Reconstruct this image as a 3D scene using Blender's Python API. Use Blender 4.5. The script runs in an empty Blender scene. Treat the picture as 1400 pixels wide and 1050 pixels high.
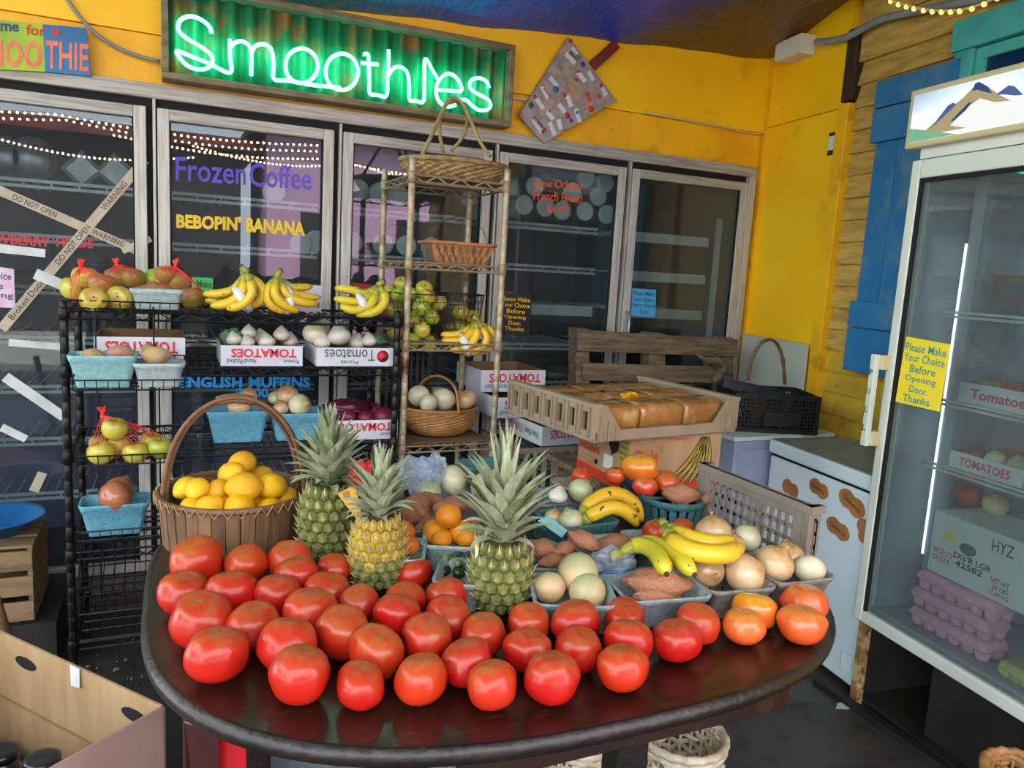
import bpy, bmesh, math, random
from mathutils import Vector, Matrix, noise
scn = bpy.context.scene
col = scn.collection
R = math.radians
PI = math.pi
rnd = random.Random(7)

# ------------------------------------------------------------------ camera, sky, sun, exposure
F_PX, PITCH, ROLL, YAW, CAM_Z = 1040.0, R(8.43), R(3.3), R(24.46), 1.45
CAM = Vector((0, 0, CAM_Z))
FWD = Vector((math.sin(YAW)*math.cos(PITCH), math.cos(YAW)*math.cos(PITCH), -math.sin(PITCH)))
_r = Vector((math.cos(YAW), -math.sin(YAW), 0))
_u = _r.cross(FWD)
RGT = _r*math.cos(ROLL) + _u*math.sin(ROLL)
UPV = -_r*math.sin(ROLL) + _u*math.cos(ROLL)
cam = bpy.data.cameras.new('camera')
cam.sensor_fit = 'HORIZONTAL'; cam.sensor_width = 36.0
cam.lens = F_PX/1400*36.0
cam.clip_start = 0.02
camo = bpy.data.objects.new('camera', cam); col.objects.link(camo)
m = Matrix((RGT, UPV, -FWD)).transposed().to_4x4(); m.translation = CAM
camo.matrix_world = m
scn.camera = camo

w = bpy.data.worlds.new('world'); scn.world = w; w.use_nodes = True
bg = w.node_tree.nodes['Background']
bg.inputs['Color'].default_value = (0.80, 0.89, 1.0, 1)
bg.inputs['Strength'].default_value = 1.8
sun = bpy.data.lights.new('sun', 'SUN'); sun.energy = 5.5; sun.angle = R(0.6); sun.color = (1, .95, .86)
suno = bpy.data.objects.new('sun', sun); col.objects.link(suno)
suno.rotation_euler = Vector((0.30, -0.62, -0.85)).to_track_quat('-Z', 'Y').to_euler()

scn.view_settings.view_transform = 'Standard'
scn.view_settings.look = 'None'
scn.view_settings.gamma = 1.0
scn.view_settings.use_curve_mapping = False
scn.view_settings.exposure = 1.95

# ------------------------------------------------------------------ photograph geometry -> place
def ray(x, y):
    return FWD + RGT*((x-700)/F_PX) - UPV*((y-525)/F_PX)
def WZ(x, y, z):
    d = ray(x, y); return CAM + d*((z-CAM_Z)/d.z)
def WY(x, y, Y):
    d = ray(x, y); return CAM + d*(Y/d.y)
def depth(p):
    return (Vector(p)-CAM).dot(FWD)
# right wall frame: local x runs towards the viewer, local y into the wall, z up
RW_A = R(-97.26)
RW = Matrix.Translation((2.888, 3.3, 0)) @ Matrix.Rotation(RW_A, 4, 'Z')
RWI = RW.inverted()
def RP(x, y, yl):
    "point of the right-wall frame, plane local y = yl, seen at a pixel (local coordinates)"
    o = RWI @ CAM; d = RWI.to_3x3() @ ray(x, y)
    return o + d*((yl-o.y)/d.y)

# ------------------------------------------------------------------ materials
MATS = {}
def lin(c):
    if isinstance(c, str):
        c = c.lstrip('#'); c = [int(c[i:i+2], 16)/255 for i in (0, 2, 4)]
        c = [x/12.92 if x <= .04045 else ((x+.055)/1.055)**2.4 for x in c]
    return (c[0], c[1], c[2], 1)
def pm(name, c1, c2=None, scale=6, rough=.6, bump=0, bscale=None, metal=0, coat=0, rand=0, stretch=(1, 1, 1),
       lo=.4, hi=.62, spec=.5, sss=0, detail=5, c3=None, s3=30, lo3=.62, hi3=.68, emit=None, es=0, trans=0, coatr=.1):
    mt = bpy.data.materials.new(name); mt.use_nodes = True
    nt = mt.node_tree; N = nt.nodes; L = nt.links
    b = N['Principled BSDF']
    b.inputs['Roughness'].default_value = rough
    b.inputs['Metallic'].default_value = metal
    b.inputs['Coat Weight'].default_value = coat
    b.inputs['Coat Roughness'].default_value = coatr
    b.inputs['Specular IOR Level'].default_value = spec
    b.inputs['Base Color'].default_value = lin(c1)
    if sss:
        b.inputs['Subsurface Weight'].default_value = sss
        b.inputs['Subsurface Radius'].default_value = (.02, .01, .005)
    if trans: b.inputs['Transmission Weight'].default_value = trans
    if emit:
        b.inputs['Emission Color'].default_value = lin(emit); b.inputs['Emission Strength'].default_value = es
    tc = N.new('ShaderNodeTexCoord'); mp = N.new('ShaderNodeMapping')
    mp.inputs['Scale'].default_value = stretch
    L.new(tc.outputs['Object'], mp.inputs['Vector'])
    oi = N.new('ShaderNodeObjectInfo')
    add = N.new('ShaderNodeVectorMath'); add.operation = 'ADD'
    mul = N.new('ShaderNodeMath'); mul.operation = 'MULTIPLY'; mul.inputs[1].default_value = 37.0
    L.new(oi.outputs['Random'], mul.inputs[0])
    L.new(mp.outputs[0], add.inputs[0]); L.new(mul.outputs[0], add.inputs[1])
    out = None
    if c2 is not None:
        n = N.new('ShaderNodeTexNoise'); n.inputs['Scale'].default_value = scale; n.inputs['Detail'].default_value = detail
        L.new(add.outputs[0], n.inputs['Vector'])
        r = N.new('ShaderNodeValToRGB')
        r.color_ramp.elements[0].position = lo; r.color_ramp.elements[0].color = lin(c1)
        r.color_ramp.elements[1].position = hi; r.color_ramp.elements[1].color = lin(c2)
        L.new(n.outputs['Fac'], r.inputs['Fac']); out = r.outputs['Color']
        if c3 is not None:
            n3 = N.new('ShaderNodeTexNoise'); n3.inputs['Scale'].default_value = s3; n3.inputs['Detail'].default_value = 3
            L.new(add.outputs[0], n3.inputs['Vector'])
            mr = N.new('ShaderNodeMapRange'); mr.inputs['From Min'].default_value = lo3; mr.inputs['From Max'].default_value = hi3
            L.new(n3.outputs['Fac'], mr.inputs['Value'])
            mx = N.new('ShaderNodeMix'); mx.data_type = 'RGBA'
            L.new(mr.outputs[0], mx.inputs[0]); L.new(out, mx.inputs[6]); mx.inputs[7].default_value = lin(c3)
            out = mx.outputs[2]
    if rand:
        hs = N.new('ShaderNodeHueSaturation')
        mr2 = N.new('ShaderNodeMapRange'); mr2.inputs['To Min'].default_value = 1-rand; mr2.inputs['To Max'].default_value = 1+rand*.6
        L.new(oi.outputs['Random'], mr2.inputs['Value']); L.new(mr2.outputs[0], hs.inputs['Value'])
        if out is not None: L.new(out, hs.inputs['Color'])
        else: hs.inputs['Color'].default_value = lin(c1)
        out = hs.outputs['Color']
    if out is not None: L.new(out, b.inputs['Base Color'])
    if bump:
        n2 = N.new('ShaderNodeTexNoise'); n2.inputs['Scale'].default_value = bscale or scale*3; n2.inputs['Detail'].default_value = 4
        L.new(add.outputs[0], n2.inputs['Vector'])
        bp = N.new('ShaderNodeBump'); bp.inputs['Strength'].default_value = bump; bp.inputs['Distance'].default_value = .01
        L.new(n2.outputs['Fac'], bp.inputs['Height']); L.new(bp.outputs['Normal'], b.inputs['Normal'])
    MATS[name] = mt
    return mt
def glassmat(name, tint, ior=1.5, rough=0.0, haze=0.0, hazec='#ffffff'):
    mt = bpy.data.materials.new(name); mt.use_nodes = True
    nt = mt.node_tree; N = nt.nodes; L = nt.links
    N.remove(N['Principled BSDF'])
    o = N['Material Output']
    t = N.new('ShaderNodeBsdfTransparent'); t.inputs['Color'].default_value = lin(tint)
    g = N.new('ShaderNodeBsdfGlossy'); g.inputs['Roughness'].default_value = rough
    f = N.new('ShaderNodeFresnel'); f.inputs['IOR'].default_value = ior
    ge = N.new('ShaderNodeNewGeometry'); mi = N.new('ShaderNodeMapRange')      # same reflectance on both faces of a pane
    mi.inputs['To Min'].default_value = ior; mi.inputs['To Max'].default_value = 1/ior
    L.new(ge.outputs['Backfacing'], mi.inputs['Value']); L.new(mi.outputs[0], f.inputs['IOR'])
    mx = N.new('ShaderNodeMixShader')
    L.new(f.outputs[0], mx.inputs[0]); L.new(t.outputs[0], mx.inputs[1]); L.new(g.outputs[0], mx.inputs[2])
    last = mx
    if haze:
        d = N.new('ShaderNodeBsdfDiffuse'); d.inputs['Color'].default_value = lin(hazec)
        m2 = N.new('ShaderNodeMixShader'); m2.inputs[0].default_value = haze
        L.new(mx.outputs[0], m2.inputs[1]); L.new(d.outputs[0], m2.inputs[2]); last = m2
    L.new(last.outputs[0], o.inputs['Surface'])
    MATS[name] = mt
    return mt
def emitmat(name, c, s):
    mt = bpy.data.materials.new(name); mt.use_nodes = True
    nt = mt.node_tree; N = nt.nodes
    N.remove(N['Principled BSDF'])
    e = N.new('ShaderNodeEmission'); e.inputs['Color'].default_value = lin(c); e.inputs['Strength'].default_value = s
    nt.links.new(e.outputs[0], N['Material Output'].inputs['Surface'])
    MATS[name] = mt
    return mt

# ------------------------------------------------------------------ objects, tags, mesh builder
def tag(o, label=None, cat=None, group=None, kind=None):
    if label: o['label'] = label
    if cat: o['category'] = cat
    if group: o['group'] = group
    if kind: o['kind'] = kind
    return o
def thing(name, label, cat, loc=(0, 0, 0), rotz=0, group=None):
    o = bpy.data.objects.new(name, None); col.objects.link(o)
    o.empty_display_size = .05
    o.location = loc; o.rotation_euler = (0, 0, rotz)
    return tag(o, label, cat, group)
def wm(o):
    m = o.matrix_basis.copy()
    while o.parent is not None:
        o = o.parent; m = o.matrix_basis @ m
    return m
def mats(mm):
    if not isinstance(mm, (list, tuple)): mm = [mm]
    return [MATS[x] if isinstance(x, str) else x for x in mm]
class MB:
    def __init__(s): s.v = []; s.f = []; s.m = []; s.s = []; s.mi = 0; s.sm = False
    def add(s, vs, fs, sm=None):
        b = len(s.v); s.v += [Vector(v) for v in vs]
        for f in fs:
            s.f.append([b+i for i in f]); s.m.append(s.mi); s.s.append(s.sm if sm is None else sm)
        return s
    def box(s, lo, hi, M=None):
        x0, y0, z0 = lo; x1, y1, z1 = hi
        vs = [Vector(p) for p in ((x0,y0,z0),(x1,y0,z0),(x1,y1,z0),(x0,y1,z0),(x0,y0,z1),(x1,y0,z1),(x1,y1,z1),(x0,y1,z1))]
        if M is not None: vs = [M @ v for v in vs]
        return s.add(vs, [(3,2,1,0),(4,5,6,7),(0,1,5,4),(1,2,6,5),(2,3,7,6),(3,0,4,7)], False)
    def bar(s, a, b, w, h, up=(0, 0, 1)):
        "box from a to b: w across, h along up"
        a = Vector(a); b = Vector(b); d = (b-a); L = d.length; d.normalize()
        up = Vector(up); sd = d.cross(up)
        if sd.length < 1e-5: sd = d.cross(Vector((0, 1, 0)))
        sd.normalize(); up = sd.cross(d)
        M = Matrix((d, sd, up)).transposed().to_4x4(); M.translation = a
        return s.box((0, -w/2, -h/2), (L, w/2, h/2), M)
    def tube(s, pts, r, n=8, closed=False, caps=True, flat=1.0):
        pts = [Vector(p) for p in pts]; k = len(pts)
        rs = r if isinstance(r, (list, tuple)) else [r]*k
        T = []
        for i in range(k):
            if closed: t = pts[(i+1) % k]-pts[i-1]
            else: t = pts[min(i+1, k-1)]-pts[max(i-1, 0)]
            T.append(t.normalized() if t.length > 1e-9 else Vector((0, 0, 1)))
        u = T[0].orthogonal().normalized()
        vs = []
        for i in range(k):
            u = (u - T[i]*u.dot(T[i]))
            if u.length < 1e-6: u = T[i].orthogonal()
            u.normalize(); w_ = T[i].cross(u)
            for j in range(n):
                a = 2*PI*j/n
                vs.append(pts[i] + (u*math.cos(a)+w_*math.sin(a)*flat)*rs[i])
        fs = []
        for i in range(k if closed else k-1):
            for j in range(n):
                a = i*n+j; b = i*n+(j+1) % n; c = ((i+1) % k)*n+(j+1) % n; d = ((i+1) % k)*n+j
                fs.append((a, b, c, d))
        if caps and not closed:
            fs.append(tuple(range(n))[::-1]); fs.append(tuple(range((k-1)*n, k*n)))
        return s.add(vs, fs, n > 5)
    def lathe(s, prof, n=24, M=None, sm=True, sx=1, sy=1):
        vs = []; fs = []; k = len(prof)
        for (r, z) in prof:
            for j in range(n):
                a = 2*PI*j/n; vs.append(Vector((r*math.cos(a)*sx, r*math.sin(a)*sy, z)))
        for i in range(k-1):
            for j in range(n):
                fs.append((i*n+j, i*n+(j+1) % n, (i+1)*n+(j+1) % n, (i+1)*n+j))
        if prof[0][0] > 1e-6: fs.append(tuple(range(n))[::-1])
        if prof[-1][0] > 1e-6: fs.append(tuple(range((k-1)*n, k*n)))
        if M is not None: vs = [M @ v for v in vs]
        return s.add(vs, fs, sm)
    def loops(s, loops, sm=False, cap0=True, cap1=True):
        "skin a list of equal-length closed loops"
        n = len(loops[0]); vs = [v for l in loops for v in l]; fs = []
        for i in range(len(loops)-1):
            for j in range(n):
                fs.append((i*n+j, i*n+(j+1) % n, (i+1)*n+(j+1) % n, (i+1)*n+j))
        if cap0: fs.append(tuple(range(n))[::-1])
        if cap1: fs.append(tuple(range((len(loops)-1)*n, len(loops)*n)))
        return s.add(vs, fs, sm)
    def prism(s, poly, t0, t1, M=None):
        "poly in local xy, extruded along local z"
        a = [Vector((p[0], p[1], t0)) for p in poly]; b = [Vector((p[0], p[1], t1)) for p in poly]
        if M is not None: a = [M @ v for v in a]; b = [M @ v for v in b]
        return s.loops([a, b])
    def slab(s, pts, d):
        "polygon of 3D points given thickness along vector d"
        a = [Vector(p) for p in pts]; b = [p+Vector(d) for p in a]
        return s.loops([a, b])
    def sphere(s, c, r, n=8, k=6, sx=1, sy=1, sz=1):
        c = Vector(c)
        prof = [(r*math.sin(PI*i/k), -r*math.cos(PI*i/k)*sz) for i in range(k+1)]
        prof[0] = (0, prof[0][1]); prof[-1] = (0, prof[-1][1])
        return s.lathe([(max(a, 1e-5), b) for a, b in prof], n, Matrix.Translation(c), True, sx, sy)
    def xf(s, M):
        s.v = [M @ v for v in s.v]; return s
    def mesh(s, name, mm):
        me = bpy.data.meshes.new(name)
        me.from_pydata([tuple(v) for v in s.v], [], s.f)
        for x in mats(mm): me.materials.append(x)
        me.polygons.foreach_set('material_index', s.m)
        me.polygons.foreach_set('use_smooth', s.s)
        me.update()
        bm = bmesh.new(); bm.from_mesh(me); bmesh.ops.recalc_face_normals(bm, faces=bm.faces); bm.to_mesh(me); bm.free()
        return me
    def part(s, name, mm, parent, bev=0, world=True):
        "world: vertices are world coordinates; otherwise local to the parent"
        if world:
            I = wm(parent).inverted(); s.v = [I @ v for v in s.v]
        o = bpy.data.objects.new(name, s.mesh(name, mm)); col.objects.link(o)
        o.parent = parent
        if bev: bevel(o, bev)
        return o
    def top(s, name, mm, label=None, cat=None, group=None, kind=None, bev=0, origin=None):
        xs = [v.x for v in s.v]; ys = [v.y for v in s.v]; zs = [v.z for v in s.v]
        c = Vector(origin) if origin is not None else Vector(((min(xs)+max(xs))/2, (min(ys)+max(ys))/2, min(zs)))
        s.v = [v-c for v in s.v]
        o = bpy.data.objects.new(name, s.mesh(name, mm)); col.objects.link(o); o.location = c
        if bev: bevel(o, bev)
        return tag(o, label, cat, group, kind)
def bevel(o, w_, seg=2):
    b = o.modifiers.new('bevel', 'BEVEL'); b.width = w_; b.segments = seg; b.limit_method = 'ANGLE'
def inst(name, me, parent=None, M=None):
    o = bpy.data.objects.new(name, me); col.objects.link(o)
    if parent is not None: o.parent = parent
    if M is not None: o.matrix_basis = M
    return o
def copy_tree(o, parent=None):
    c = o.copy(); col.objects.link(c); c.parent = parent
    for ch in list(o.children): copy_tree(ch, c)
    return c
ORD = ['first', 'second', 'third', 'fourth', 'fifth', 'sixth', 'seventh', 'eighth', 'ninth', 'tenth', 'eleventh', 'twelfth']
def ordn(i, n):
    if i == 0: return 'leftmost'
    if i == n-1: return 'rightmost'
    return ORD[i] + ' from the left'
def spline(pts, k=6):
    pts = [Vector(p) for p in pts]; out = []
    for i in range(len(pts)-1):
        p0 = pts[max(i-1, 0)]; p1 = pts[i]; p2 = pts[i+1]; p3 = pts[min(i+2, len(pts)-1)]
        for j in range(k):
            t = j/k
            out.append(.5*((2*p1)+(p2-p0)*t+(2*p0-5*p1+4*p2-p3)*t*t+(3*p1-p0-3*p2+p3)*t**3))
    out.append(pts[-1])
    return out
# lettering --------------------------------------------------------
_T = {}
def text_geo(txt, bold=0.0, shear=0.0):
    k = (txt, bold, shear)
    if k not in _T:
        cu = bpy.data.curves.new('txt', 'FONT'); cu.body = txt; cu.offset = bold; cu.resolution_u = 2; cu.shear = shear
        ob = bpy.data.objects.new('txt', cu)
        col.objects.link(ob)
        dg = bpy.context.evaluated_depsgraph_get()
        me = bpy.data.meshes.new_from_object(ob.evaluated_get(dg))
        vs = [v.co.copy() for v in me.vertices]; fs = [tuple(p.vertices) for p in me.polygons]
        bpy.data.objects.remove(ob); bpy.data.curves.remove(cu); bpy.data.meshes.remove(me)
        x0 = min(v.x for v in vs); x1 = max(v.x for v in vs); y0 = min(v.y for v in vs); y1 = max(v.y for v in vs)
        _T[k] = ([((v.x-x0)/(x1-x0), (v.y-y0)/(y1-y0)) for v in vs], fs)
    return _T[k]
def text_add(mb, txt, p00, p10, p01, bold=0.0, off=.0015, shear=0.0):
    p00 = Vector(p00); ux = Vector(p10)-p00; uy = Vector(p01)-p00
    n = ux.cross(uy).normalized()
    if n.dot(CAM-p00) < 0: n = -n
    uv, fs = text_geo(txt, bold, shear)
    mb.add([p00+ux*a+uy*b+n*off for a, b in uv], fs, False)
    return mb
# ------------------------------------------------------------------ material library
pm('floor', '#33302c', '#4c4844', 3, .55, .25, 40, lo=.3, hi=.75, c3='#26231f', s3=9, lo3=.55, hi3=.7)
pm('street', '#8f8a82', '#a8a39a', 2, .85, .2, 30)
pm('yellow', '#ffcc14', '#fac00c', 2.2, .45, .12, 30, c3='#d99a12', s3=5, lo3=.62, hi3=.9)
pm('yellow_old', '#f8bc12', '#e8a810', 3, .5, .2, 35, c3='#a87614', s3=7, lo3=.58, hi3=.8)
pm('clap', '#cfaa55', '#b48d44', 7, .75, .5, 50, stretch=(1, 1, 5), c3='#7a5f38', s3=16, lo3=.62, hi3=.82)
pm('clap_yellow', '#d2ab2c', '#b98d2a', 7, .7, .5, 50, c3='#6b5a20', s3=14, lo3=.62, hi3=.78)
pm('dark_wood', '#3a2415', '#22140b', 6, .6, .3, 40, stretch=(6, 6, 1))
pm('blue_paint', '#1f6ea5', '#2a78ab', 4, .6, .3, 60, c3='#5f8299', s3=9, lo3=.5, hi3=.75)
pm('teal_paint', '#4fb3ab', '#3f9f9a', 6, .6, .2, 40)
pm('alu', '#c2c0b6', '#a5a298', 9, .45, .1, 70, metal=.12, stretch=(12, 12, .6))
pm('alu_h', '#b2afa5', '#938f85', 9, .45, .1, 70, metal=.12, stretch=(.6, 12, 12))
pm('alu_dark', '#7f786d', '#5f584e', 9, .5, .1, 70, metal=.6)
pm('gap', '#0b0b0c', None, rough=.8)
pm('cooler_in', '#2b3442', '#232a36', 2, .6)
pm('cooler_teal', '#3b5358', '#31464b', 2, .6)
pm('cooler_purple', '#3e3a60', '#34314f', 2, .6)
pm('white_rail', '#c9ccca', '#b4b7b4', 10, .5)
glassmat('cooler_glass', '#dfe8ea', 1.55, haze=.012)
glassmat('fridge_glass', '#dde6e6', 1.55, haze=.035)
glassmat('window_glass', '#ccd8dc', 1.6)
glassmat('clear_plastic', '#e6ecee', 1.45, .12, .18, '#c8d0d6')
glassmat('wrap', '#f6efe2', 1.5, .06)
glassmat('bag_plastic', '#f0f4fc', 1.5, .15, .20, '#dfe8f8')
glassmat('bag_green', '#cfe8d8', 1.4, .25, .5, '#7fae93')
# neon, signs
emitmat('neon', '#4dffe0', 3.2)
pm('green_iron', '#1d8a55', '#2a7a50', 5, .45, .2, 40, c3='#9a7440', s3=8, lo3=.5, hi3=.66)
pm('old_frame', '#85765a', '#6a5b3f', 9, .7, .3, 60, stretch=(1, 1, 4), c3='#8b7a58', s3=14, lo3=.6, hi3=.75)
pm('lime_paint', '#a9bf2c', '#8fae3a', 6, .6, .15)
pm('sign_blue', '#2f74a8', '#25618f', 6, .6, .15)
pm('ink_red', '#c8331f', None, rough=.6); pm('ink_salmon', '#e8805f', '#d96c50', 20, .6)
pm('ink_navy', '#27406e', None, rough=.6); pm('ink_black', '#17181a', None, rough=.6)
pm('ink_purple', '#4d34b0', '#5b42bd', 9, .5); pm('ink_yellow', '#e6c21a', '#d9b012', 9, .5)
pm('ink_orange', '#d8582c', None, rough=.55); pm('ink_blue', '#35b4ff', '#2aa6f2', 9, .5)
pm('ink_tomred', '#d22f3a', None, rough=.6); pm('ink_green', '#1f5a35', None, rough=.6)
pm('ink_teal', '#2d8f8c', None, rough=.6); pm('ink_red2', '#b3202a', None, rough=.5)
pm('paper_yellow', '#f0d52c', '#ead02a', 5, .6); pm('paper_black', '#15181c', None, rough=.45)
pm('paper_blue', '#4aa3d6', None, rough=.6); pm('paper_green', '#4cc263', None, rough=.6)
pm('paper_red', '#a83232', None, rough=.6); pm('paper_pink', '#cfc4d4', '#d9a9b9', 45, .6)
pm('tape', '#b9ab93', '#a89a84', 14, .6); pm('tape_white', '#cfcfcc', '#bdbdb8', 14, .6)
pm('kite', '#a59a90', '#8b8078', 22, .6, .3, 60)
pm('white_paint', '#d9dbd6', '#cfd2cc', 4, .5); pm('red_wood', '#7d2a22', '#672019', 9, .6)
# market things
pm('table', '#1d0e0a', '#28140d', 5, .30, .14, 70, stretch=(1, 5, 1), c3='#4a2a1c', s3=22, lo3=.58, hi3=.8, coat=.28, coatr=.10)
pm('table_edge', '#120c09', '#1f130e', 12, .42, .25, 60, coat=.08)
pm('red_gloss', '#b3161b', '#96121a', 5, .3, coat=.3); pm('maroon', '#36080d', '#29060a', 5, .35, coat=.3)
pm('black_wire', '#131214', '#1f1d1f', 20, .4, metal=.5)
pm('black_post', '#1a191b', '#2c2a2b', 30, .35, metal=.6)
pm('beige_wire', '#a08f72', '#8a7858', 25, .5, .2, 60, metal=.35)
pm('beige_post', '#a8997d', '#b7a98c', 12, .5, .2, 60, metal=.3, c3='#6a4526', s3=9, lo3=.52, hi3=.66)
pm('pulp_teal', '#8dbdbd', '#80b0b1', 60, .9, .4, 120, rand=.12)
pm('pulp_blue', '#66a6bb', '#5a9ab0', 60, .9, .4, 120, rand=.1)
pm('pulp_grey', '#8e9a9a', '#7d8889', 60, .9, .4, 120, rand=.12)
pm('pulp_brown', '#8d857b', '#7b746b', 60, .9, .4, 120, rand=.1)
pm('pulp_dark', '#3f6c70', '#355e62', 60, .9, .4, 120, rand=.12)
pm('pulp_pale', '#b4c4c1', '#a4b5b2', 60, .9, .4, 120, rand=.06)
pm('card_white', '#d5d6dc', '#c8c9d0', 8, .7); pm('kraft', '#a27e56', '#93714c', 9, .85, .2, 80)
pm('kraft_box', '#a5835c', '#b3916a', 3, .85, .2, 90, stretch=(6, 6, 1)); pm('kraft_in', '#8b6b49', '#7a5d3f', 6, .9)
pm('kraft_pink', '#a38479', '#93766c', 3, .85, .2, 90)
pm('crate_taupe', '#9a8870', '#8c7a60', 7, .55, .1); pm('crate_grey', '#857a70', '#756b62', 7, .55, .1)
pm('crate_black', '#101215', '#181a1e', 9, .45)
pm('pallet', '#7d6a52', '#5e4d3a', 6, .85, .5, 45, stretch=(1, 8, 8), c3='#3c3025', s3=20, lo3=.6, hi3=.75)
pm('box_wood', '#8a6f4e', '#6f5638', 6, .8, .4, 45, stretch=(1, 6, 6))
pm('wicker', '#b07f47', '#94663a', 25, .65, .4, 60, rand=.06); pm('wicker_white', '#c9bda6', '#a9987c', 25, .7, .4, 60)
pm('seagrass', '#a48a5c', '#7f6740', 30, .75, .5, 70); pm('reed', '#a88a58', '#8c7044', 12, .6, .2)
pm('splint', '#b87a48', '#a3673a', 12, .65, .3, 50); pm('bark', '#7d5a3c', '#5f432c', 9, .7, .4, 40, stretch=(3, 3, .5), rand=.2)
pm('bark_handle', '#7a5638', '#5c3f28', 12, .6, .3, 50)
pm('freezer_white', '#e4eff2', '#d8e8ee', 2, .35, coat=.2); pm('freezer_top', '#8f9688', '#7b8276', 5, .5, .2, c3='#a7ada0', s3=12)
pm('fridge_white', '#d3d6c9', '#c6cabc', 3, .4); pm('fridge_in', '#9aa4ab', '#8b959c', 3, .5)
pm('rust', '#c2a878', '#8a6132', 18, .8, .4, c3='#5f3d1d', s3=30, lo3=.58, hi3=.66); pm('peanut', '#b87a48', '#a06838', 12, .6)
pm('dark_metal', '#22211f', '#2f2d2a', 8, .6, metal=.3)
pm('steel', '#a9aaa8', '#8f908e', 12, .4, metal=.8)
pm('grey_pvc', '#8d9096', '#7d8087', 6, .5); pm('wire_white', '#c9b98d', None, rough=.6)
pm('shaded_white', '#a9aec8', '#9a9fbd', 3, .5)  # white cabinet panels with their bluish shadow put into the colour
pm('egg_pink', '#e8a3b3', '#dc95a6', 40, .8, .2, 90); pm('egg_yellow', '#c9c06a', '#b8af5c', 40, .8)
pm('blue_plastic', '#0f5f9c', '#0c5288', 4, .35)
pm('dark_junk', '#14181f', '#232a35', 6, .3, coat=.4)
pm('net_red', '#d8332a', None, rough=.5); pm('net_tie', '#e83a30', None, rough=.4)
pm('board_white', '#c2c6b8', '#a8b0a0', 1.5, .5)
pm('purple_bag', '#3a1020', '#5a1a30', 14, .35, .4, 25, coat=.3)
emitmat('led', '#eaf4ff', .9)
emitmat('bulb', '#ff9a3a', 1.6)
emitmat('bulb_small', '#ffd09a', 14.0)
# produce
def gradient_mat(name, stops, rough=.35, coat=.3, axis='Z', lo=-1, hi=1, nscale=3, namt=.35, spots=None, sscale=40, slo=.64, shi=.7, rand=.12, bump=0, bscale=60, sss=0, hue=0):
    mt = pm(name, stops[0][1], rough=rough, coat=coat, sss=sss)
    nt = mt.node_tree; N = nt.nodes; L = nt.links; b = N['Principled BSDF']
    tc = N.new('ShaderNodeTexCoord'); sp = N.new('ShaderNodeSeparateXYZ'); L.new(tc.outputs['Object'], sp.inputs[0])
    oi = N.new('ShaderNodeObjectInfo'); mu = N.new('ShaderNodeMath'); mu.operation = 'MULTIPLY'; mu.inputs[1].default_value = 51.0
    L.new(oi.outputs['Random'], mu.inputs[0])
    ad = N.new('ShaderNodeVectorMath'); ad.operation = 'ADD'; L.new(tc.outputs['Object'], ad.inputs[0]); L.new(mu.outputs[0], ad.inputs[1])
    n = N.new('ShaderNodeTexNoise'); n.inputs['Scale'].default_value = nscale; n.inputs['Detail'].default_value = 4
    L.new(ad.outputs[0], n.inputs['Vector'])
    mr = N.new('ShaderNodeMapRange'); mr.inputs['From Min'].default_value = lo; mr.inputs['From Max'].default_value = hi
    L.new(sp.outputs[axis], mr.inputs['Value'])
    ma = N.new('ShaderNodeMath'); ma.operation = 'MULTIPLY_ADD'; ma.inputs[1].default_value = namt*2; ma.inputs[2].default_value = -namt
    L.new(n.outputs['Fac'], ma.inputs[0])
    a2 = N.new('ShaderNodeMath'); a2.operation = 'ADD'; L.new(mr.outputs[0], a2.inputs[0]); L.new(ma.outputs[0], a2.inputs[1])
    r = N.new('ShaderNodeValToRGB'); el = r.color_ramp.elements
    el[0].position = stops[0][0]; el[0].color = lin(stops[0][1]); el[1].position = stops[-1][0]; el[1].color = lin(stops[-1][1])
    for p, c in stops[1:-1]:
        e = el.new(p); e.color = lin(c)
    L.new(a2.outputs[0], r.inputs['Fac']); out = r.outputs['Color']
    if spots:
        n3 = N.new('ShaderNodeTexNoise'); n3.inputs['Scale'].default_value = sscale; n3.inputs['Detail'].default_value = 2
        L.new(ad.outputs[0], n3.inputs['Vector'])
        m3 = N.new('ShaderNodeMapRange'); m3.inputs['From Min'].default_value = slo; m3.inputs['From Max'].default_value = shi
        L.new(n3.outputs['Fac'], m3.inputs['Value'])
        mx = N.new('ShaderNodeMix'); mx.data_type = 'RGBA'; L.new(m3.outputs[0], mx.inputs[0]); L.new(out, mx.inputs[6])
        mx.inputs[7].default_value = lin(spots); out = mx.outputs[2]
    hs = N.new('ShaderNodeHueSaturation'); m4 = N.new('ShaderNodeMapRange'); m4.inputs['To Min'].default_value = 1-rand; m4.inputs['To Max'].default_value = 1+rand*.6
    L.new(oi.outputs['Random'], m4.inputs['Value']); L.new(m4.outputs[0], hs.inputs['Value']); L.new(out, hs.inputs['Color'])
    if hue:
        m5 = N.new('ShaderNodeMapRange'); m5.inputs['To Min'].default_value = .5-hue; m5.inputs['To Max'].default_value = .5+hue
        L.new(oi.outputs['Random'], m5.inputs['Value']); L.new(m5.outputs[0], hs.inputs['Hue'])
    L.new(hs.outputs['Color'], b.inputs['Base Color'])
    if bump:
        n2 = N.new('ShaderNodeTexNoise'); n2.inputs['Scale'].default_value = bscale; L.new(ad.outputs[0], n2.inputs['Vector'])
        bp = N.new('ShaderNodeBump'); bp.inputs['Strength'].default_value = bump; bp.inputs['Distance'].default_value = .05
        L.new(n2.outputs['Fac'], bp.inputs['Height']); L.new(bp.outputs['Normal'], b.inputs['Normal'])
    return mt
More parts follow.
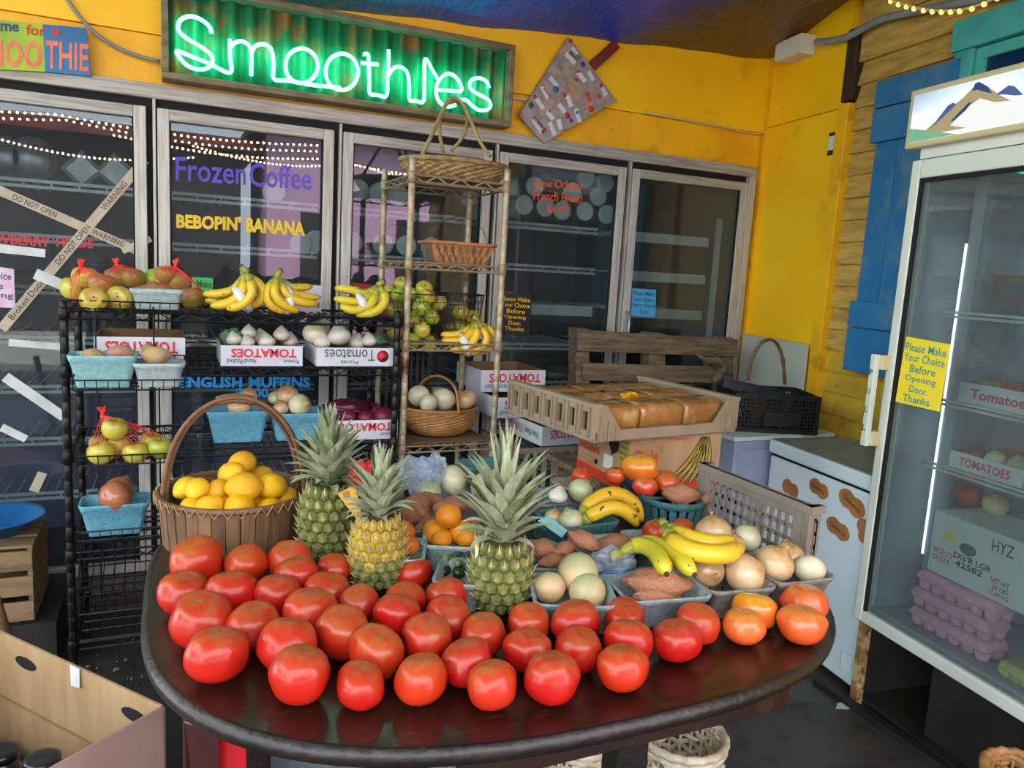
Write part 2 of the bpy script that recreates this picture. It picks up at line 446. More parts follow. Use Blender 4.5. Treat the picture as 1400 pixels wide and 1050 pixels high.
gradient_mat('tomato', [(0, '#c42a14'), (.5, '#b92412'), (.78, '#b23a1c'), (.98, '#a8562c')], .30, .16, namt=.38, nscale=2.4, hue=.004, rand=.08)
MATS['tomato'].node_tree.nodes['Principled BSDF'].inputs['Specular IOR Level'].default_value = .32
gradient_mat('tomato_orange', [(0, '#d2451f'), (.6, '#d85626'), (1, '#c07f36')], .3, .3, namt=.45, hue=.008, rand=.1)
gradient_mat('tomato_gold', [(0, '#d9591c'), (.55, '#dc7422'), (.95, '#d9a22c')], .22, .4, namt=.3)
gradient_mat('scar', [(0, '#6b4a22'), (1, '#8a7a3a')], .8, 0)
gradient_mat('lemon', [(0, '#f0a800'), (.5, '#f6ba08'), (1, '#f2b206')], .4, .15, bump=.35, bscale=28, rand=.1, hue=.008)
gradient_mat('orange', [(0, '#ef8a12'), (1, '#f29a16')], .4, .15, bump=.3, bscale=30, rand=.08)
gradient_mat('orange_deep', [(0, '#e86c14'), (1, '#ee7d1a')], .4, .15, bump=.3, bscale=30, rand=.08)
gradient_mat('apple', [(0, '#cfc04a'), (.5, '#c6bb46'), (.8, '#bda63e'), (1, '#ad8038')], .35, .25, namt=.5, nscale=1.4, spots='#8a8a3a', sscale=26, slo=.62, shi=.68, rand=.14)
gradient_mat('apple_green', [(0, '#98a834'), (.6, '#a9b23a'), (1, '#b5a23c')], .35, .25, namt=.5, nscale=1.4, spots='#7d8a34', sscale=26, rand=.14)
gradient_mat('apple_russet', [(0, '#949238'), (.45, '#9f943a'), (.75, '#9c7a38'), (1, '#8a6032')], .4, .2, namt=.5, nscale=1.6, spots='#a89a50', sscale=22, rand=.16)
gradient_mat('onion_white', [(0, '#c8bc9a'), (.5, '#d2cbab'), (.85, '#b9b98a'), (1, '#a08a58')], .35, .25, namt=.2, rand=.08)
gradient_mat('onion_tan', [(0, '#c9a57c'), (.4, '#d6b68c'), (.8, '#c79c6c'), (1, '#9a7446')], .32, .3, namt=.4, nscale=2.5, rand=.12)
gradient_mat('onion_brown', [(0, '#a05a3a'), (.5, '#b06a48'), (1, '#8a5a34')], .28, .35, namt=.35, nscale=2.5, rand=.1)
gradient_mat('onion_green', [(0, '#b9b88c'), (.5, '#a9b285'), (1, '#8fa06a')], .35, .25, namt=.4, nscale=2, rand=.08)
gradient_mat('garlic', [(0, '#c9c2b0'), (.6, '#d6d0c2'), (1, '#b8ae98')], .5, .1, namt=.2, rand=.08)
gradient_mat('melon', [(0, '#c09a6c'), (.5, '#c8a67a'), (1, '#a3a578')], .5, .1, namt=.45, nscale=2, spots='#c9b083', sscale=14, slo=.5, shi=.8, rand=.08)
gradient_mat('sweet_potato', [(0, '#a0644a'), (.5, '#ac7050'), (1, '#96603f')], .5, .1, axis='X', namt=.4, nscale=2.5, spots='#6b4434', sscale=14, rand=.14, bump=.3, bscale=14)
gradient_mat('potato', [(0, '#a8865f'), (1, '#b8966c')], .7, 0, namt=.4, spots='#7a5c3c', sscale=16, rand=.12, bump=.2, bscale=12)
gradient_mat('potato_pink', [(0, '#a5705c'), (1, '#b3806a')], .65, 0, namt=.4, spots='#7a4c3c', sscale=16, rand=.12, bump=.2, bscale=12)
gradient_mat('banana', [(0, '#dcb324'), (.5, '#e2bc2a'), (1, '#d8a91e')], .42, .12, namt=.4, nscale=14, spots='#8a5a1c', sscale=70, slo=.67, shi=.71, rand=.06)
gradient_mat('banana_spot', [(0, '#d9a91c'), (.5, '#dcb024'), (1, '#cfa01c')], .45, .1, namt=.4, nscale=14, spots='#5a3a12', sscale=48, slo=.60, shi=.66, rand=.06)
gradient_mat('banana_green', [(0, '#b9b42c'), (.5, '#cdbb2c'), (1, '#c9b32a')], .42, .12, namt=.5, nscale=10, spots='#6b4a1c', sscale=60, slo=.68, shi=.72, rand=.06)
pm('banana_tip', '#2a1c0e', '#3c2a14', 60, .7); pm('banana_stem', '#a3a032', '#8f8f3a', 40, .5)
gradient_mat('zucchini', [(0, '#1c2414'), (1, '#2c3a1e')], .35, .3, namt=.5, nscale=6, spots='#56663a', sscale=40)
pm('zucchini_stem', '#7d8a4a', '#6b7a3c', 30, .6)
pm('pine_core', '#3c3a1a', '#2e2a14', 20, .7)
pm('pine_eye_green', '#58682e', '#7d7c3a', 3, .5, .4, 8, rand=.3, lo=.35, hi=.7)
pm('pine_mid', '#9a8a50', '#7a6a3a', 3, .6, rand=.3)
pm('pine_eye_gold', '#c49c30', '#a08c34', 3, .5, .4, 8, rand=.25)
pm('pine_spike', '#a8a070', '#c2b488', 90, .6)
pm('pine_leaf', '#969f7e', '#b3b795', 22, .45, .2, 90, rand=.16, stretch=(1, 1, .3)); pm('leaf_dark', '#6b7852', '#808a62', 22, .45, .2, 90, rand=.16)
pm('dry', '#b09a68', '#c0ac7c', 60, .8); pm('beet', '#7d1d3c', '#5f142c', 10, .45, rand=.15)
pm('bread', '#b98850', '#a06f3a', 26, .45, .3, 120, lo=.35, hi=.7, c3='#d4ae78', s3=16, lo3=.52, hi3=.7, rand=.15, coat=.35)
pm('bread_side', '#c79656', '#b8854a', 12, .8, .3, 60)
pm('print_banana', '#b89c3c', '#a88c34', 9, .7); pm('print_label', '#b09a48', None, rough=.7); pm('stone', '#8f959c', '#7c8289', 6, .8, .3, 40)
pm('tag_yellow', '#e0a416', '#d8981a', 12, .5); pm('tag_white', '#d8d8d8', None, rough=.5)
pm('pink_wall', '#d8a9c8', '#cfa0c2', 1.5, .8); pm('pale_wall', '#b9c4d8', '#c9d0de', 1, .8); pm('dark_wall', '#2a2622', '#3a332c', 2, .8)
pm('foliage', '#4f8f24', '#79b83a', 3, .6, rand=.2); pm('trunk', '#4a3626', '#35271b', 6, .8)
pm('brickred', '#7f3b34', '#6b312b', 3, .8)

# ------------------------------------------------------------------ the place: floor, walls, ceiling
def struct(o): o['kind'] = 'structure'; return o
o = MB(); o.box((-7, -3.6, -.08), (3.4, 4.3, 0)); struct(o.top('floor', 'floor'))['label'] = 'dark worn concrete floor under the fruit table'
o = MB(); o.box((-26, -24, -.12), (12, -3.6, -.02)); o.box((-26, -3.6, -.12), (-7, 8, -.02)); struct(o.top('ground', 'street'))['label'] = 'pale sunlit street paving beyond the stall'

BY = 3.3
wb = MB(); wb.box((-5, BY+.02, 2.0), (3.05, BY+.12, 4.2)); wb.box((2.838, BY+.0, 0), (3.0, BY+.1, 2.0))
wb = wb.top('wall_back', 'yellow_old'); struct(wb)['label'] = 'yellow painted wall above the glass doors'
MB().box((-5, BY-.012, 2.245), (2.885, BY+.02, 4.2)).part('upper_panel', 'yellow', wb)
MB().box((-5, BY+.0, 2.05), (2.885, BY+.02, 2.243)).part('lower_panel', 'yellow_old', wb)
# loose wire along the seam and down the corner
pts = [WY(x, y, BY-.02) for x, y in ((880, 154), (930, 163), (985, 173), (1035, 183), (1046, 176), (1052, 150), (1056, 110), (1060, 88))]
MB().tube(spline(pts, 4), .005, 6).top('wall_wire', 'wire_white', 'thin tan wire running along the seam of the yellow wall to the corner', 'wire')
pts = [WY(x, y, BY-.03) for x, y in ((88, -8), (105, 18), (130, 45), (155, 62), (185, 75), (219, 84))]
MB().tube(spline(pts, 4), .0065, 6).top('cable', 'grey_pvc', 'slack grey cable drooping across the yellow wall left of the neon sign', 'cable')
# the yellow panelled end of the right wall and the clapboards beyond it
wr = MB(); wr.box((0, .03, 0), (4.2, .15, 3.3)).xf(RW)
wr = wr.top('wall_right', 'clap'); struct(wr)['label'] = 'right hand wall, yellow panel by the corner then worn tan clapboards'
MB().box((.0, 0, 0), (.625, .03, 2.27)).xf(RW).part('yellow_panel', 'yellow', wr)
MB().box((.0, -.012, 2.272), (.60, .03, 3.0)).xf(RW).part('yellow_panel', 'yellow', wr)
MB().box((.015, -.022, 0), (.04, .0, 2.62)).xf(RW).part('corner_strip', 'yellow_old', wr)
MB().box((.600, -.035, 0), (.668, .03, 2.28)).xf(RW).part('trim_board', 'yellow_old', wr, .003)
MB().box((.606, -.03, 2.29), (.675, .03, 2.60)).xf(RW).part('trim_board', 'dark_wood', wr, .003)
cb = MB(); E_ = .098
cb.prism([(0, 0), (.036, 0), (.012, E_+.012), (0, E_+.012)], 0, 3.5, Matrix(((0, 0, 1, .67), (-1, 0, 0, .03), (0, 1, 0, 0), (0, 0, 0, 1))))
for v in cb.v: pass
cme = cb.xf(Matrix.Identity(4)).mesh('clapboard', 'clap'); cme2 = cme.copy(); cme2.materials[0] = MATS['clap_yellow']
for k in range(25):
    z = k*E_
    o = inst('clapboard', cme2 if z < 1.12 else cme, wr)
    o.matrix_basis = wm(wr).inverted() @ RW @ Matrix.Translation((0, rnd.uniform(-.003, .003), z)) @ Matrix.Rotation(R(rnd.uniform(-.12, .12)), 4, 'Y')
for k, (z0, z1) in enumerate(((2.45, 2.60), (2.605, 2.80), (2.805, 3.2))):
    MB().box((.66, -.01, z0), (4.2, .03, z1)).xf(RW).part('fascia_board', 'clap', wr, .004)
# outlet
a = RP(1135, 182, 0); b = RP(1147, 210, 0)
out = thing('wall_outlet', 'small broken electrical outlet set in the yellow wall panel', 'outlet', RW @ Vector(((a.x+b.x)/2, 0, b.z)))
MB().box((a.x, -.004, b.z), (b.x, .0, a.z)).xf(RW).part('cutout', 'dark_wood', out)
MB().box((a.x+.008, -.012, b.z+.02), (b.x-.008, -.003, a.z-.018)).xf(RW).part('socket', 'white_paint', out, .003)
# shutter
A = RP(1198, 110, -.02)
S0, S1, Z0, Z1 = RP(1199, 112, -.066).x+.008, RP(1310, 76, -.066).x-.004, RP(1155, 505, -.066).z, RP(1199, 112, -.066).z
sh = thing('window_shutter', 'weathered blue plank shutter on the clapboard wall', 'shutter', RW @ Vector(((S0+S1)/2, -.02, Z0)))
for k in range(3):
    ww = (S1-S0-.01)/3
    MB().box((S0+.005+k*ww, -.045, Z0+.004), (S0+.005+(k+1)*ww-.003, -.022, Z1-.004)).xf(RW).part('plank', 'blue_paint', sh, .002)
for z0, z1 in ((Z0+.19, Z0+.30), (Z1-.25, Z1-.115), (Z1-.11, Z1)):
    MB().box((S0-.008, -.068, z0), (S1+.004, -.045, z1)).xf(RW).part('batten', 'blue_paint', sh, .003)
MB().box((S0-.008, -.066, Z0), (S1+.004, -.045, Z0+.185)).xf(RW).part('batten', 'blue_paint', sh, .003)
# window beyond the shutter
wd = thing('window_1', 'teal framed window high on the clapboard wall behind the lit fridge sign', 'window', RW @ Vector((1.6, -.02, 1.2)))
struct(wd); del wd['category']
for lo, hi in (((1.22, -.06, 2.35), (2.4, -.0, 2.46)), ((1.235, -.05, 1.25), (1.315, -.0, 2.35)), ((2.3, -.05, 1.25), (2.39, 0, 2.35))):
    MB().box(lo, hi).xf(RW).part('frame', 'teal_paint', wd, .004)
MB().box((1.32, -.035, 2.305), (2.3, -.012, 2.345)).xf(RW).part('sash', 'teal_paint', wd)
MB().box((1.32, -.035, 1.25), (1.355, -.012, 2.305)).xf(RW).part('sash', 'teal_paint', wd)
MB().box((1.355, -.02, 1.25), (2.3, -.014, 2.305)).xf(RW).part('pane', 'window_glass', wd)
MB().box((1.32, -.006, 1.25), (2.3, -.001, 2.345)).xf(RW).part('backing', 'blue_paint', wd)
# junction box, conduit
a = RP(1066, 50, -.09); b = RP(1124, 84, -.09)
jb = thing('junction_box', 'grey electrical junction box under the tarp at the wall corner', 'junction box', RW @ Vector(((a.x+b.x)/2, -.05, 2.56)))
MB().box((a.x, -.10, 2.555), (a.x+.19, -.015, 2.645)).xf(RW).part('housing', 'white_paint', jb, .004)
MB().box((a.x-.004, -.106, 2.56), (a.x+.194, -.1, 2.64)).xf(RW).part('cover', 'white_paint', jb, .002)
c0 = RW @ RP(1118, 57, -.06)
pts = [RW @ RP(x, y, -.06) for x, y in ((1116, 57), (1135, 56), (1160, 50), (1185, 36), (1210, 25), (1260, 14), (1330, 1), (1420, -14))]
MB().tube(spline(pts, 5), .016, 10).top('conduit', 'grey_pvc', 'grey plastic conduit rising from the junction box along the right wall', 'conduit')
# tarp ceiling
def tarp_z(x, y):
    t = (BY-y)
    zb = 2.405+.075*min(3, x) if x > 0 else 2.405-.34*x  # unseen left side raised to let more sky light onto the right wall
    return zb+.165*t - .03*t*t*.5 + min(1, .12+t*1.2)*1.6*(.018*math.sin(9*x+1.3*math.sin(3*y)) + .012*math.sin(17*x-5*y) + .03*noise.noise(Vector((x*1.7, y*1.7, 0))) + .014*noise.noise(Vector((x*6, y*3, 3))))
nx, ny = 110, 70
vs = []; fs = []
for j in range(ny+1):
    for i in range(nx+1):
        x = -3.6+6.75*i/nx; y = BY+.03-4.8*j/ny
        vs.append((x, y, tarp_z(x, y)))
for j in range(ny):
    for i in range(nx):
        a = j*(nx+1)+i; fs.append((a, a+1, a+nx+2, a+nx+1))
mt = pm('tarp', '#1b62b0', '#0e8f86', 1.1, .30, 1.0, 11, stretch=(3, .8, 1), lo=.42, hi=.56, c3='#7a6038', s3=1.6, lo3=.56, hi3=.66, coat=.2)
nt = mt.node_tree; b_ = nt.nodes['Principled BSDF']
[n_ for n_ in nt.nodes if n_.type == 'BUMP'][0].inputs['Distance'].default_value = .05
tcx = nt.nodes.new('ShaderNodeTexCoord'); sx_ = nt.nodes.new('ShaderNodeSeparateXYZ'); nt.links.new(tcx.outputs['Object'], sx_.inputs[0])
nz_ = nt.nodes.new('ShaderNodeTexNoise'); nz_.inputs['Scale'].default_value = 3.0; nt.links.new(tcx.outputs['Object'], nz_.inputs['Vector'])
md = nt.nodes.new('ShaderNodeMath'); md.operation = 'MULTIPLY_ADD'; md.inputs[1].default_value = .55; nt.links.new(nz_.outputs['Fac'], md.inputs[0]); nt.links.new(sx_.outputs['X'], md.inputs[2])
rp = nt.nodes.new('ShaderNodeValToRGB'); mr_ = nt.nodes.new('ShaderNodeMapRange'); mr_.inputs['From Min'].default_value = .62; mr_.inputs['From Max'].default_value = 3.55
nt.links.new(md.outputs[0], mr_.inputs['Value']); nt.links.new(mr_.outputs[0], rp.inputs[0])
for i_, (p_, c_) in enumerate(((0, '#0f8f7c'), (.18, '#0c8fa0'), (.36, '#1a5fb8'), (.60, '#1f4fae'), (.72, '#6b5a45'), (1, '#8a7048'))):
    e_ = rp.color_ramp.elements[i_] if i_ < 2 else rp.color_ramp.elements.new(p_)
    e_.position = p_; e_.color = lin(c_)
nt.links.new(rp.outputs[0], b_.inputs['Base Color'])
tr = nt.nodes.new('ShaderNodeBsdfTranslucent'); mx = nt.nodes.new('ShaderNodeMixShader'); mx.inputs[0].default_value = .3
src = b_.inputs['Base Color'].links[0].from_socket
nt.links.new(src, tr.inputs['Color']); nt.links.new(b_.outputs[0], mx.inputs[1]); nt.links.new(tr.outputs[0], mx.inputs[2])
nt.links.new(mx.outputs[0], nt.nodes['Material Output'].inputs['Surface'])
o = MB(); o.add(vs, fs, True); o = o.top('ceiling', 'tarp'); struct(o)['label'] = 'crinkled blue and teal tarp stretched overhead as a roof'
sol = o.modifiers.new('solid', 'SOLIDIFY'); sol.thickness = .004
for x in (-2.6, -1.2, .2, 1.6, 2.9):
    pts = [Vector((x, y, tarp_z(x, y)+.075)) for y in (3.2, 2.2, 1.2, .2, -.8, -1.4)]
    struct(MB().tube(pts, .035, 4).top('trim_1', 'dark_wood'))['label'] = 'dark wooden roof rafter above the tarp'
# rope light overhead
P0 = [RW @ RP(x, y, -.55) for x, y in ((1190, -22), (1218, 0), (1250, 10), (1275, 14), (1300, 14.5), (1325, 11), (1350, 2), (1375, -10))]
sp = spline(P0, 6)
rl = thing('rope_light', 'glowing amber rope light sagging below the roof at top right', 'rope light', P0[3])
MB().tube(sp, .004, 6).part('rope', 'wire_white', rl)
bm_ = MB(); bm_.sphere((0, 0, 0), .0075, 8, 6); bme = bm_.mesh('bulb', 'bulb')
L_ = 0; last = sp[0]
for p in sp[1:]:
    L_ += (p-last).length
    if L_ > .034:
        inst('bulb', bme, rl, Matrix.Translation(p+Vector((0, 0, -.004))-P0[3])); L_ = 0
    last = p
# string lights over the stall, mirrored in the glass doors
bm_ = MB(); bm_.sphere((0, 0, 0), .011, 6, 4); sme = bm_.mesh('bulb', 'bulb_small')
for q, (x0, x1, y, z, sag) in enumerate(((-2.8, 1.2, -.5, 2.46, .05), (-2.9, 1.4, -.75, 2.46, .07), (-.4, 3.0, -.55, 2.36, .06), (.2, 3.0, -.85, 2.38, .08), (-2.9, .2, -1.0, 2.30, .09))):
    st = thing('string_light', ['string of small warm bulbs sagging under the tarp front edge', 'string of small warm bulbs behind the first string under the tarp', 'string of small warm bulbs hung on the fridge side under the tarp', 'string of small warm bulbs hung deeper on the fridge side', 'string of small warm bulbs hung lowest at the stall front'][q], 'string light', (x0, y, z), 0, 'strings of bulbs under the tarp')
    pts = [Vector((x0+(x1-x0)*t/80, y, z-sag*math.sin(PI*((t/80*2) % 1)))) for t in range(81)]
    MB().tube(pts, .003, 4).part('wire', 'black_wire', st)
    for k in range(0, 81):
        inst('bulb', sme, st, Matrix.Translation(pts[k]-Vector((x0, y, z))+Vector((0, 0, -.01))))
# posts holding the front of the roof
for x in (-3.4, 3.0):
    struct(MB().box((x-.06, -1.5, 0), (x+.06, -1.38, 3.0 if x > 0 else 3.7)).top('trim_2', 'dark_wood'))['label'] = 'dark wooden post at the stall front'
# across the street
h = thing('street_house', 'pink house front across the street behind the photographer', 'house', (3.2, -8, 0))
MB().box((1.6, -11, 0), (5.6, -8, 3.6)).part('wall', 'pink_wall', h)
MB().box((1.3, -11.2, 3.6), (5.9, -7.7, 3.75)).part('roof', 'dark_wall', h)
for x in (2.2, 4.0):
    wn = MB().box((x, -8.02, .9), (x+.9, -7.98, 2.3)).part('window', 'dark_wall', h)
    MB().box((x-.08, -7.99, .82), (x+.98, -7.95, .9)).part('sill', 'white_paint', wn)
h = thing('street_house', 'dark timber house front across the street behind the photographer', 'house', (-1.5, -8.5, 0))
MB().box((-6.5, -12, 0), (1.2, -8.5, 3.3)).part('wall', 'dark_wall', h)
MB().box((-6.8, -12.2, 3.3), (1.5, -8.2, 3.5)).part('roof', 'brickred', h)
MB().box((-1.2, -8.52, 0), (-.2, -8.46, 2.1)).part('door', 'dark_wall', h)
for x in (-4.6, -2.8):
    MB().box((x, -8.52, 1.0), (x+1.0, -8.46, 2.2)).part('window', 'dark_wall', h)
def tree(x, y, h_, rr, label, n):
    t = thing('tree', label, 'tree', (x, y, 0))
    MB().tube([(x, y, 0), (x+.1, y, h_*.4), (x, y+.1, h_*.75)], [.16, .12, .05], 8).part('trunk', 'trunk', t)
    big = MB(); rr_ = random.Random(int(x*10)+n)
    for k in range(n):
        while True:
            p = Vector((rr_.uniform(-1, 1), rr_.uniform(-1, 1), rr_.uniform(-1, 1)))
            if .3 < p.length < 1: break
        c = Vector((x, y, h_*.68))+Vector((p.x*rr, p.y*rr, p.z*h_*.38))
        M_ = Matrix.Translation(c) @ Matrix.Rotation(rr_.uniform(0, 6.28), 4, 'Z') @ Matrix.Rotation(rr_.uniform(0, 3), 4, 'X') @ Matrix.Scale(1.7, 4)
        big.add([M_ @ Vector(v) for v in ((-.09, 0, 0), (.09, 0, 0), (.05, .03, .22), (-.05, .03, .22))], [(0, 1, 2, 3)])
    f_ = big.part('foliage', 'foliage', t); f_['kind'] = 'stuff'
tree(-9, 2.2, 4.2, 1.8, 'bright green tree beyond the open left side of the stall', 2600)
tree(-12.5, -3.5, 5.0, 2.2, 'taller green tree beyond the open left side nearer the street', 2600)
# ------------------------------------------------------------------ the glass-door cooler
DX = [-2.2, -1.48, -.76, -.0575, .642, 1.348, 2.056, 2.81]       # mullion centres
CZ0, CZ1 = .16, 2.0
ck = thing('display_cooler', 'long reach-in cooler with aluminium framed glass doors along the back wall', 'cooler', (.7, BY+.4, 0))
def P(name, mat_, parent, *boxes, bev=0):
    mb = MB()
    for lo, hi in boxes: mb.box(lo, hi)
    return mb.part(name, mat_, parent, bev)
P('header_rail', 'alu_h', ck, ((-2.2, BY-.03, 2.012), (2.84, BY+.03, 2.065)), bev=.004)
P('end_post', 'alu', ck, ((2.795, BY-.03, .1), (2.84, BY+.03, 2.013)), bev=.004)
P('kick_plate', 'alu_dark', ck, ((-2.2, BY-.02, 0), (2.84, BY+.03, .15)))
P('cabinet', 'cooler_in', ck, ((-2.2, BY+.86, .0), (2.0, BY+.9, 2.06)), ((-2.2, BY+.05, 2.03), (2.84, BY+.9, 2.06)), ((-2.2, BY+.05, .1), (2.84, BY+.9, .16)), ((-2.24, BY+.03, 0), (-2.2, BY+.9, 2.06)))
P('cabinet_end', 'cooler_teal', ck, ((2.0, BY+.86, .0), (2.84, BY+.9, 2.06)), ((2.80, BY+.05, .1), (2.84, BY+.9, 2.04)))
P('low_panel', 'cooler_purple', ck, ((-1.4, BY+.5, .2), (.6, BY+.52, .78)))
for x in DX[1:-1]:
    P('mullion', 'gap', ck, ((x-.03, BY+.005, .15), (x+.03, BY+.05, 2.012)))
    P('mullion_strip', 'alu', ck, ((x+.004, BY-.02, .15), (x+.014, BY+.01, 2.012)))
P('gap_strip', 'gap', ck, ((-2.2, BY+.0, 1.985), (2.8, BY+.045, 2.012)))
fw = .042
doors = []
for i in range(len(DX)-1):
    x0 = DX[i]+.020; x1 = DX[i+1]-.018
    d = MB()
    d.box((x0, BY-.028, CZ0), (x0+fw, BY+.012, CZ1-.02)); d.box((x1-fw, BY-.028, CZ0), (x1, BY+.012, CZ1-.02))
    d.mi = 1; d.box((x0+fw, BY-.028, CZ1-.02-fw), (x1-fw, BY+.012, CZ1-.02)); d.box((x0+fw, BY-.028, CZ0), (x1-fw, BY+.012, CZ0+fw))
    d = d.part('door', ['alu', 'alu_h'], ck, .003)
    P('pane', 'cooler_glass', d, ((x0+fw-.004, BY-.006, CZ0+fw-.004), (x1-fw+.004, BY, CZ1-.02-fw+.004)))
    P('gasket', 'gap', d, ((x0+fw-.002, BY-.016, CZ0+fw), (x0+fw+.006, BY-.004, CZ1-.02-fw)), ((x1-fw-.006, BY-.016, CZ0+fw), (x1-fw+.002, BY-.004, CZ1-.02-fw)))
    hx = x0+.012
    h = MB(); h.tube([(hx+.01, BY-.028, 1.10), (hx+.01, BY-.06, 1.11), (hx+.01, BY-.06, 1.27), (hx+.01, BY-.028, 1.28)], .007, 8); h.part('handle', 'steel', d)
    doors.append(d)
SHZ = [1.685, 1.482, 1.285, 1.09, .895, .685, .46]
sm_ = MB(); W_ = .60
for z in (0, -.022): sm_.box((-W_/2, 0, z-.006), (W_/2, .008, z+.006))
for k in range(7): sm_.box((-W_/2+.02+k*(W_-.04)/6-.003, .001, -.022), (-W_/2+.02+k*(W_-.04)/6+.003, .007, 0))
for k in range(14): sm_.box((-W_/2+.01+k*(W_-.02)/13-.0025, .008, -.004), (-W_/2+.01+k*(W_-.02)/13+.0025, .55, .001))
sme_ = sm_.mesh('shelf', 'white_rail')
st_ = MB(); st_.box((-W_/2, -.004, -.045), (W_/2, 0, -.006)); stme = st_.mesh('price_strip', 'white_rail')
for i in range(2, 7):
    xc = (DX[i]+DX[i+1])/2 - (.03 if i == 6 else 0)
    for k, z in enumerate(SHZ):
        o = inst('shelf', sme_, ck, Matrix.Translation(Vector((xc, BY+.15, z))-ck.location))
        if (i, k) in ((5, 2), (6, 0), (6, 1), (6, 2)): inst('price_strip', stme, o)
# inside: interior upright
P('upright', 'cooler_teal', ck, ((1.78, BY+.6, .16), (1.84, BY+.66, 2.03)), ((2.30, BY+.55, .16), (2.36, BY+.6, 2.03)))
P('light_tube', 'white_rail', ck, ((2.745, BY+.12, .9), (2.765, BY+.15, 1.80)))
GY = BY-.0075
def gtext(name, txt, x0, y0, x1, y1, h, mat_, door, bold=0.0, shear=0):
    "lettering on the glass: baseline from pixel (x0,y0) to (x1,y1), cap height h pixels"
    mb = MB(); text_add(mb, txt, WY(x0, y0, GY), WY(x1, y1, GY), WY(x0, y0-h, GY), bold, .0008, shear)
    return mb.part(name, mat_, door)
gtext('lettering', 'Frozen', 240, 247, 336, 253, 33, 'ink_purple', doors[3], .012)
gtext('lettering', 'Coffee', 341, 255, 426, 260, 33, 'ink_purple', doors[3], .012)
gtext('lettering', "BEBOPIN'", 241, 312, 329, 316, 20, 'ink_yellow', doors[3], .045)
gtext('lettering', 'BANANA', 336, 317, 417, 323, 20, 'ink_yellow', doors[3], .045)
gtext('lettering', 'ENGLISH', 246, 530, 331, 530, 15, 'ink_blue', doors[3], .04)
gtext('lettering', 'MUFFINS', 340, 530, 424, 530, 15, 'ink_blue', doors[3], .04)
gtext('lettering', '$5.00', 322, 544, 367, 545, 14, 'ink_blue', doors[3], .04)
gtext('lettering', 'STRAWBERRY', -52, 330, 69, 338, 14, 'ink_red2', doors[2], .035)
gtext('lettering', 'FIELDS', 77, 337, 128, 340, 13, 'ink_red2', doors[2], .035)
gtext('lettering', 'New Orleans', 731, 256, 796, 259, 12, 'ink_orange', doors[5], .01, .1)
gtext('lettering', 'French Bread', 729, 273, 796, 278, 13, 'ink_orange', doors[5], .01, .1)
gtext('lettering', '$6.00', 747, 292, 777, 293, 12, 'ink_orange', doors[5], .01, .1)
# paper notices taped to the glass
def notice(label, quad, pmat, lines, imat, bold=.01, Y=GY-.003):
    tl, tr_, br, bl = [WY(x, y, Y) for x, y in quad]
    c = (tl+tr_+br+bl)/4
    t = thing('paper_sign', label, 'sign', (c.x, c.y, min(bl.z, br.z)))
    MB().slab([tl, tr_, br, bl], (0, .002, 0)).part('sheet', pmat, t)
    ink = MB()
    for txt, u0, u1, v, h in lines:
        f = lambda u, v: (tl*(1-u)+tr_*u)*(1-v)+(bl*(1-u)+br*u)*v
        text_add(ink, txt, f(u0, v), f(u1, v), f(u0, v-h), bold, .0012)
    if lines: ink.part('lettering', imat, t)
    return t
PL = [('Please Make', .04, .96, .20, .12), ('Your Choice', .04, .96, .35, .12), ('Before', .22, .80, .51, .12), ('Opening', .14, .84, .67, .12), ('Door.', .28, .70, .81, .11), ('Thanks', .16, .78, .96, .11)]
notice('black notice with yellow lettering on the fourth glass door', ((683, 400), (727, 403), (725, 456), (683, 453)), 'paper_black', PL, 'ink_yellow', .02)
notice('small blue handwritten note on the last glass door', ((864, 394), (897, 396), (896, 434), (863, 432)), 'paper_blue', [('Please Make', .06, .94, .24, .15), ('Your Choice', .06, .9, .46, .15), ('Before Opening', .04, .97, .68, .15), ('Door', .36, .7, .90, .15)], 'ink_navy')
notice('pinkish patterned notice at the left edge of the taped door', ((-60, 356), (19, 368), (21, 421), (-60, 418)), 'paper_pink', [('Your Choice', .06, .95, .30, .17), ('Before', .2, .8, .55, .15), ('Opening', .15, .97, .80, .17)], 'ink_navy')
notice('green note behind the apples on the second glass door', ((262, 379), (291, 380), (291, 405), (262, 404)), 'paper_green', [('Make', .25, .95, .55, .4)], 'ink_green')
notice('dark red notice behind the bananas on the third glass door', ((480, 386), (530, 391), (530, 432), (480, 428)), 'paper_red', [('Please Ma', .08, .9, .28, .16)], 'paper_yellow')
# tape strips across the first door
def tape(label, a, b, wpx, mat_, txts=(), Y=GY-.002):
    A_ = WY(*a, Y); B_ = WY(*b, Y)
    d = (B_-A_); L = d.length; d.normalize(); n = Vector((-d.z, 0, d.x))
    if n.z < 0: n = -n
    w_ = wpx*depth(A_)/F_PX/2
    t = thing('masking_tape', label, 'tape', ((A_+B_)/2))
    MB().slab([A_-n*w_, B_-n*w_, B_+n*w_*.9, A_+n*w_], (0, -.0012, 0)).part('strip', mat_, t)
    for txt, u0, u1 in txts:
        ink = MB(); p = A_+d*L*u0-n*w_*.6
        text_add(ink, txt, p, A_+d*L*u1-n*w_*.6, p+n*w_*1.2, 0, .0025); ink.part('lettering', 'ink_black', t)
tape('long masking tape strip sloping down right across the taped door', (-4, 259), (200, 348), 13, 'tape', (('DO NOT OPEN', .10, .38), ('WARNING', .62, .84)))
tape('long masking tape strip rising right across the taped door', (2, 450), (198, 218), 13, 'tape', (('Broken Door', .06, .28), ('DO NOT OPEN', .38, .60), ('WARNING', .70, .86)), GY-.0045)
tape('short white tape over the red lettering on the taped door', (-5, 339), (62, 346), 12, 'tape_white', (), GY-.0045)
tape('short tape at the right edge of the taped door', (167, 343), (206, 326), 9, 'tape', (), GY-.007)
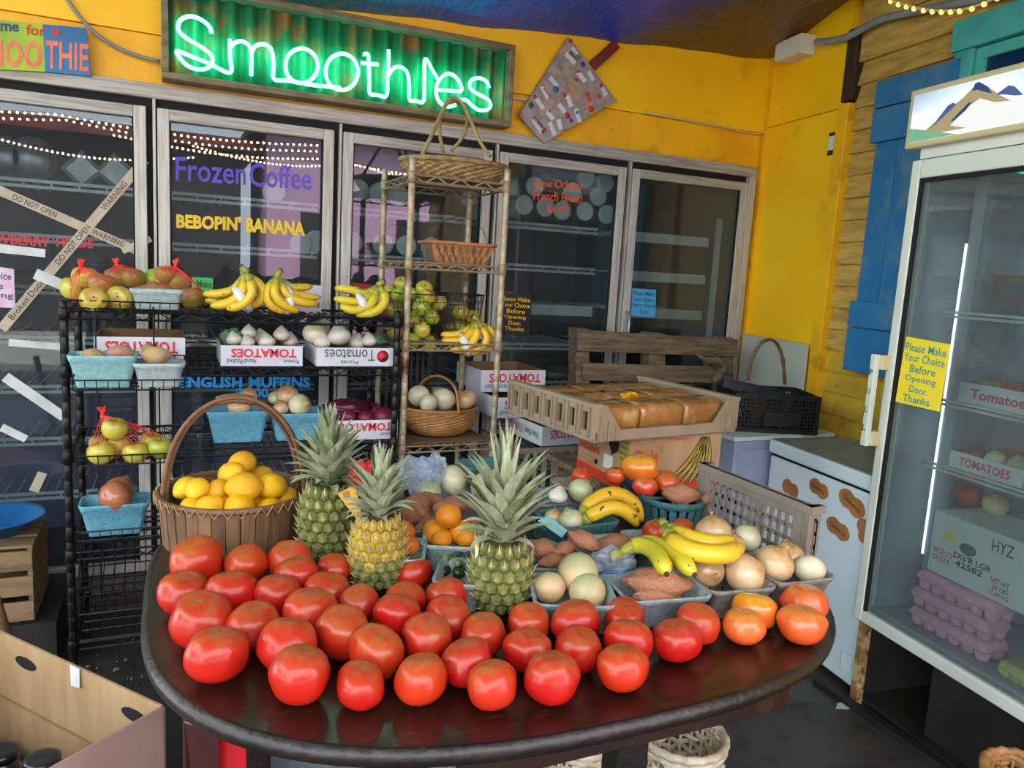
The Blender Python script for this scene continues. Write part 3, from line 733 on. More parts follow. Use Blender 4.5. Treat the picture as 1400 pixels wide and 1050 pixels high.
tape('short angled tape beside the green apples on the taped door', (48, 374), (92, 392), 15, 'tape_white', (), GY-.007)
tape('thick white tape sloping beside the rack post, mid height', (7, 515), (88, 570), 14, 'tape_white')
tape('torn white tape low on the taped door, left of the rack post', (2, 584), (36, 600), 11, 'tape_white')
tape('upright scrap of tape low on the taped door above the crate', (46, 672), (58, 646), 12, 'tape')
tape('horizontal white tape high beside the rack post', (12, 468), (84, 474), 10, 'tape_white')
# containers and cups on the cooler shelves
cup = MB(); cup.lathe([(.038, .30), (.043, .012)], 20); cup = cup.mesh('cups', 'clear_plastic')
lid = MB(); lid.lathe([(.001, -.002), (.030, -.002), (.036, -.004), (.047, -.004), (.048, .002), (.047, .012), (.001, .012)], 24); lid = lid.mesh('lid', 'white_paint')
def cups(px, py, i, lab, Y=BY+.17):
    p = WY(px, py, Y)
    t = thing('cup_stack', lab, 'cups', p)
    M_ = Matrix.Rotation(R(-90+rnd.uniform(-3, 3)), 4, 'X')
    inst('cups', cup, t, M_); inst('lid', lid, t, M_)
L4 = [(801, 243), (828, 250), (818, 269), (783, 263), (731, 255), (717, 280), (746, 283), (769, 288), (800, 289), (830, 293)]
N4 = ['top middle', 'top right', 'second tier, right', 'second tier, middle', 'top left', 'bottom tier, first', 'bottom tier, second', 'bottom tier, third', 'bottom tier, fourth', 'bottom tier, last']
for i, (x, y) in enumerate(L4): cups(x, y, i, 'bagged stack of cups with white round end in the fourth door, '+N4[i])
L3 = [(490, 260), (519, 264), (545, 268), (482, 332), (524, 334), (556, 336), (590, 338)]
N3 = ['upper shelf, left', 'upper shelf, middle', 'upper shelf, right', 'lower shelf, leftmost', 'lower shelf, second', 'lower shelf, third', 'lower shelf, last']
for i, (x, y) in enumerate(L3): cups(x, y, i, 'bagged stack of cups with white round end in the third door, '+N3[i])
for i, (x, y) in enumerate(((375, 262), (412, 333), (432, 330))): cups(x, y, i, 'bagged stack of cups with white round end in the second door, '+['high up', 'low left', 'low right'][i])
def platter(px, py, r, tilt, lab, sq=False, black=False):
    p = WY(px, py, BY+.2)
    t = thing('plastic_platter', lab, 'platter', p)
    M_ = Matrix.Rotation(R(-90), 4, 'X') @ Matrix.Rotation(R(tilt), 4, 'Z')
    n = 20 if not sq else 4
    MB().lathe([(r, 0), (r*.96, .012), (r*.7, .02), (r*.66, .06), (r*.6, .066), (.001, .066)], n, Matrix.Rotation(PI/4 if sq else 0, 4, 'Z'), not sq).xf(M_).part('dome', 'clear_plastic', t, world=False)
    MB().lathe([(r*.72, -.004), (r*.74, 0), (r*.6, .01), (.001, .01)], n, Matrix.Rotation(PI/4 if sq else 0, 4, 'Z'), not sq).xf(M_).part('tray', 'steel' if not black else 'dark_metal', t, world=False)
platter(43, 218, .085, 0, 'round clear plastic platter standing on the taped door shelf')
platter(2, 214, .08, 0, 'round clear plastic platter cut by the left edge of the photo')
platter(112, 232, .075, 45, 'silver wedge tray leaning on the taped door shelf', True)
platter(158, 235, .075, 40, 'dull wedge tray leaning beside the silver wedge tray', True)
# dark boxes low in the cooler
bx = [(-.36, 1.24, .12, .10, 'cooler_purple', 'small dark carton on a taped door shelf'), (.22, 1.00, .2, .08, 'dark_metal', 'dark carton behind the blue lettering'), (1.70, .93, .3, .09, 'dark_metal', 'dark carton low in the fourth door'), (2.25, .92, .25, .12, 'dark_metal', 'dark carton low in the last door behind the pallet')]
for x, z, w_, h_, m_, lab in bx:
    zz = min(SHZ, key=lambda s: abs(s-z)); b_ = MB().box((x, BY+.22, zz+.002), (x+w_, BY+.45, zz+h_))
    b_.box((x+.01, BY+.215, zz+h_*.4), (x+w_-.01, BY+.22, zz+h_*.6)); b_.top('carton', m_, lab, 'carton', bev=.004)

# ------------------------------------------------------------------ neon sign
NY = BY-.115
c = [WY(221, -14, NY+.03), WY(700, 68, NY+.03), WY(697, 177, NY+.03), WY(221, 117, NY+.03)]
zt = 2.42; zb = 2.075; x0 = c[3].x; x1 = c[2].x
ns = thing('neon_sign', 'green neon sign reading Smoothies on a corrugated iron panel', 'neon sign', ((x0+x1)/2, BY-.06, zb))
NB = BY-.014
for lo, hi in (((x0, NB-.09, zb), (x1, NB, zb+.024)), ((x0, NB-.09, zt-.024), (x1, NB, zt)), ((x0, NB-.09, zb+.024), (x0+.024, NB, zt-.024)), ((x1-.024, NB-.09, zb+.024), (x1, NB, zt-.024))):
    P('frame_board', 'old_frame', ns, (lo, hi), bev=.004)
pan = MB(); k = 0; n_ = 300; vs = []; fs = []
for i in range(n_+1):
    x = x0+.02+(x1-x0-.04)*i/n_; y = NB-.03+.015*math.sin(2*PI*(x-x0)/.066)
    vs += [(x, y, zb+.02), (x, y, zt-.02)]
for i in range(n_): fs.append((2*i, 2*i+2, 2*i+3, 2*i+1))
pan.add(vs, fs, True); pan = pan.part('corrugated_panel', 'green_iron', ns)
so = pan.modifiers.new('solid', 'SOLIDIFY'); so.thickness = .002
K1 = lambda pts: [(x/2.979, y/2.979) for x, y in pts]
K2 = lambda pts: [(440+x/2.979, y/2.979) for x, y in pts]
def ring(cx, cy, rx, ry, a0, a1, n=14): return [(cx+rx*math.cos(R(a0+(a1-a0)*i/n)), cy+ry*math.sin(R(a0+(a1-a0)*i/n))) for i in range(n+1)]
NT = NB-.075
strokes = [
 K1([(862, 134), (850, 105), (815, 78), (775, 67), (740, 78), (725, 105), (735, 135), (775, 165), (825, 195), (858, 222), (866, 248), (850, 274), (812, 283), (765, 268), (730, 232), (721, 208), (760, 222), (850, 258), (937, 296), (936, 225), (936, 160)]),
 K1([(936, 196), (955, 175), (985, 168), (1010, 182), (1022, 205), (1024, 255), (1023, 308)]),
 K1([(1024, 215), (1040, 188), (1070, 180), (1098, 192), (1110, 220), (1114, 270), (1116, 322), (1170, 328), (1228, 338)]),
 K1(ring(1228, 268, 66, 70, 90, 450, 20)),
 K1([(1240, 342), (1310, 350), (1385, 357)]),
 K2(ring(81, 293, 66, 74, 95, 455, 20)),
 K2([(-30, 348), (20, 352), (78, 362)]),
 K2([(160, 256), (196, 260), (230, 263)]),
 K2([(170, 222), (188, 222), (191, 260), (194, 330), (196, 380), (228, 387), (263, 390), (268, 320), (272, 250), (272, 203)]),
 K2([(272, 305), (288, 282), (312, 272), (338, 283), (352, 310), (356, 360), (358, 407), (385, 411), (414, 412), (418, 330), (421, 240), (450, 285), (475, 328)]),
 K2([(470, 366), (520, 369), (568, 370), (560, 335), (540, 310), (512, 300), (485, 318), (466, 352), (468, 392), (486, 422), (515, 434), (545, 428)]),
 K2([(682, 358), (668, 330), (638, 318), (608, 328), (603, 356), (630, 380), (672, 402), (687, 426), (675, 446), (640, 448), (612, 430), (588, 408), (555, 405)]),
]
for s_ in strokes:
    pts = spline([WY(x, y, NT) for x, y in s_], 5)
    MB().tube(pts, .0072, 8).part('neon_tube', 'neon', ns)
for s_ in strokes[::2]:
    q = WY(*s_[0], NT)
    MB().tube([q, q+Vector((0, .06, 0))], .004, 6).part('tube_support', 'steel', ns)
# hand painted sign
Y_ = BY-.045
tl, tr_, br, bl = [WY(x, y, Y_) for x, y in ((-50, 22), (118, 38), (124, 104), (-50, 92))]
m1 = WY(58, 33, Y_); m2 = WY(62, 98, Y_)
ps = thing('painted_sign', 'hand painted smoothie sign, lime and blue board resting on the door header', 'sign', (tl.x/2+tr_.x/2, Y_, bl.z))
MB().slab([tl, m1, m2, bl], (0, .02, 0)).part('board', 'lime_paint', ps)
MB().slab([m1, tr_, br, m2], (0, .02, 0)).part('board', 'sign_blue', ps)
def flat_text(txt, x0, y0, x1, y1, h, Y, mat_, parent, bold=.02, lean=0):
    mb = MB(); text_add(mb, txt, WY(x0, y0, Y), WY(x1, y1, Y), WY(x0+lean, y0-h, Y), bold, .002); return mb.part('lettering', mat_, parent)
flat_text('time', -12, 42, 26, 44, 15, Y_, 'ink_navy', ps)
flat_text('for', 36, 48, 63, 50, 15, Y_, 'ink_red', ps)
flat_text('a', 70, 49, 83, 50, 10, Y_, 'ink_red', ps)
flat_text('SMOO', -36, 90, 58, 94, 38, Y_, 'ink_salmon', ps)
flat_text('THIE', 62, 93, 121, 98, 38, Y_, 'ink_salmon', ps)
# kite-shaped board with stickers
KY = BY-.05
q = [WY(x, y, KY) for x, y in ((778, 50), (843, 137), (744, 196), (710, 157))]
kt = thing('sticker_board', 'grey kite shaped board covered in small stickers hung on the yellow wall', 'board', (sum(p.x for p in q)/4, KY, q[2].z))
MB().slab(q, (0, .022, 0)).part('board', 'kite', kt, .003)
a = WY(806, 94, KY+.012); b = WY(843, 60, KY+.012)
MB().bar(a, b, .045, .016, (0, 1, 0)).part('stick', 'red_wood', kt)
stk = [(780, 56, 3, 'ink_red2'), (797, 88, 3.6, 'ink_purple'), (791, 98, 2.2, 'ink_red'), (788, 109, 2.6, 'ink_red2'), (760, 122, 4.6, 'sign_blue'), (772, 130, 3, 'ink_red2'), (726, 144, 4, 'ink_green'), (731, 132, 2.6, 'ink_red'), (822, 117, 2.4, 'ink_red2'), (819, 132, 3.4, 'ink_red'), (808, 149, 4.6, 'ink_red'), (776, 158, 4, 'ink_red2'), (781, 165, 3, 'ink_purple'), (789, 154, 2.6, 'sign_blue'), (742, 180, 2.4, 'ink_red2'), (751, 152, 2, 'ink_red')]
for x, y, r_, m_ in stk:
    p = WY(x, y, KY-.001); rr = r_*depth(p)/F_PX
    MB().lathe([(rr, 0), (rr*.9, .002), (.0001, .002)], 12, Matrix.Translation(p) @ Matrix.Rotation(R(90), 4, 'X')).part('sticker', m_, kt)
for x, y, a_, l_, m_ in ((780, 80, 35, 16, 'card_white'), (766, 92, 40, 10, 'kraft_pink'), (757, 112, 40, 14, 'card_white'), (745, 126, 55, 16, 'card_white'), (783, 123, 50, 16, 'bread_side'), (806, 135, 80, 14, 'ink_salmon'), (738, 142, 45, 14, 'card_white'), (735, 172, 48, 18, 'card_white'), (755, 176, 60, 16, 'card_white'), (768, 148, 40, 12, 'card_white'), (778, 138, 60, 14, 'card_white'), (795, 105, 40, 14, 'card_white'), (808, 104, 50, 12, 'card_white'), (826, 125, 50, 10, 'card_white'), (752, 158, 40, 12, 'card_white'), (785, 70, 50, 10, 'card_white'), (765, 170, 70, 12, 'card_white'), (790, 158, 65, 16, 'card_white')):
    p = WY(x, y, KY-.0012); s_ = depth(p)/F_PX; d = Vector((math.cos(R(a_)), 0, -math.sin(R(a_)))); n = Vector((d.z, 0, -d.x))
    h_ = 3.2*s_; l2 = l_*s_*.58
    MB().slab([p-d*l2-n*h_, p+d*l2-n*h_, p+d*l2+n*h_, p-d*l2+n*h_], (0, -.0012, 0)).part('label', m_, kt)
mb = MB(); text_add(mb, 'Peace', WY(739, 118, KY), WY(751, 134, KY), WY(743, 115, KY), .02, .0035); mb.part('lettering', 'ink_red2', kt)
mb = MB(); text_add(mb, 'More Hearts', WY(800, 127, KY), WY(804, 139, KY), WY(806, 126, KY), .02, .0035); mb.part('lettering', 'ink_red2', kt)
mb = MB(); text_add(mb, 'BRING IT', WY(777, 74, KY), WY(790, 84, KY), WY(781, 69, KY), .02, .0035); mb.part('lettering', 'ink_black', kt)
mb = MB(); text_add(mb, 'TENANTS', WY(727, 162, KY), WY(744, 180, KY), WY(730, 159, KY), .02, .0035); mb.part('lettering', 'ink_black', kt)
P('rod', 'wire_white', kt, ((WY(700, 131, KY).x, BY-.02, WY(700, 131, KY).z-.006), (WY(724, 134, KY).x, BY-.01, WY(700, 131, KY).z+.006)))
# ------------------------------------------------------------------ produce meshes (unit radius, shared) and basket builders
def blob(name, mat_, fn, nu=22, nv=15):
    mb = MB(); vs = []; fs = []
    vs.append(fn(0, -PI/2))
    for i in range(1, nv):
        ph = -PI/2+PI*i/nv
        for j in range(nu): vs.append(fn(2*PI*j/nu, ph))
    vs.append(fn(0, PI/2)); last = len(vs)-1
    for j in range(nu): fs.append((0, 1+(j+1) % nu, 1+j))
    for i in range(nv-2):
        for j in range(nu):
            a = 1+i*nu; fs.append((a+j, a+(j+1) % nu, a+nu+(j+1) % nu, a+nu+j))
    a = 1+(nv-2)*nu
    for j in range(nu): fs.append((a+j, a+(j+1) % nu, last))
    mb.add(vs, fs, True)
    return mb.mesh(name, mat_)
def tomato_fn(seed, lobe=5, amp=.035, sq=.82, ex=1.05):
    g = random.Random(seed); p1 = g.uniform(0, 6); p2 = g.uniform(0, 6); a2 = g.uniform(.01, .05); o_ = Vector((seed*3.7, seed*1.9, 0))
    def f(t, p):
        c = math.cos(p); s = math.sin(p)
        r = 1+amp*math.cos(lobe*t+p1)*(.25+.75*max(0, s))*c + a2*math.cos(2*t+p2)*c
        z = sq*s
        if p > .85: z -= .115*((p-.85)/(PI/2-.85))**1.6
        if p < -1.1: z += .05*((-p-1.1)/(PI/2-1.1))**2
        cc = c**.86
        r *= 1+.11*noise.noise(Vector((c*math.cos(t), c*math.sin(t), s))*1.1+o_)
        return Vector((cc*r*ex*math.cos(t), cc*r/ex*math.sin(t), z))
    return f
TOM = [blob('tomato', 'tomato', tomato_fn(k, 5+k % 3, .02+.012*(k % 3), .86+.03*(k % 4), 1+.03*(k % 3)), 26, 18) for k in range(9)]
HEIR = [blob('heirloom_tomato', 'tomato_orange', tomato_fn(30+k, 6+k % 3, .055, .82, 1.03), 30, 18) for k in range(4)]
GOLD = [blob('heirloom_tomato', 'tomato_gold', tomato_fn(40, 5, .09, .82, 1.1), 30, 18)]
sc = MB(); pr = []
for k in range(10):
    a = 2*PI*k/10; r_ = .13 if k % 2 == 0 else .06
    pr.append((r_*math.cos(a), r_*math.sin(a)))
sc.prism(pr, -.02, .012); SCAR = sc.mesh('stem_scar', 'scar')
def lump(seed, sx, sy, sz, amp, taper=0.0, fr=1.6):
    def f(t, p):
        c = math.cos(p); s = math.sin(p)
        v = Vector((s, c*math.cos(t), c*math.sin(t)))           # long axis x
        tp = 1-taper*v.x*v.x
        v2 = Vector((v.x*sx, v.y*sy*tp, v.z*sz*tp))
        n = noise.noise(v*fr+Vector((seed*7.1, seed*3.3, 0)))
        return v2*(1+amp*n)+Vector((0, .12*amp*8*math.sin(v.x*1.7+seed)*.3, 0))
    return f
LEM = [blob('lemon', 'lemon', (lambda k: (lambda t, p: (lambda s, c: Vector((s*1.0+.13*(s**7), c**.95*.9*math.cos(t)*(1+.02*math.cos(3*t+k)), c**.95*.88*math.sin(t))))(math.sin(p), max(0, math.cos(p)))))(k), 20, 14) for k in range(3)]
ORA = blob('orange', 'orange', lambda t, p: Vector((math.cos(p)*math.cos(t), math.cos(p)*math.sin(t), .95*math.sin(p))), 22, 15)
ORD_ = blob('orange', 'orange_deep', lambda t, p: Vector((math.cos(p)*math.cos(t), math.cos(p)*math.sin(t), .95*math.sin(p))), 22, 15)
def apple_fn(seed):
    g = random.Random(seed); a = g.uniform(0, 6)
    def f(t, p):
        c = math.cos(p); s = math.sin(p)
        r = c**.85*(1+.03*math.cos(5*t+a)*max(0, -s)+.02*math.cos(2*t+a))*(1+.06*s)
        z = .92*s
        if p > .9: z -= .30*((p-.9)/(PI/2-.9))**1.5
        if p < -1.05: z += .16*((-p-1.05)/(PI/2-1.05))**1.5
        return Vector((r*math.cos(t), r*math.sin(t), z))
    return f
APP = {m_: [blob('apple', m_, apple_fn(k), 22, 16) for k in range(2)] for m_ in ('apple', 'apple_green', 'apple_russet')}
stm = MB(); stm.tube([(0, 0, .5), (.02, 0, .75), (.08, 0, .92)], [.05, .04, .05], 6); STEM = stm.mesh('stem', 'trunk')
def onion_fn(neck=.16, flat=.86):
    def f(t, p):
        c = math.cos(p); s = math.sin(p)
        z = flat*s + (neck*((p-1.05)/(PI/2-1.05))**1.5 if p > 1.05 else 0) - (.03 if p < -1.4 else 0)
        r = c if p < 1.05 else math.cos(1.05)*(1-((p-1.05)/(PI/2-1.05)))**.8+.0
        r *= 1+.006*math.cos(11*t)
        return Vector((r*math.cos(t), r*math.sin(t), z))
    return f
ONI = {m_: [blob('onion', m_, onion_fn(.14+.08*k, .84+.06*k), 22, 15) for k in range(2)] for m_ in ('onion_white', 'onion_tan', 'onion_brown', 'onion_green')}
MEL = [blob('round_squash', 'melon', (lambda k: (lambda t, p: Vector((math.cos(p)*math.cos(t), math.cos(p)*math.sin(t)*.96, (.92+.05*k)*math.sin(p)))))(k)) for k in range(2)]
def garlic_fn(t, p):
    c = math.cos(p); s = math.sin(p)
    r = (c if p < .8 else math.cos(.8)*(1-(p-.8)/(PI/2-.8))**1.4+.10*(1 if p < 1.5 else 0))*(1+.06*abs(math.cos(4*t)))
    return Vector((r*math.cos(t), r*math.sin(t), .78*s+(.5*((p-.8)/(PI/2-.8)) if p > .8 else 0)))
GAR = blob('garlic_bulb', 'garlic', garlic_fn, 24, 16)
SWP = [blob('sweet_potato', 'sweet_potato', lump(k, 1, .42+.05*k, .40+.04*k, .22, .45, 1.9), 18, 16) for k in range(4)]
POT = [blob('potato', 'potato', lump(k+9, 1, .78, .72, .16, .1, 1.5), 18, 14) for k in range(2)]
POTP = [blob('potato', 'potato_pink', lump(k+19, 1, .66, .62, .18, .2, 1.6), 18, 14) for k in range(2)]
BEE = blob('beet', 'beet', lambda t, p: Vector((math.cos(p)*math.cos(t), math.cos(p)*math.sin(t), .9*math.sin(p)-(.3 if p < -1.5 else 0))), 16, 12)
ZUC = blob('zucchini', 'zucchini', lambda t, p: Vector((math.sin(p), .42*math.cos(p)**.5*(1+.04*math.cos(6*t))*math.cos(t), .42*math.cos(p)**.5*(1+.04*math.cos(6*t))*math.sin(t))), 18, 14)
MES = dict(tomato=TOM, heirloom=HEIR, gold=GOLD, lemon=LEM, orange=[ORA], orange_deep=[ORD_], onion_white=ONI['onion_white'], onion_tan=ONI['onion_tan'], onion_brown=ONI['onion_brown'], onion_green=ONI['onion_green'],
    melon=MEL, garlic=[GAR], sweet=SWP, potato=POT, potato_pink=POTP, beet=[BEE], zucchini=[ZUC], apple=APP['apple'], apple_green=APP['apple_green'], apple_russet=APP['apple_russet'])
NAME = dict(tomato='tomato', heirloom='heirloom_tomato', gold='heirloom_tomato', lemon='lemon', orange='orange', orange_deep='orange', onion_white='onion', onion_tan='onion', onion_brown='onion', onion_green='onion', melon='round_squash', garlic='garlic_bulb', sweet='sweet_potato', potato='potato', potato_pink='potato', beet='beet', zucchini='zucchini', apple='apple', apple_green='apple', apple_russet='apple')
CAT = dict(heirloom='tomato', gold='tomato', onion_white='onion', onion_tan='onion', onion_brown='onion', onion_green='onion', melon='squash', garlic='garlic', sweet='sweet potato', potato_pink='potato', orange_deep='orange', apple_green='apple', apple_russet='apple')
_k = [0]; FR = []; _hold = [False]
tuft = MB()
for k in range(5):
    a = 2*PI*k/5; tuft.tube([(0, 0, .85), (.05*math.cos(a), .05*math.sin(a), 1.05), (.10*math.cos(a), .10*math.sin(a), 1.14)], [.05, .03, .012], 5)
TUFT = tuft.mesh('dry_neck', 'dry')
def fruit(kind, p, r, label, group=None, tilt=None, yaw=None, var=None):
    _k[0] += 1
    ms = MES[kind]; me = ms[(var if var is not None else _k[0]) % len(ms)]
    o = inst(NAME[kind], me)
    yaw = rnd.uniform(0, 6.28) if yaw is None else yaw
    tilt = (rnd.uniform(-12, 12), rnd.uniform(-12, 12)) if tilt is None else tilt
    o.location = p; o.rotation_euler = (R(tilt[0]), R(tilt[1]), yaw)
    o.scale = (r, r, r)
    if kind not in ('sweet', 'zucchini') and not _hold[0]: FR.append([o, r])
    tag(o, label, CAT.get(kind, NAME[kind].replace('_', ' ')), group)
    if kind in ('tomato', 'heirloom', 'gold'):
        top = max(v.co.z for v in me.vertices if abs(v.co.x) < .05 and abs(v.co.y) < .05)
        inst('stem_scar', SCAR, o, Matrix.Translation((0, 0, top)))
    elif kind.startswith('apple'): inst('stem', STEM, o)
    elif kind in ('onion_tan', 'onion_brown', 'onion_green', 'onion_white') : inst('dry_neck', TUFT, o)
    return o
def at_z(kind, x, y, wpx, z, label, group=None, **k):
    p = WZ(x, y, z); return fruit(kind, p, wpx/2*depth(p)/F_PX*.98, label, group, **k)
def at_y(kind, x, y, wpx, Y, label, group=None, **k):
    p = WY(x, y, Y); return fruit(kind, p, wpx/2*depth(p)/F_PX*.98, label, group, **k)
def long_z(kind, a, b, z, label, group=None, fat=1.0, z2=None, var=None):
    A_ = WZ(*a, z); B_ = WZ(*b, z if z2 is None else z2); c = (A_+B_)/2; d = B_-A_
    o = fruit(kind, c, d.length/2, label, group, var=var)
    o.rotation_euler = d.to_track_quat('X', 'Z').to_euler(); o.scale = (d.length/2, d.length/2*fat, d.length/2*fat)
    return o
# pulp berry baskets ------------------------------------------------
def rrect(w_, d_, r_, z, n=4):
    out = []
    for cx, cy, a0 in ((w_/2-r_, d_/2-r_, 0), (-w_/2+r_, d_/2-r_, 90), (-w_/2+r_, -d_/2+r_, 180), (w_/2-r_, -d_/2+r_, 270)):
        for i in range(n+1):
            a = R(a0+90*i/n); out.append(Vector((cx+r_*math.cos(a), cy+r_*math.sin(a), z)))
    return out
def basket_mesh(w_, d_, h, tp=.78, lip=.006, th=.004):
    mb = MB()
    L = [rrect(w_*tp, d_*tp, .012, 0), rrect(w_*(tp+.1*(1-tp)), d_*(tp+.1*(1-tp)), .016, h*.06), rrect(w_-.006, d_-.006, .02, h*.80), rrect(w_, d_, .02, h*.82), rrect(w_+lip, d_+lip, .022, h-.005), rrect(w_+lip*1.6, d_+lip*1.6, .024, h-.001), rrect(w_+lip, d_+lip, .022, h+.002), rrect(w_-2*th, d_-2*th, .018, h-.002), rrect(w_*tp-th, d_*tp-th, .012, .006)]
    mb.loops(L, True)
    return mb
def place_basket(pl, pr_, zr, dep, zb, mat_, label, name='produce_basket', slots=True, group=None, tp=.78, skew=0):
    "front rim corners seen at two pixels, at rim height zr; dep = depth; base at zb"
    a = pl if isinstance(pl, Vector) else WZ(*pl, zr); b = pr_ if isinstance(pr_, Vector) else WZ(*pr_, zr)
    d = b-a; w_ = d.length; ang = math.atan2(d.y, d.x)+R(skew)
    nrm = Vector((-math.sin(ang), math.cos(ang), 0))
    c = (a+b)/2+nrm*dep/2
    t = thing(name, label, 'basket', (c.x, c.y, zb), ang, group)
    mb = basket_mesh(w_, dep, zr-zb, tp); mb.part('tub', mat_, t, world=False)
    if slots:
        h = zr-zb; n = max(2, int(w_/.05))
        sl = MB()
        for k in range(n):
            x = (-.5+(k+.5)/n)*w_*tp*.85
            for s_ in (-1, 1):
                y0 = s_*(dep*tp/2+.0008)
                sl.box((x-.0022, min(y0, y0-s_*.004), h*.02), (x+.0022, max(y0, y0-s_*.004)+.0, h*.22))
        sl.part('slots', 'gap', t, world=False)['kind'] = 'stuff'
    return t
# bananas ------------------------------------------------------------
def banana(parent, pts, r, mat_='banana', stemlen=2, name='banana', tip=True):
    pts = spline(pts, 4); n = len(pts); rs = []
    for i in range(n):
        t = i/(n-1)
        k = min(1, .42+.58*min(1, t/.22)) if t < .22 else (1 if t < .8 else 1-.62*((t-.8)/.2)**1.5)
        rs.append(r*k)
    mb = MB()
    q = int(n*.12)+1
    mb.mi = 1; mb.tube(pts[:q+1], rs[:q+1], 7, caps=True)
    mb.mi = 0; mb.tube(pts[q:], rs[q:], 7, caps=True)
    o = mb.part(name, [mat_, 'banana_stem'], parent)
    if tip:
        d = (pts[-1]-pts[-2]).normalized()
        MB().tube([pts[-1]-d*r*.1, pts[-1]+d*r*.28], [rs[-1]*.9, rs[-1]*.55], 7).part('tip', 'banana_tip', o)
    return o
def hand(label, crown, list_, mat_='banana', band=None, group=None):
    "list_ of (3D points, radius)"
    c = Vector(crown); zmin = min(p.z for pts, r_ in list_ for p in pts)-max(r_ for _, r_ in list_)*.9
    t = thing('banana_bunch', label, 'bananas', (c.x, c.y, zmin), 0, group)
    for pts, r_ in list_: banana(t, pts, r_, mat_)
    d = (list_[0][0][0]-list_[0][0][1]).normalized()
    MB().tube([c-d*.006, c+d*.012, c+d*.022], [.011, .010, .012], 8).part('crown', 'banana_stem', t)
    MB().tube([c+d*.020, c+d*.028], [.012, .009], 8).part('crown_end', 'banana_tip', t)
    if band:
        mb = MB(); pts, r_ = band
        mb.tube(pts, r_, 8, closed=False, flat=1); mb.part('paper_band', 'tag_white', t)
    return t
# ------------------------------------------------------------------ wire shelving
def zigzag(mb, a, b, h, n, r_):
    a = Vector(a); b = Vector(b); pts = []
    for i in range(n+1):
        p = a.lerp(b, i/n); pts.append(p+Vector((0, 0, -h if i % 2 else 0)))
    for i in range(n): mb.tube(pts[i:i+2], r_, 4, caps=False)
def wire_shelf(mb, X0, X1, Y0, Y1, z, r_=.003, h=.024, step=.027):
    for zz in (z, z-h):
        rr = r_*1.35
        for a, b in (((X0, Y0), (X1, Y0)), ((X0, Y1), (X1, Y1)), ((X0, Y0), (X0, Y1)), ((X1, Y0), (X1, Y1))):
            mb.tube([(a[0], a[1], zz), (b[0], b[1], zz)], rr, 5, caps=False)
    nx_ = int((X1-X0)/.042)//2*2; ny_ = int((Y1-Y0)/.042)//2*2
    for Y in (Y0, Y1): zigzag(mb, (X0, Y, z), (X1, Y, z), h, nx_, r_*.9)
    for X in (X0, X1): zigzag(mb, (X, Y0, z), (X, Y1, z), h, ny_, r_*.9)
    n = int((X1-X0)/step)
    for k in range(1, n):
        x = X0+(X1-X0)*k/n; mb.tube([(x, Y0, z), (x, Y1, z)], r_*.7, 4, caps=False)
    for k in (1, 2, 3):
        y = Y0+(Y1-Y0)*k/4; mb.tube([(X0, y, z-.008), (X1, y, z-.008)], r_*.9, 4, caps=False)
def rack(t, X0, X1, Y0, Y1, zs, ztop, pr_, pmat, wmat, cut=None):
    for x in (X0, X1):
        for y in (Y0, Y1):
            prof = [(pr_*.7, 0), (pr_*1.5, .004), (pr_*1.5, .02), (pr_, .03)]
            z = .05
            while z < ztop-.03:
                prof += [(pr_, z), (pr_*.9, z+.0025), (pr_, z+.005)]; z += .0254*2
            prof += [(pr_, ztop-.004), (pr_*.6, ztop)]
            p_ = MB().lathe(prof, 10, Matrix.Translation((x, y, 0))).part('post', pmat, t)
            for zz in zs:
                MB().lathe([(pr_*1.05, zz-.03), (pr_*1.4, zz-.026), (pr_*1.25, zz+.008), (pr_*1.02, zz+.012)], 10, Matrix.Translation((x, y, 0))).part('collar', wmat, p_)
    for zz in zs:
        mb = MB(); wire_shelf(mb, X0, X1, Y0, Y1, zz); mb.part('shelf', wmat, t)
KX0, KX1, KY0, KY1 = -.298, .757, 2.70, 3.09
bk = thing('wire_rack', 'black wire shelving rack full of fruit in front of the cooler', 'shelving', ((KX0+KX1)/2, (KY0+KY1)/2, 0))
BZ = [1.252, 1.072, .798, .47, .16]
rack(bk, KX0, KX1, KY0, KY1, BZ, 1.285, .0127, 'black_post', 'black_wire')
mb = MB()      # raised lip along the left of the top shelf
for z in (1.262, 1.285): mb.tube([(-.285, 2.69, z), (.04, 2.69, z)], .0028, 5)
for k in range(12): mb.tube([(-.285+k*.0285, 2.69, 1.25), (-.285+k*.0285, 2.69, 1.285)], .002, 4)
mb.part('front_lip', 'black_wire', bk)
GX0, GX1, GY0, GY1 = .797, 1.168, 2.72, 3.11
bg_ = thing('wire_rack', 'narrow rusty beige wire shelving rack with baskets and bananas', 'shelving', ((GX0+GX1)/2, (GY0+GY1)/2, 0))
GZ = [1.772, 1.462, 1.162, .770]
rack(bg_, GX0, GX1, GY0, GY1, GZ+[.2], 1.83, .0127, 'beige_post', 'beige_wire')
mb = MB().box((GX0+.01, GY0+.015, 1.774), (GX1-.01, GY1-.015, 1.778)); mb.part('liner', 'kraft', bg_)
for z in (1.162, .770):
    MB().box((GX0+.01, GY0+.015, z+.004), (GX1-.01, GY1-.015, z+.007)).part('liner', 'kraft_in', bg_)
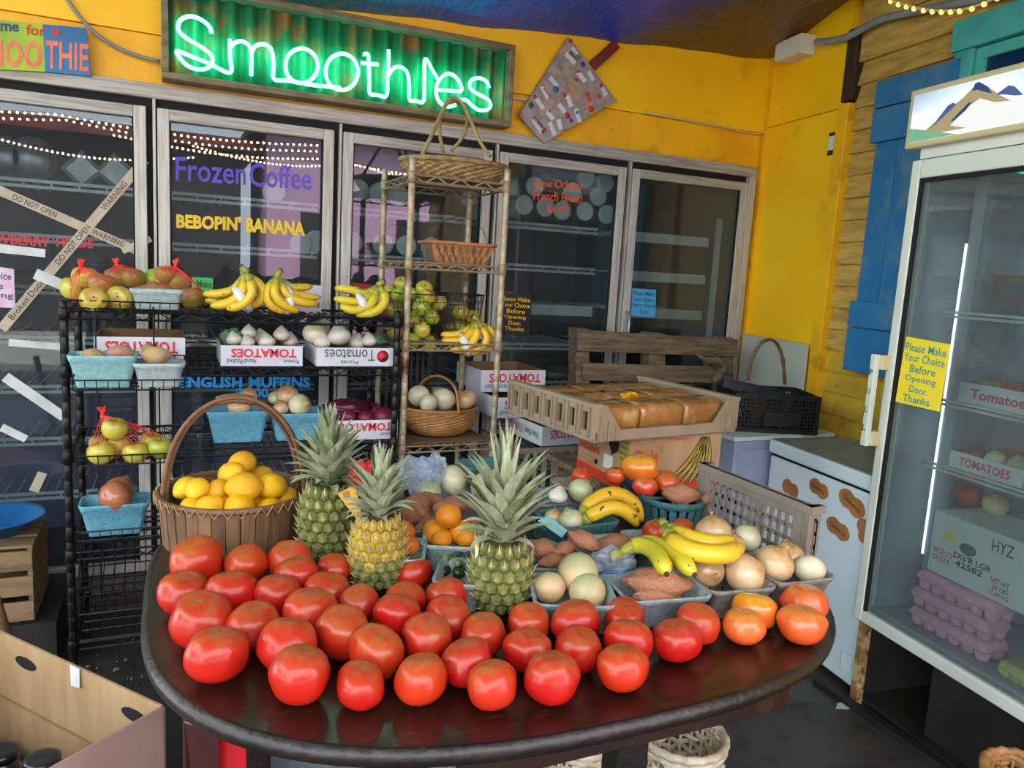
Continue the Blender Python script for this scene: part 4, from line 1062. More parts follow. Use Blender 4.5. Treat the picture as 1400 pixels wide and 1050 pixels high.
# hanging wire baskets on the front left of the black rack
HX0, HX1, HY0, HY1 = -.262, .042, 2.545, 2.685
hg = thing('hanging_rack', 'black wire tiers of shallow baskets hung on the left front of the rack', 'wire rack', ((HX0+HX1)/2, (HY0+HY1)/2, .3))
for x in (-.212, -.048):
    for y in (HY1,): MB().tube([(x, y+.012, 1.27), (x, y, 1.25), (x, y, .30)], .003, 5).part('upright', 'black_wire', hg)
HZ = [1.028, .797, .562]
def hbasket(z, tilt=0, lip=.032, back=.09):
    mb = MB(); n = 10
    for k in range(n+1):
        x = HX0+(HX1-HX0)*k/n
        mb.tube([(x, HY0-.012, z+lip), (x, HY0, z), (x, HY1-.006, z+.001), (x, HY1-.004, z+back)], .0018, 4)
    for y, zz in ((HY0-.012, z+lip), (HY0, z), (HY1-.004, z+back), (HY1-.006, z), ((HY0+HY1)/2, z)):
        mb.tube([(HX0, y, zz), (HX1, y, zz)], .0026, 5)
    for x in (HX0, HX1): mb.tube([(x, HY0-.012, z+lip), (x, HY1-.004, z+back)], .0026, 5)
    if tilt:
        mb.xf(Matrix.Translation((0, HY1, z)) @ Matrix.Rotation(R(tilt), 4, 'X') @ Matrix.Translation((0, -HY1, -z)))
    mb.part('wire_basket', 'black_wire', hg)
for z in HZ: hbasket(z)
hbasket(.43, 22, .05, .10)
hbasket(.24, 0, .09, .10)

# helpers for boxes and baskets on the racks -----------------------
def by(x0, y0, x1, y1, Y, zb, dep, mat_, label, **k):
    a = WY(x0, y0, Y); b = WY(x1, y1, Y); z = (a.z+b.z)/2; a.z = z; b.z = z
    return place_basket(a, b, z, dep, zb, mat_, label, **k)
def open_box(mb, w_, d_, h, th=.004, M_=None, cut=None):
    M_ = M_ or Matrix.Identity(4)
    mb.mi = 0
    o_ = [Vector((0, 0, 0)), Vector((w_, 0, 0)), Vector((w_, d_, 0)), Vector((0, d_, 0))]
    i_ = [Vector((th, th, 0)), Vector((w_-th, th, 0)), Vector((w_-th, d_-th, 0)), Vector((th, d_-th, 0))]
    T = lambda l, z: [M_ @ (v+Vector((0, 0, z))) for v in l]
    mb.loops([T(o_, 0), T(o_, h)], cap0=True, cap1=False)
    mb.mi = 1
    mb.loops([T(o_, h), T(i_, h), T(i_, th)], cap0=False, cap1=True)
    return mb
def lug(label, corner, w_, d_, h, ang, texts=(), texts2=(), group='white tomato cartons', tom=None):
    "shallow open tomato carton; corner = base front-left corner; texts printed upside down on the front, texts2 on the left end"
    M_ = Matrix.Translation(corner) @ Matrix.Rotation(R(ang), 4, 'Z')
    t = thing('tomato_carton', label, 'carton', corner, R(ang), group)
    mb = MB(); open_box(mb, w_, d_, h, .004, M_); bd = mb.part('tray', ['card_white', 'kraft_in'], t)
    f = lambda u, v: M_ @ Vector((u*w_, -.0005, v*h))
    for txt, u0, u1, v0, v1, m_, bo in texts:
        mb = MB(); text_add(mb, txt, f(u1, v1), f(u0, v1), f(u1, v0), bo); mb.part('lettering', m_, bd)
    f = lambda u, v: M_ @ Vector((-.0005, (1-u)*d_, v*h))
    for txt, u0, u1, v0, v1, m_, bo in texts2:
        mb = MB(); text_add(mb, txt, f(u1, v1), f(u0, v1), f(u1, v0), bo); mb.part('lettering', m_, bd)
    if tom:
        u, v, r_ = tom
        p = M_ @ Vector((u*w_, -.0012, v*h))
        mb = MB().lathe([(r_, 0), (.0001, .0004)], 18, Matrix.Translation(p) @ Matrix.Rotation(R(ang), 4, 'Z') @ Matrix.Rotation(R(90), 4, 'X')); mb.part('printed_tomato', 'ink_tomred', bd)
        mb = MB()
        for a_ in (-110, -90, -65, -40): mb.bar(p+M_.to_3x3() @ Vector((.2*r_, -.001, -.3*r_)), p+M_.to_3x3() @ Vector((r_*math.cos(R(a_)), -.001, r_*math.sin(R(a_)))), r_*.14, .0005, (0, 1, 0))
        mb.part('printed_leaf', 'ink_black', bd)
    return t
TM = lambda a=.10, b=.92: [('TOMATOES', a, b, .42, .84, 'ink_tomred', .025), ('Premium', .04, .26, .10, .30, 'ink_navy', 0)][::1]
def TMs(hp=True):
    l = [('TOMATOES', .12, .92, .42, .86, 'ink_tomred', .03), ('Premium', .76, .95, .12, .34, 'ink_navy', 0)]
    if hp: l.append(('Hand Packed', .07, .42, .12, .36, 'ink_navy', 0))
    return l
def lug_y(label, x0, x1, ytop, ybot, Y, zb, d_, texts=(), **k):
    a = WY(x0, ytop, Y); b = WY(x1, ytop, Y)
    return lug(label, (a.x, Y, zb), b.x-a.x, d_, a.z-zb, 0, texts, **k)
TS, MS_, LS = BZ[0]+.004, BZ[1]+.004, BZ[2]+.004
# --- top shelf: apples, nets, basket, bananas
RR = .0425
def on_shelf(kind, x, y, wpx, z0, label, group=None, up=0, lo=2.60, hi=3.05, **k):
    "fruit seen at a pixel resting on height z0 (+ up): solve its depth"
    best = None
    for i in range(60):
        Y = lo+(hi-lo)*i/59; p = WY(x, y, Y); r_ = wpx/2*depth(p)/F_PX*.98
        e = abs(p.z-r_*.86-z0-up)
        if best is None or e < best[0]: best = (e, Y)
    return at_y(kind, x, y, wpx, best[1], label, group, **k)
g = 'apples on the black rack top'
tl_ = (60, 20)
on_shelf('apple', 101, 394, 36, TS, 'yellow apple sticking out at the left corner of the rack top', g, up=.012, var=0, lo=2.72)
on_shelf('apple', 128, 410, 36, TS, 'yellow green apple behind the wire lip, second from the left on the rack top', g, tilt=(70, 10), lo=2.72)
on_shelf('apple', 163, 408, 35, TS, 'yellow apple showing its core end beside the pale pulp basket', g, tilt=(75, 0), yaw=R(-10), lo=2.72)
on_shelf('apple', 116, 379, 34, TS, 'apple under red netting at the top of the left bag', g, up=.055)
on_shelf('apple_russet', 139, 388, 34, TS, 'reddish apple inside the netting of the left bag', g, up=.04)
on_shelf('apple_russet', 160, 379, 34, TS, 'dull green apple behind the left netted bag', g, lo=2.85)
on_shelf('apple_russet', 182, 380, 32, TS, 'dull apple behind the pale pulp basket, left one', g, lo=2.88)
on_shelf('apple_green', 213, 384, 34, TS, 'green apple with its dimple forward behind the pale pulp basket', g, tilt=(50, 0), lo=2.85)
on_shelf('apple_russet', 242, 386, 34, TS, 'green and red apple inside the right netted bag', g, lo=2.85)
on_shelf('apple_russet', 263, 407, 34, TS, 'russet apple just right of the pale pulp basket', g, lo=2.74)
on_shelf('apple_russet', 226, 376, 30, TS, 'reddish apple at the back of the right netted bag', g, lo=2.95)
by(178, 396, 250, 398, 2.73, TS, .10, 'pulp_pale', 'pale blue pulp basket on the rack top between the apples', slots=False)
long_z('sweet', (186, 394), (240, 397), 1.318, 'sweet potato in the pale pulp basket on the rack top', fat=.9)
def net(label, pts, tie, Y, thick=.05):
    "red mesh netting draped over fruit: a grid of thin strands over a quilted hull, gathered at a tie"
    t = thing('net_bag', label, 'net bag', WY(*tie, Y))
    q = [WY(x, y, Y+dy) for x, y, dy in pts]; n = len(q); mid = sum(q, Vector())/n
    T_ = WY(*tie, Y+.02)
    mb = MB(); k = 0
    for i in range(n):
        a = q[i]; b = q[(i+1) % n]
        for s_ in range(4):
            p = a.lerp(b, s_/4)
            m_ = p.lerp(T_, .5)+Vector((0, -.012, .006))
            mb.tube([p, p.lerp(m_, .5)+Vector((0, -.006, .002)), m_, T_], .0007, 4)
    for lv in (.12, .25, .38, .5, .62, .75, .87):
        lp = []
        for i in range(n):
            a = q[i]; b = q[(i+1) % n]
            for s_ in range(3):
                p = a.lerp(b, s_/3); lp.append(p.lerp(T_, lv)+Vector((0, -.012, .006))*math.sin(PI*lv))
        mb.tube(lp, .0007, 4, closed=True)
    mb.part('netting', 'net_red', t)
    mb = MB(); g_ = random.Random(int(tie[0]))
    for s_ in range(9):
        d = Vector((g_.uniform(-.012, .012), g_.uniform(-.008, .008), g_.uniform(.015, .028)))
        mb.tube([T_-d*.3, T_+d*.5, T_+d], [.004, .0025, .003], 5)
    mb.part('tie', 'net_tie', t)
net('red net bag holding the apples at the left end of the rack top', [(96, 410, -.02), (110, 425, -.03), (150, 428, -.03), (172, 415, 0), (160, 385, .05), (120, 368, .06), (95, 385, .03)], (110, 366), 2.76)
net('red net bag with a knotted top behind the left apples', [(145, 390, 0), (165, 398, -.02), (192, 392, 0), (190, 372, .05), (150, 372, .05)], (159, 361), 2.92)
net('red net bag draped over the apples right of the pale basket', [(205, 390, .0), (230, 396, -.02), (265, 420, -.03), (285, 412, 0), (275, 395, .03), (250, 375, .05), (215, 370, .05)], (240, 364), 2.88)
def YP(l, Y0, dy=.02): return [WY(x, y, Y0-dy*math.sin(PI*i/(len(l)-1))) for i, (x, y) in enumerate(l)]
BRd = .0165
hand('yellow banana bunch with a paper band beside the netted apples', WY(337, 371, 2.80), [
    (YP([(336, 374), (357, 392), (357, 409), (338, 421)], 2.78), .0165), (YP([(335, 374), (331, 398), (313, 414), (288, 418)], 2.76), .0165),
    (YP([(334, 375), (322, 394), (302, 401), (278, 402)], 2.80), .0155), (YP([(334, 375), (324, 403), (304, 410), (281, 411)], 2.84), .015), (YP([(337, 374), (345, 398), (332, 416), (310, 422)], 2.74), .016)],
    band=([WY(321, 393, 2.755), WY(327, 403, 2.735), WY(334, 414, 2.735), WY(342, 424, 2.75)], [.012, .018, .018, .012]))
hand('banana bunch with tips to the right in the middle of the rack top', WY(379, 377, 2.80), [
    (YP([(378, 379), (365, 400), (372, 418), (396, 427)], 2.77), .0165), (YP([(379, 379), (376, 402), (388, 416), (408, 426)], 2.745), .0165), (YP([(380, 379), (390, 400), (410, 412), (434, 416)], 2.76), .016),
    (YP([(381, 379), (395, 398), (415, 405), (437, 407)], 2.80), .015), (YP([(382, 380), (396, 392), (410, 393), (426, 392)], 2.84), .014)],
    band=([WY(390, 388, 2.78), WY(396, 402, 2.745), WY(397, 415, 2.735), WY(394, 428, 2.75)], [.01, .016, .016, .011]))
hand('banana bunch with its stem to the right at the right end of the rack top', WY(518, 389, 2.80), [
    (YP([(517, 391), (500, 402), (479, 396), (458, 394)], 2.80), .0155), (YP([(516, 393), (495, 411), (475, 411), (457, 408)], 2.775), .0155), (YP([(516, 394), (507, 415), (486, 424), (465, 418)], 2.755), .0165), (YP([(519, 392), (527, 410), (513, 426), (487, 431)], 2.745), .017)],
    mat_='banana_green', band=([WY(490, 403, 2.76), WY(496, 413, 2.735), WY(499, 424, 2.735)], [.012, .017, .014]))
lug_y('grey carton half hidden behind the bananas on the rack top', 378, 440, 388, 425, 2.93, TS, .14, [('Premium', .45, .95, .15, .4, 'ink_black', 0)], group='cartons on the rack top')
# --- second shelf
lug_y('empty tomato carton at the left end of the second shelf', 128, 253, 460, 486, 2.74, MS_, .30, TMs(False))
lug_y('tomato carton of garlic under green netting on the second shelf', 302, 414, 472, 500, 2.73, MS_, .26, TMs())
lug_y('white carton with green lettering and printed tomato on the second shelf', 433, 540, 475, 503, 2.73, MS_, .26, [('Tomatoes', .10, .74, .30, .92, 'ink_green', .0), ('Florida', .30, .52, .12, .32, 'ink_green', 0)], tom=(.84, .55, .022))
for i, (x, y, w_) in enumerate(((320, 464, 20), (340, 455, 20), (357, 462, 22), (365, 468, 22), (385, 458, 22), (396, 466, 22), (338, 468, 20))):
    at_y('garlic', x, y, w_, 2.80+.035*(i % 3), 'garlic bulb in the second shelf carton, '+ordn(i, 7), 'garlic in the middle carton')
for i, (x, y, w_) in enumerate(((440, 467, 24), (487, 469, 24), (505, 466, 20))):
    at_y('garlic', x, y, w_, 2.79+.03*(i % 2), 'white garlic bulb low in the green lettered carton, '+['left', 'middle', 'right'][i], 'garlic in the green lettered carton')
at_y('onion_white', 430, 456, 33, 2.80, 'round white onion on the left corner of the green lettered carton', tilt=(10, 10))
at_y('garlic', 464, 460, 31, 2.78, 'large white garlic on top of the green lettered carton')
def lumpy_bag(name, label, x, y, Y, sx, sy, sz, mat_, seed, cat='bag'):
    c = WY(x, y, Y)
    me = blob(name, mat_, lambda t, p: Vector((sx*math.cos(p)*math.cos(t), sy*math.cos(p)*math.sin(t), sz*math.sin(p)))*(1+.38*noise.noise(Vector((math.cos(p)*math.cos(t)*2.2+seed, math.cos(p)*math.sin(t)*2.2, math.sin(p)*2.2)))), 30, 22)
    o = inst(name, me); o.location = c; return tag(o, label, cat)
lumpy_bag('net_sack', 'pale green netting over the garlic at the carton left end', 318, 461, 2.86, .04, .04, .03, 'bag_green', 1)
lumpy_bag('net_sack', 'pale green netting over the garlic in the green lettered carton', 507, 465, 2.85, .06, .05, .022, 'bag_green', 2)
# hung baskets
by(92, 487, 186, 488, 2.552, HZ[0]+.004, .12, 'pulp_teal', 'teal pulp basket of potatoes on the upper hanging tier')
by(182, 499, 252, 497, 2.552, HZ[0]+.004, .12, 'pulp_pale', 'pale pulp basket with a big potato on the upper hanging tier')
at_y('potato_pink', 165, 482, 34, 2.60, 'reddish potato in the teal basket on the upper hanging tier', tilt=(0, 0), yaw=0)
at_y('potato', 127, 486, 28, 2.62, 'pale potato low in the teal basket on the upper hanging tier', tilt=(0, 0), yaw=0)
at_y('potato', 213, 486, 36, 2.60, 'large tan potato standing out of the pale hanging basket', tilt=(0, 0), yaw=.2)
at_y('potato', 203, 478, 22, 2.65, 'small potato behind the large one in the pale hanging basket', tilt=(0, 0))
g = 'apples in the hanging net'
for i, (x, y, w_, Y, k_, lab) in enumerate(((157, 586, 34, 2.62, 'apple', 'green yellow apple on top of the hanging netted pile'), (137, 606, 30, 2.645, 'apple_russet', 'brownish apple at the left back of the hanging netted pile'), (138, 619, 36, 2.585, 'apple', 'large yellow apple at the front left of the hanging netted pile'), (163, 609, 30, 2.63, 'apple', 'pale apple in the middle of the hanging netted pile'), (185, 619, 33, 2.585, 'apple', 'yellow apple at the front middle of the hanging netted pile'), (207, 604, 30, 2.645, 'apple', 'blushed apple at the right back of the hanging netted pile'), (219, 612, 32, 2.585, 'apple_green', 'green apple at the front right of the hanging netted pile'))):
    at_y(k_, x, y, w_, Y, lab, g)
net('red net bag around the apples on the middle hanging tier', [(118, 630, 0), (160, 634, -.02), (210, 632, -.02), (236, 615, 0), (215, 590, .05), (175, 585, .05), (130, 595, .05)], (140, 567), 2.60)
by(108, 692, 203, 690, 2.552, HZ[2]+.004, .12, 'pulp_blue', 'blue pulp basket with red onions on the lowest filled tier')
at_y('onion_brown', 158, 680, 47, 2.60, 'large red brown onion with dry roots in the low hanging basket', tilt=(0, -80), yaw=R(200), var=1)
at_y('onion_brown', 164, 668, 36, 2.66, 'second red brown onion behind in the low hanging basket', tilt=(20, 20))
# --- third shelf
by(284, 563, 368, 564, 2.74, LS, .14, 'pulp_blue', 'blue pulp basket with one tan onion on the third shelf')
by(372, 566, 446, 566, 2.74, LS, .14, 'pulp_blue', 'blue pulp basket heaped with onions on the third shelf')
at_y('onion_tan', 327, 556, 32, 2.80, 'tan onion in the left blue basket on the third shelf')
at_y('onion_tan', 340, 541, 24, 2.88, 'onion at the back of the left blue basket on the third shelf')
at_y('onion_tan', 393, 541, 32, 2.86, 'brown onion topping the heaped blue basket on the third shelf')
at_y('onion_white', 410, 554, 32, 2.79, 'white onion at the front of the heaped blue basket', tilt=(70, 0), yaw=R(35))
at_y('onion_white', 377, 544, 22, 2.88, 'small pale onion at the back left of the heaped blue basket')
at_y('onion_tan', 384, 558, 22, 2.80, 'small tan onion at the front left of the heaped blue basket')
lug_y('tomato carton of dark red onions in nets on the third shelf', 444, 544, 576, 600, 2.73, LS, .28, TMs(False))
for i, (x, y, w_, Y) in enumerate(((525, 570, 30, 2.79), (500, 572, 24, 2.80), (476, 570, 26, 2.82), (460, 566, 26, 2.86), (488, 560, 28, 2.90), (510, 562, 26, 2.92))):
    at_y('beet', x, y, w_, Y, 'dark red onion in the third shelf carton, '+['front right, bare and pinkish', 'front, second from the right', 'front, third from the right', 'left end', 'back middle', 'back right'][i], 'red onions in the carton')
lumpy_bag('net_sack', 'dark maroon net sack over the red onions on the third shelf', 476, 558, 2.88, .085, .07, .035, 'purple_bag', 4)
# --- beige rack -------------------------------------------------------
# seagrass tray basket
def woven_oval(name, cx, cy, z, rx, ry, h, mat_, parent, n=84, m_=10, amp=.012, flare=.78):
    vs = []; fs = []
    for j in range(m_+1):
        v = j/m_; k = flare+(1-flare)*math.sin(v*PI/2)
        for i in range(n):
            a = 2*PI*i/n; b_ = 1+amp*(1 if (i+j*2) % 4 < 2 else -1)
            vs.append((cx+rx*k*b_*math.cos(a), cy+ry*k*b_*math.sin(a), z+h*v))
    o_ = len(vs)
    for j in range(m_, -1, -1):
        v = j/m_; k = flare+(1-flare)*math.sin(v*PI/2)-.05
        for i in range(n):
            a = 2*PI*i/n; vs.append((cx+rx*k*math.cos(a), cy+ry*k*math.sin(a), z+.006+(h-.006)*v))
    for j in range(2*m_+1):
        for i in range(n):
            fs.append((j*n+i, j*n+(i+1) % n, (j+1)*n+(i+1) % n, (j+1)*n+i))
    fs.append(tuple(range(n))[::-1]); fs.append(tuple(range((2*m_+1)*n, (2*m_+2)*n)))
    mb = MB(); mb.add(vs, fs, False)
    return mb.part(name, mat_, parent)
cx, cy, z0 = 1.02, 2.90, 1.781
sg = thing('seagrass_basket', 'shallow braided seagrass basket with looped handles on top of the beige rack', 'basket', (cx, cy, z0))
woven_oval('bowl', cx, cy, z0, .215, .165, .066, 'seagrass', sg, 96, 8, .02)
MB().tube([(cx+.215*math.cos(2*PI*i/40), cy+.165*math.sin(2*PI*i/40), z0+.066) for i in range(40)], .010, 8, closed=True).part('rim', 'seagrass', sg)
MB().tube(spline([WY(x, y, Y) for x, y, Y in ((577, 212, 2.80), (590, 185, 2.82), (605, 152, 2.86), (612, 138, 2.88), (622, 135, 2.89), (632, 141, 2.88), (645, 168, 2.84), (657, 195, 2.80), (671, 214, 2.77))], 5), .0075, 8).part('handle', 'reed', sg)
MB().tube(spline([WY(x, y, Y) for x, y, Y in ((606, 208, 3.02), (601, 180, 2.99), (603, 158, 2.94), (612, 141, 2.90), (624, 138, 2.90), (635, 150, 2.92), (639, 165, 2.94), (633, 187, 2.98), (617, 206, 3.03))], 5), .0075, 8).part('handle', 'reed', sg)
# splint basket
a = WY(592, 328, 2.76); b = WY(681, 332, 2.76); zb = GZ[1]+.005
sb_ = thing('splint_basket', 'orange brown woven splint basket on the second beige shelf', 'basket', ((a.x+b.x)/2, 2.85, zb))
w_ = b.x-a.x; h_ = a.z-zb; cx = (a.x+b.x)/2; cy = 2.86
mb = MB(); LL = [rrect(w_*.84, .16, .03, 0), rrect(w_, .19, .03, h_), rrect(w_-.008, .182, .028, h_), rrect(w_*.82, .15, .028, .006)]
mb.loops([[v+Vector((cx, cy, zb)) for v in l] for l in LL]); mb.part('tub', 'splint', sb_)
for k in range(9):
    for s_ in (1, -1):
        u = (k+.5)/9-.5
        p0 = Vector((cx+u*w_*.84, cy-.0815, zb+.004)); u2 = u+s_*.10
        if abs(u2) > .5: continue
        p1 = Vector((cx+u2*w_, cy-.0965, zb+h_*.78))
        MB().bar(p0, p1, .013, .0025, (0, 1, 0)).part('splint', 'wicker' if s_ > 0 else 'bark', sb_)
MB().tube([Vector(v)+Vector((cx, cy, zb)) for v in rrect(w_+.004, .194, .03, h_-.006)], .007, 6, closed=True).part('rim', 'splint', sb_)
MB().tube(spline([(cx-.10, cy, zb+h_), (cx-.06, cy, zb+h_+.075), (cx+.02, cy, zb+h_+.10), (cx+.10, cy, zb+h_+.06), (cx+.13, cy, zb+h_)], 5), .0015, 5).part('wire_handle', 'black_wire', sb_)
p = WY(592, 345, 2.83)
gb = thing('berry_basket', 'small green plastic berry basket behind the splint basket', 'basket', (p.x-.01, 2.83, zb))
mb = MB()
for k in range(7):
    mb.tube([(p.x-.04, 2.80, zb+.004+k*.011), (p.x+.02, 2.80, zb+.004+k*.011), (p.x+.02, 2.86, zb+.004+k*.011), (p.x-.04, 2.86, zb+.004+k*.011)], .0014, 4, closed=True)
for q in range(7):
    for (xx, yy) in ((p.x-.04+q*.01, 2.80), (p.x-.04+q*.01, 2.86)): mb.tube([(xx, yy, zb+.002), (xx, yy, zb+.072)], .0014, 4)
mb.part('lattice', 'pulp_dark', gb)
# wire baskets of netted apples
def wire_round(label, cx, cy, z, r_, h_):
    t = thing('wire_basket', label, 'basket', (cx, cy, z))
    mb = MB(); n = 26
    for k in range(7):
        v = k/6; rr = r_*(.8+.2*v); mb.tube([(cx+rr*math.cos(2*PI*i/24), cy+rr*math.sin(2*PI*i/24), z+.003+h_*v) for i in range(24)], .0013 if k < 6 else .003, 4, closed=True)
    for i in range(n):
        for s_ in (1, -1):
            a0 = 2*PI*i/n; a1 = a0+s_*.35
            mb.tube([(cx+r_*.8*math.cos(a0), cy+r_*.8*math.sin(a0), z+.003), (cx+r_*.9*math.cos(a0/2+a1/2), cy+r_*.9*math.sin(a0/2+a1/2), z+h_/2), (cx+r_*math.cos(a1), cy+r_*math.sin(a1), z+.003+h_)], .001, 4, caps=False)
    for i in range(6): mb.tube([(cx, cy, z+.003), (cx+r_*.8*math.cos(i*PI/3), cy+r_*.8*math.sin(i*PI/3), z+.003)], .0015, 4)
    mb.part('wire_wall', 'black_wire', t)
G3 = GZ[2]+.008
wire_round('black wire basket heaped with netted green apples on the third beige shelf', .90, 2.90, G3, .125, .17)
wire_round('smaller black wire basket of apples beside the beige rack bananas', 1.10, 3.0, G3, .105, .17)
g = 'apples in the big wire basket'
L_ = [(549, 388, 21, 2.92, 'apple_green', 'topmost green apple of the big wire basket, at its left'), (533, 399, 21, 2.93, 'apple_green', 'green apple at the far left rim of the big wire basket'), (545, 404, 21, 2.87, 'apple_green', 'green apple on the rim left of the beige post'), (563, 402, 20, 2.93, 'apple_green', 'green apple just right of the beige post on the heap'), (580, 395, 24, 2.90, 'apple_green', 'green apple at the top right of the big basket heap'), (585, 406, 24, 2.84, 'apple', 'blushed apple in front on the big basket heap'), (600, 414, 23, 2.89, 'apple', 'yellow apple on the right rim of the big wire basket'),
      (575, 420, 25, 2.82, 'apple_green', 'netted apple below the rim, middle of the big wire basket'), (590, 433, 25, 2.83, 'apple_green', 'netted apple below the rim, right of the big wire basket'), (577, 451, 24, 2.82, 'apple', 'netted apple with core forward halfway down the wire basket'), (586, 470, 25, 2.83, 'apple', 'netted apple at the bottom right of the big wire basket'), (563, 467, 24, 2.81, 'apple_green', 'netted apple at the bottom middle of the big wire basket'), (541, 453, 24, 2.86, 'apple_russet', 'shaded apple at the left of the big wire basket'), (540, 424, 24, 2.90, 'apple_russet', 'shaded apple under the rim at the left of the big wire basket'), (565, 437, 24, 2.85, 'apple_green', 'netted apple behind the beige post in the big wire basket')]
for x, y, w__, Y, k_, lab in L_: at_y(k_, x, y, w__, Y, lab, g, tilt=(rnd.uniform(-60, 60), rnd.uniform(-60, 60)))
for x, y, w__, Y, k_, lab in ((629, 427, 25, 2.99, 'apple', 'apple at the top left of the smaller wire basket'), (648, 433, 25, 2.99, 'apple', 'apple at the top right of the smaller wire basket'), (631, 449, 25, 2.97, 'apple_green', 'apple in the middle of the smaller wire basket'), (616, 449, 24, 2.99, 'apple_russet', 'reddish apple at the left of the smaller wire basket')):
    at_y(k_, x, y, w__, Y, lab, 'apples in the smaller wire basket')
hand('bright yellow banana bunch with band on the third beige shelf', WY(652, 437, 2.80), [
    (YP([(653, 440), (677, 458), (674, 474), (647, 483)], 2.78), .0165), (YP([(652, 440), (665, 460), (657, 476), (633, 484)], 2.76), .0165), (YP([(651, 440), (650, 462), (634, 477), (615, 477)], 2.755), .016), (YP([(650, 441), (640, 459), (622, 466), (604, 465)], 2.77), .0155), (YP([(650, 441), (636, 453), (618, 458), (603, 457)], 2.80), .0145)],
    band=([WY(630, 456, 2.775), WY(634, 466, 2.74), WY(638, 476, 2.735), WY(641, 485, 2.75)], [.012, .017, .017, .012]))
# egg basket with onions
a = WY(557, 560, 2.80); b = WY(656, 562, 2.80)
cx = (a.x+b.x)/2; r_ = (b.x-a.x)/2; cy = 2.86; zb = GZ[3]+.008; zr = WY(606, 556, 2.86).z
eb = thing('wicker_basket', 'round bellied wicker egg basket of pale onions on the bottom beige shelf', 'basket', (cx, cy, zb))
vs = []; fs = []; n = 90; m_ = 26
for j in range(m_+1):
    v = j/m_; ph = PI/2*(1-v)*.94
    k = math.cos(ph)**.62; zz = zr-(zr-zb)*math.sin(ph)/math.sin(PI/2*.94)
    bul = 1+.07*math.sin(PI*v)
    for i in range(n):
        a_ = 2*PI*i/n; b_ = 1+.014*(1 if ((i//3)+j) % 2 else -1)
        vs.append((cx+r_*k*bul*b_*math.cos(a_), cy+r_*.8*k*bul*b_*math.sin(a_), zz))
for j in range(m_):
    for i in range(n): fs.append((j*n+i, j*n+(i+1) % n, (j+1)*n+(i+1) % n, (j+1)*n+i))
fs.append(tuple(range(n))[::-1])
mb = MB(); mb.add(vs, fs, False); o = mb.part('woven_body', 'wicker', eb); so = o.modifiers.new('solid', 'SOLIDIFY'); so.thickness = .004
MB().tube([(cx+r_*math.cos(2*PI*i/40), cy+r_*.8*math.sin(2*PI*i/40), zr) for i in range(40)], .007, 8, closed=True).part('rim', 'wicker', eb)
MB().tube(spline([(cx+.04, cy-r_*.8, zr-.01), (cx+.03, cy-r_*.6, zr+.09), (cx-.005, cy-.0, zr+.125), (cx-.05, cy+r_*.5, zr+.09), (cx-.06, cy+r_*.8, zr)], 6), .008, 8, flat=.6).part('handle', 'wicker', eb)
for x, y, w__, Y, k_, lab in ((573, 541, 31, 2.85, 'onion_white', 'pale green white onion at the left of the wicker basket'), (586, 551, 26, 2.80, 'onion_white', 'pale onion low at the front of the wicker basket'), (607, 546, 33, 2.82, 'onion_white', 'large pale onion in the middle of the wicker basket'), (638, 546, 30, 2.84, 'onion_tan', 'tan peeling onion at the right of the wicker basket'), (600, 541, 26, 2.92, 'onion_white', 'pale onion behind the handle of the wicker basket')):
    at_y(k_, x, y, w__, Y, lab, 'onions in the wicker basket', tilt=(rnd.uniform(30, 80), rnd.uniform(-30, 30)))
# black slotted crate behind the wicker basket
pb = thing('slotted_crate', 'black slotted plastic crate behind the wicker onion basket', 'crate', (.90, 3.05, GZ[3]+.008))
for k in range(8): MB().box((.81+k*.025, 3.035, GZ[3]+.008), (.822+k*.025, 3.05, 1.09)).part('slat', 'crate_black', pb)
for z in (GZ[3]+.03, .92, 1.055): MB().box((.80, 3.045, z), (1.01, 3.06, z+.02)).part('rail', 'crate_black', pb)
# ------------------------------------------------------------------ the dark round-cornered table
TZ = .76
TCX, TCY, TA, TB = .682, 1.533, .737, .618
def outline(k=1.0, n=96):
    out = []
    for i in range(n):
        a = 2*PI*i/n; c = math.cos(a); s = math.sin(a)
        e = 2/2.6 if s < 0 else 2/4.2
        out.append((TCX+TA*k*math.copysign(abs(c)**e, c), TCY+TB*k*math.copysign(abs(s)**e, s)))
    return out
tb = thing('market_table', 'dark glossy brown table with rounded ends covered in tomatoes', 'table', (TCX, TCY, 0))
mb = MB(); mb.mi = 0
mb.loops([[Vector((x, y, TZ-.001)) for x, y in outline(.985)], [Vector((x, y, TZ)) for x, y in outline(.978)]], cap0=False)
mb.part('table_top', 'table', tb)
mb = MB(); L = []
for k, z in ((.94, .728), (.985, .729), (.997, .734), (1.0, .745), (.997, .754), (.985, .7595)): L.append([Vector((x, y, z)) for x, y in outline(k)])
mb.loops(L, True, True, False); mb.part('table_edge', 'table_edge', tb)
for lo, hi in (((.40, .985, .662), (1.06, 1.01, .7275)), ((.18, 2.03, .662), (1.17, 2.055, .7275)), ((1.04, 1.02, .662), (1.062, 1.98, .7275)), ((.10, 1.30, .662), (.125, 1.9, .7275))):
    MB().box(lo, hi).part('apron_rail', 'table', tb, .003)
for x, y in ((.80, 1.13), (.20, 1.95), (1.18, 1.95)):
    MB().box((x-.035, y-.03, 0), (x+.035, y+.03, .73)).part('leg', 'table_edge', tb, .006)
q0, q1, q2 = WZ(250, 985, .60), WZ(300, 1000, .60), WZ(338, 1004, .60)
dn = Vector((0, 0, -1)); bk_ = Vector((0, .02, 0))
prof = [(0, 0), (.0, .10), (.012, .22), (.03, .34), (.012, .46), (-.01, .595)]
lft = [q0+Vector((dx*.8, 0, -z)) for dx, z in prof]; rgt = [q1+Vector((-dx*.5, 0, -z)) for dx, z in prof]
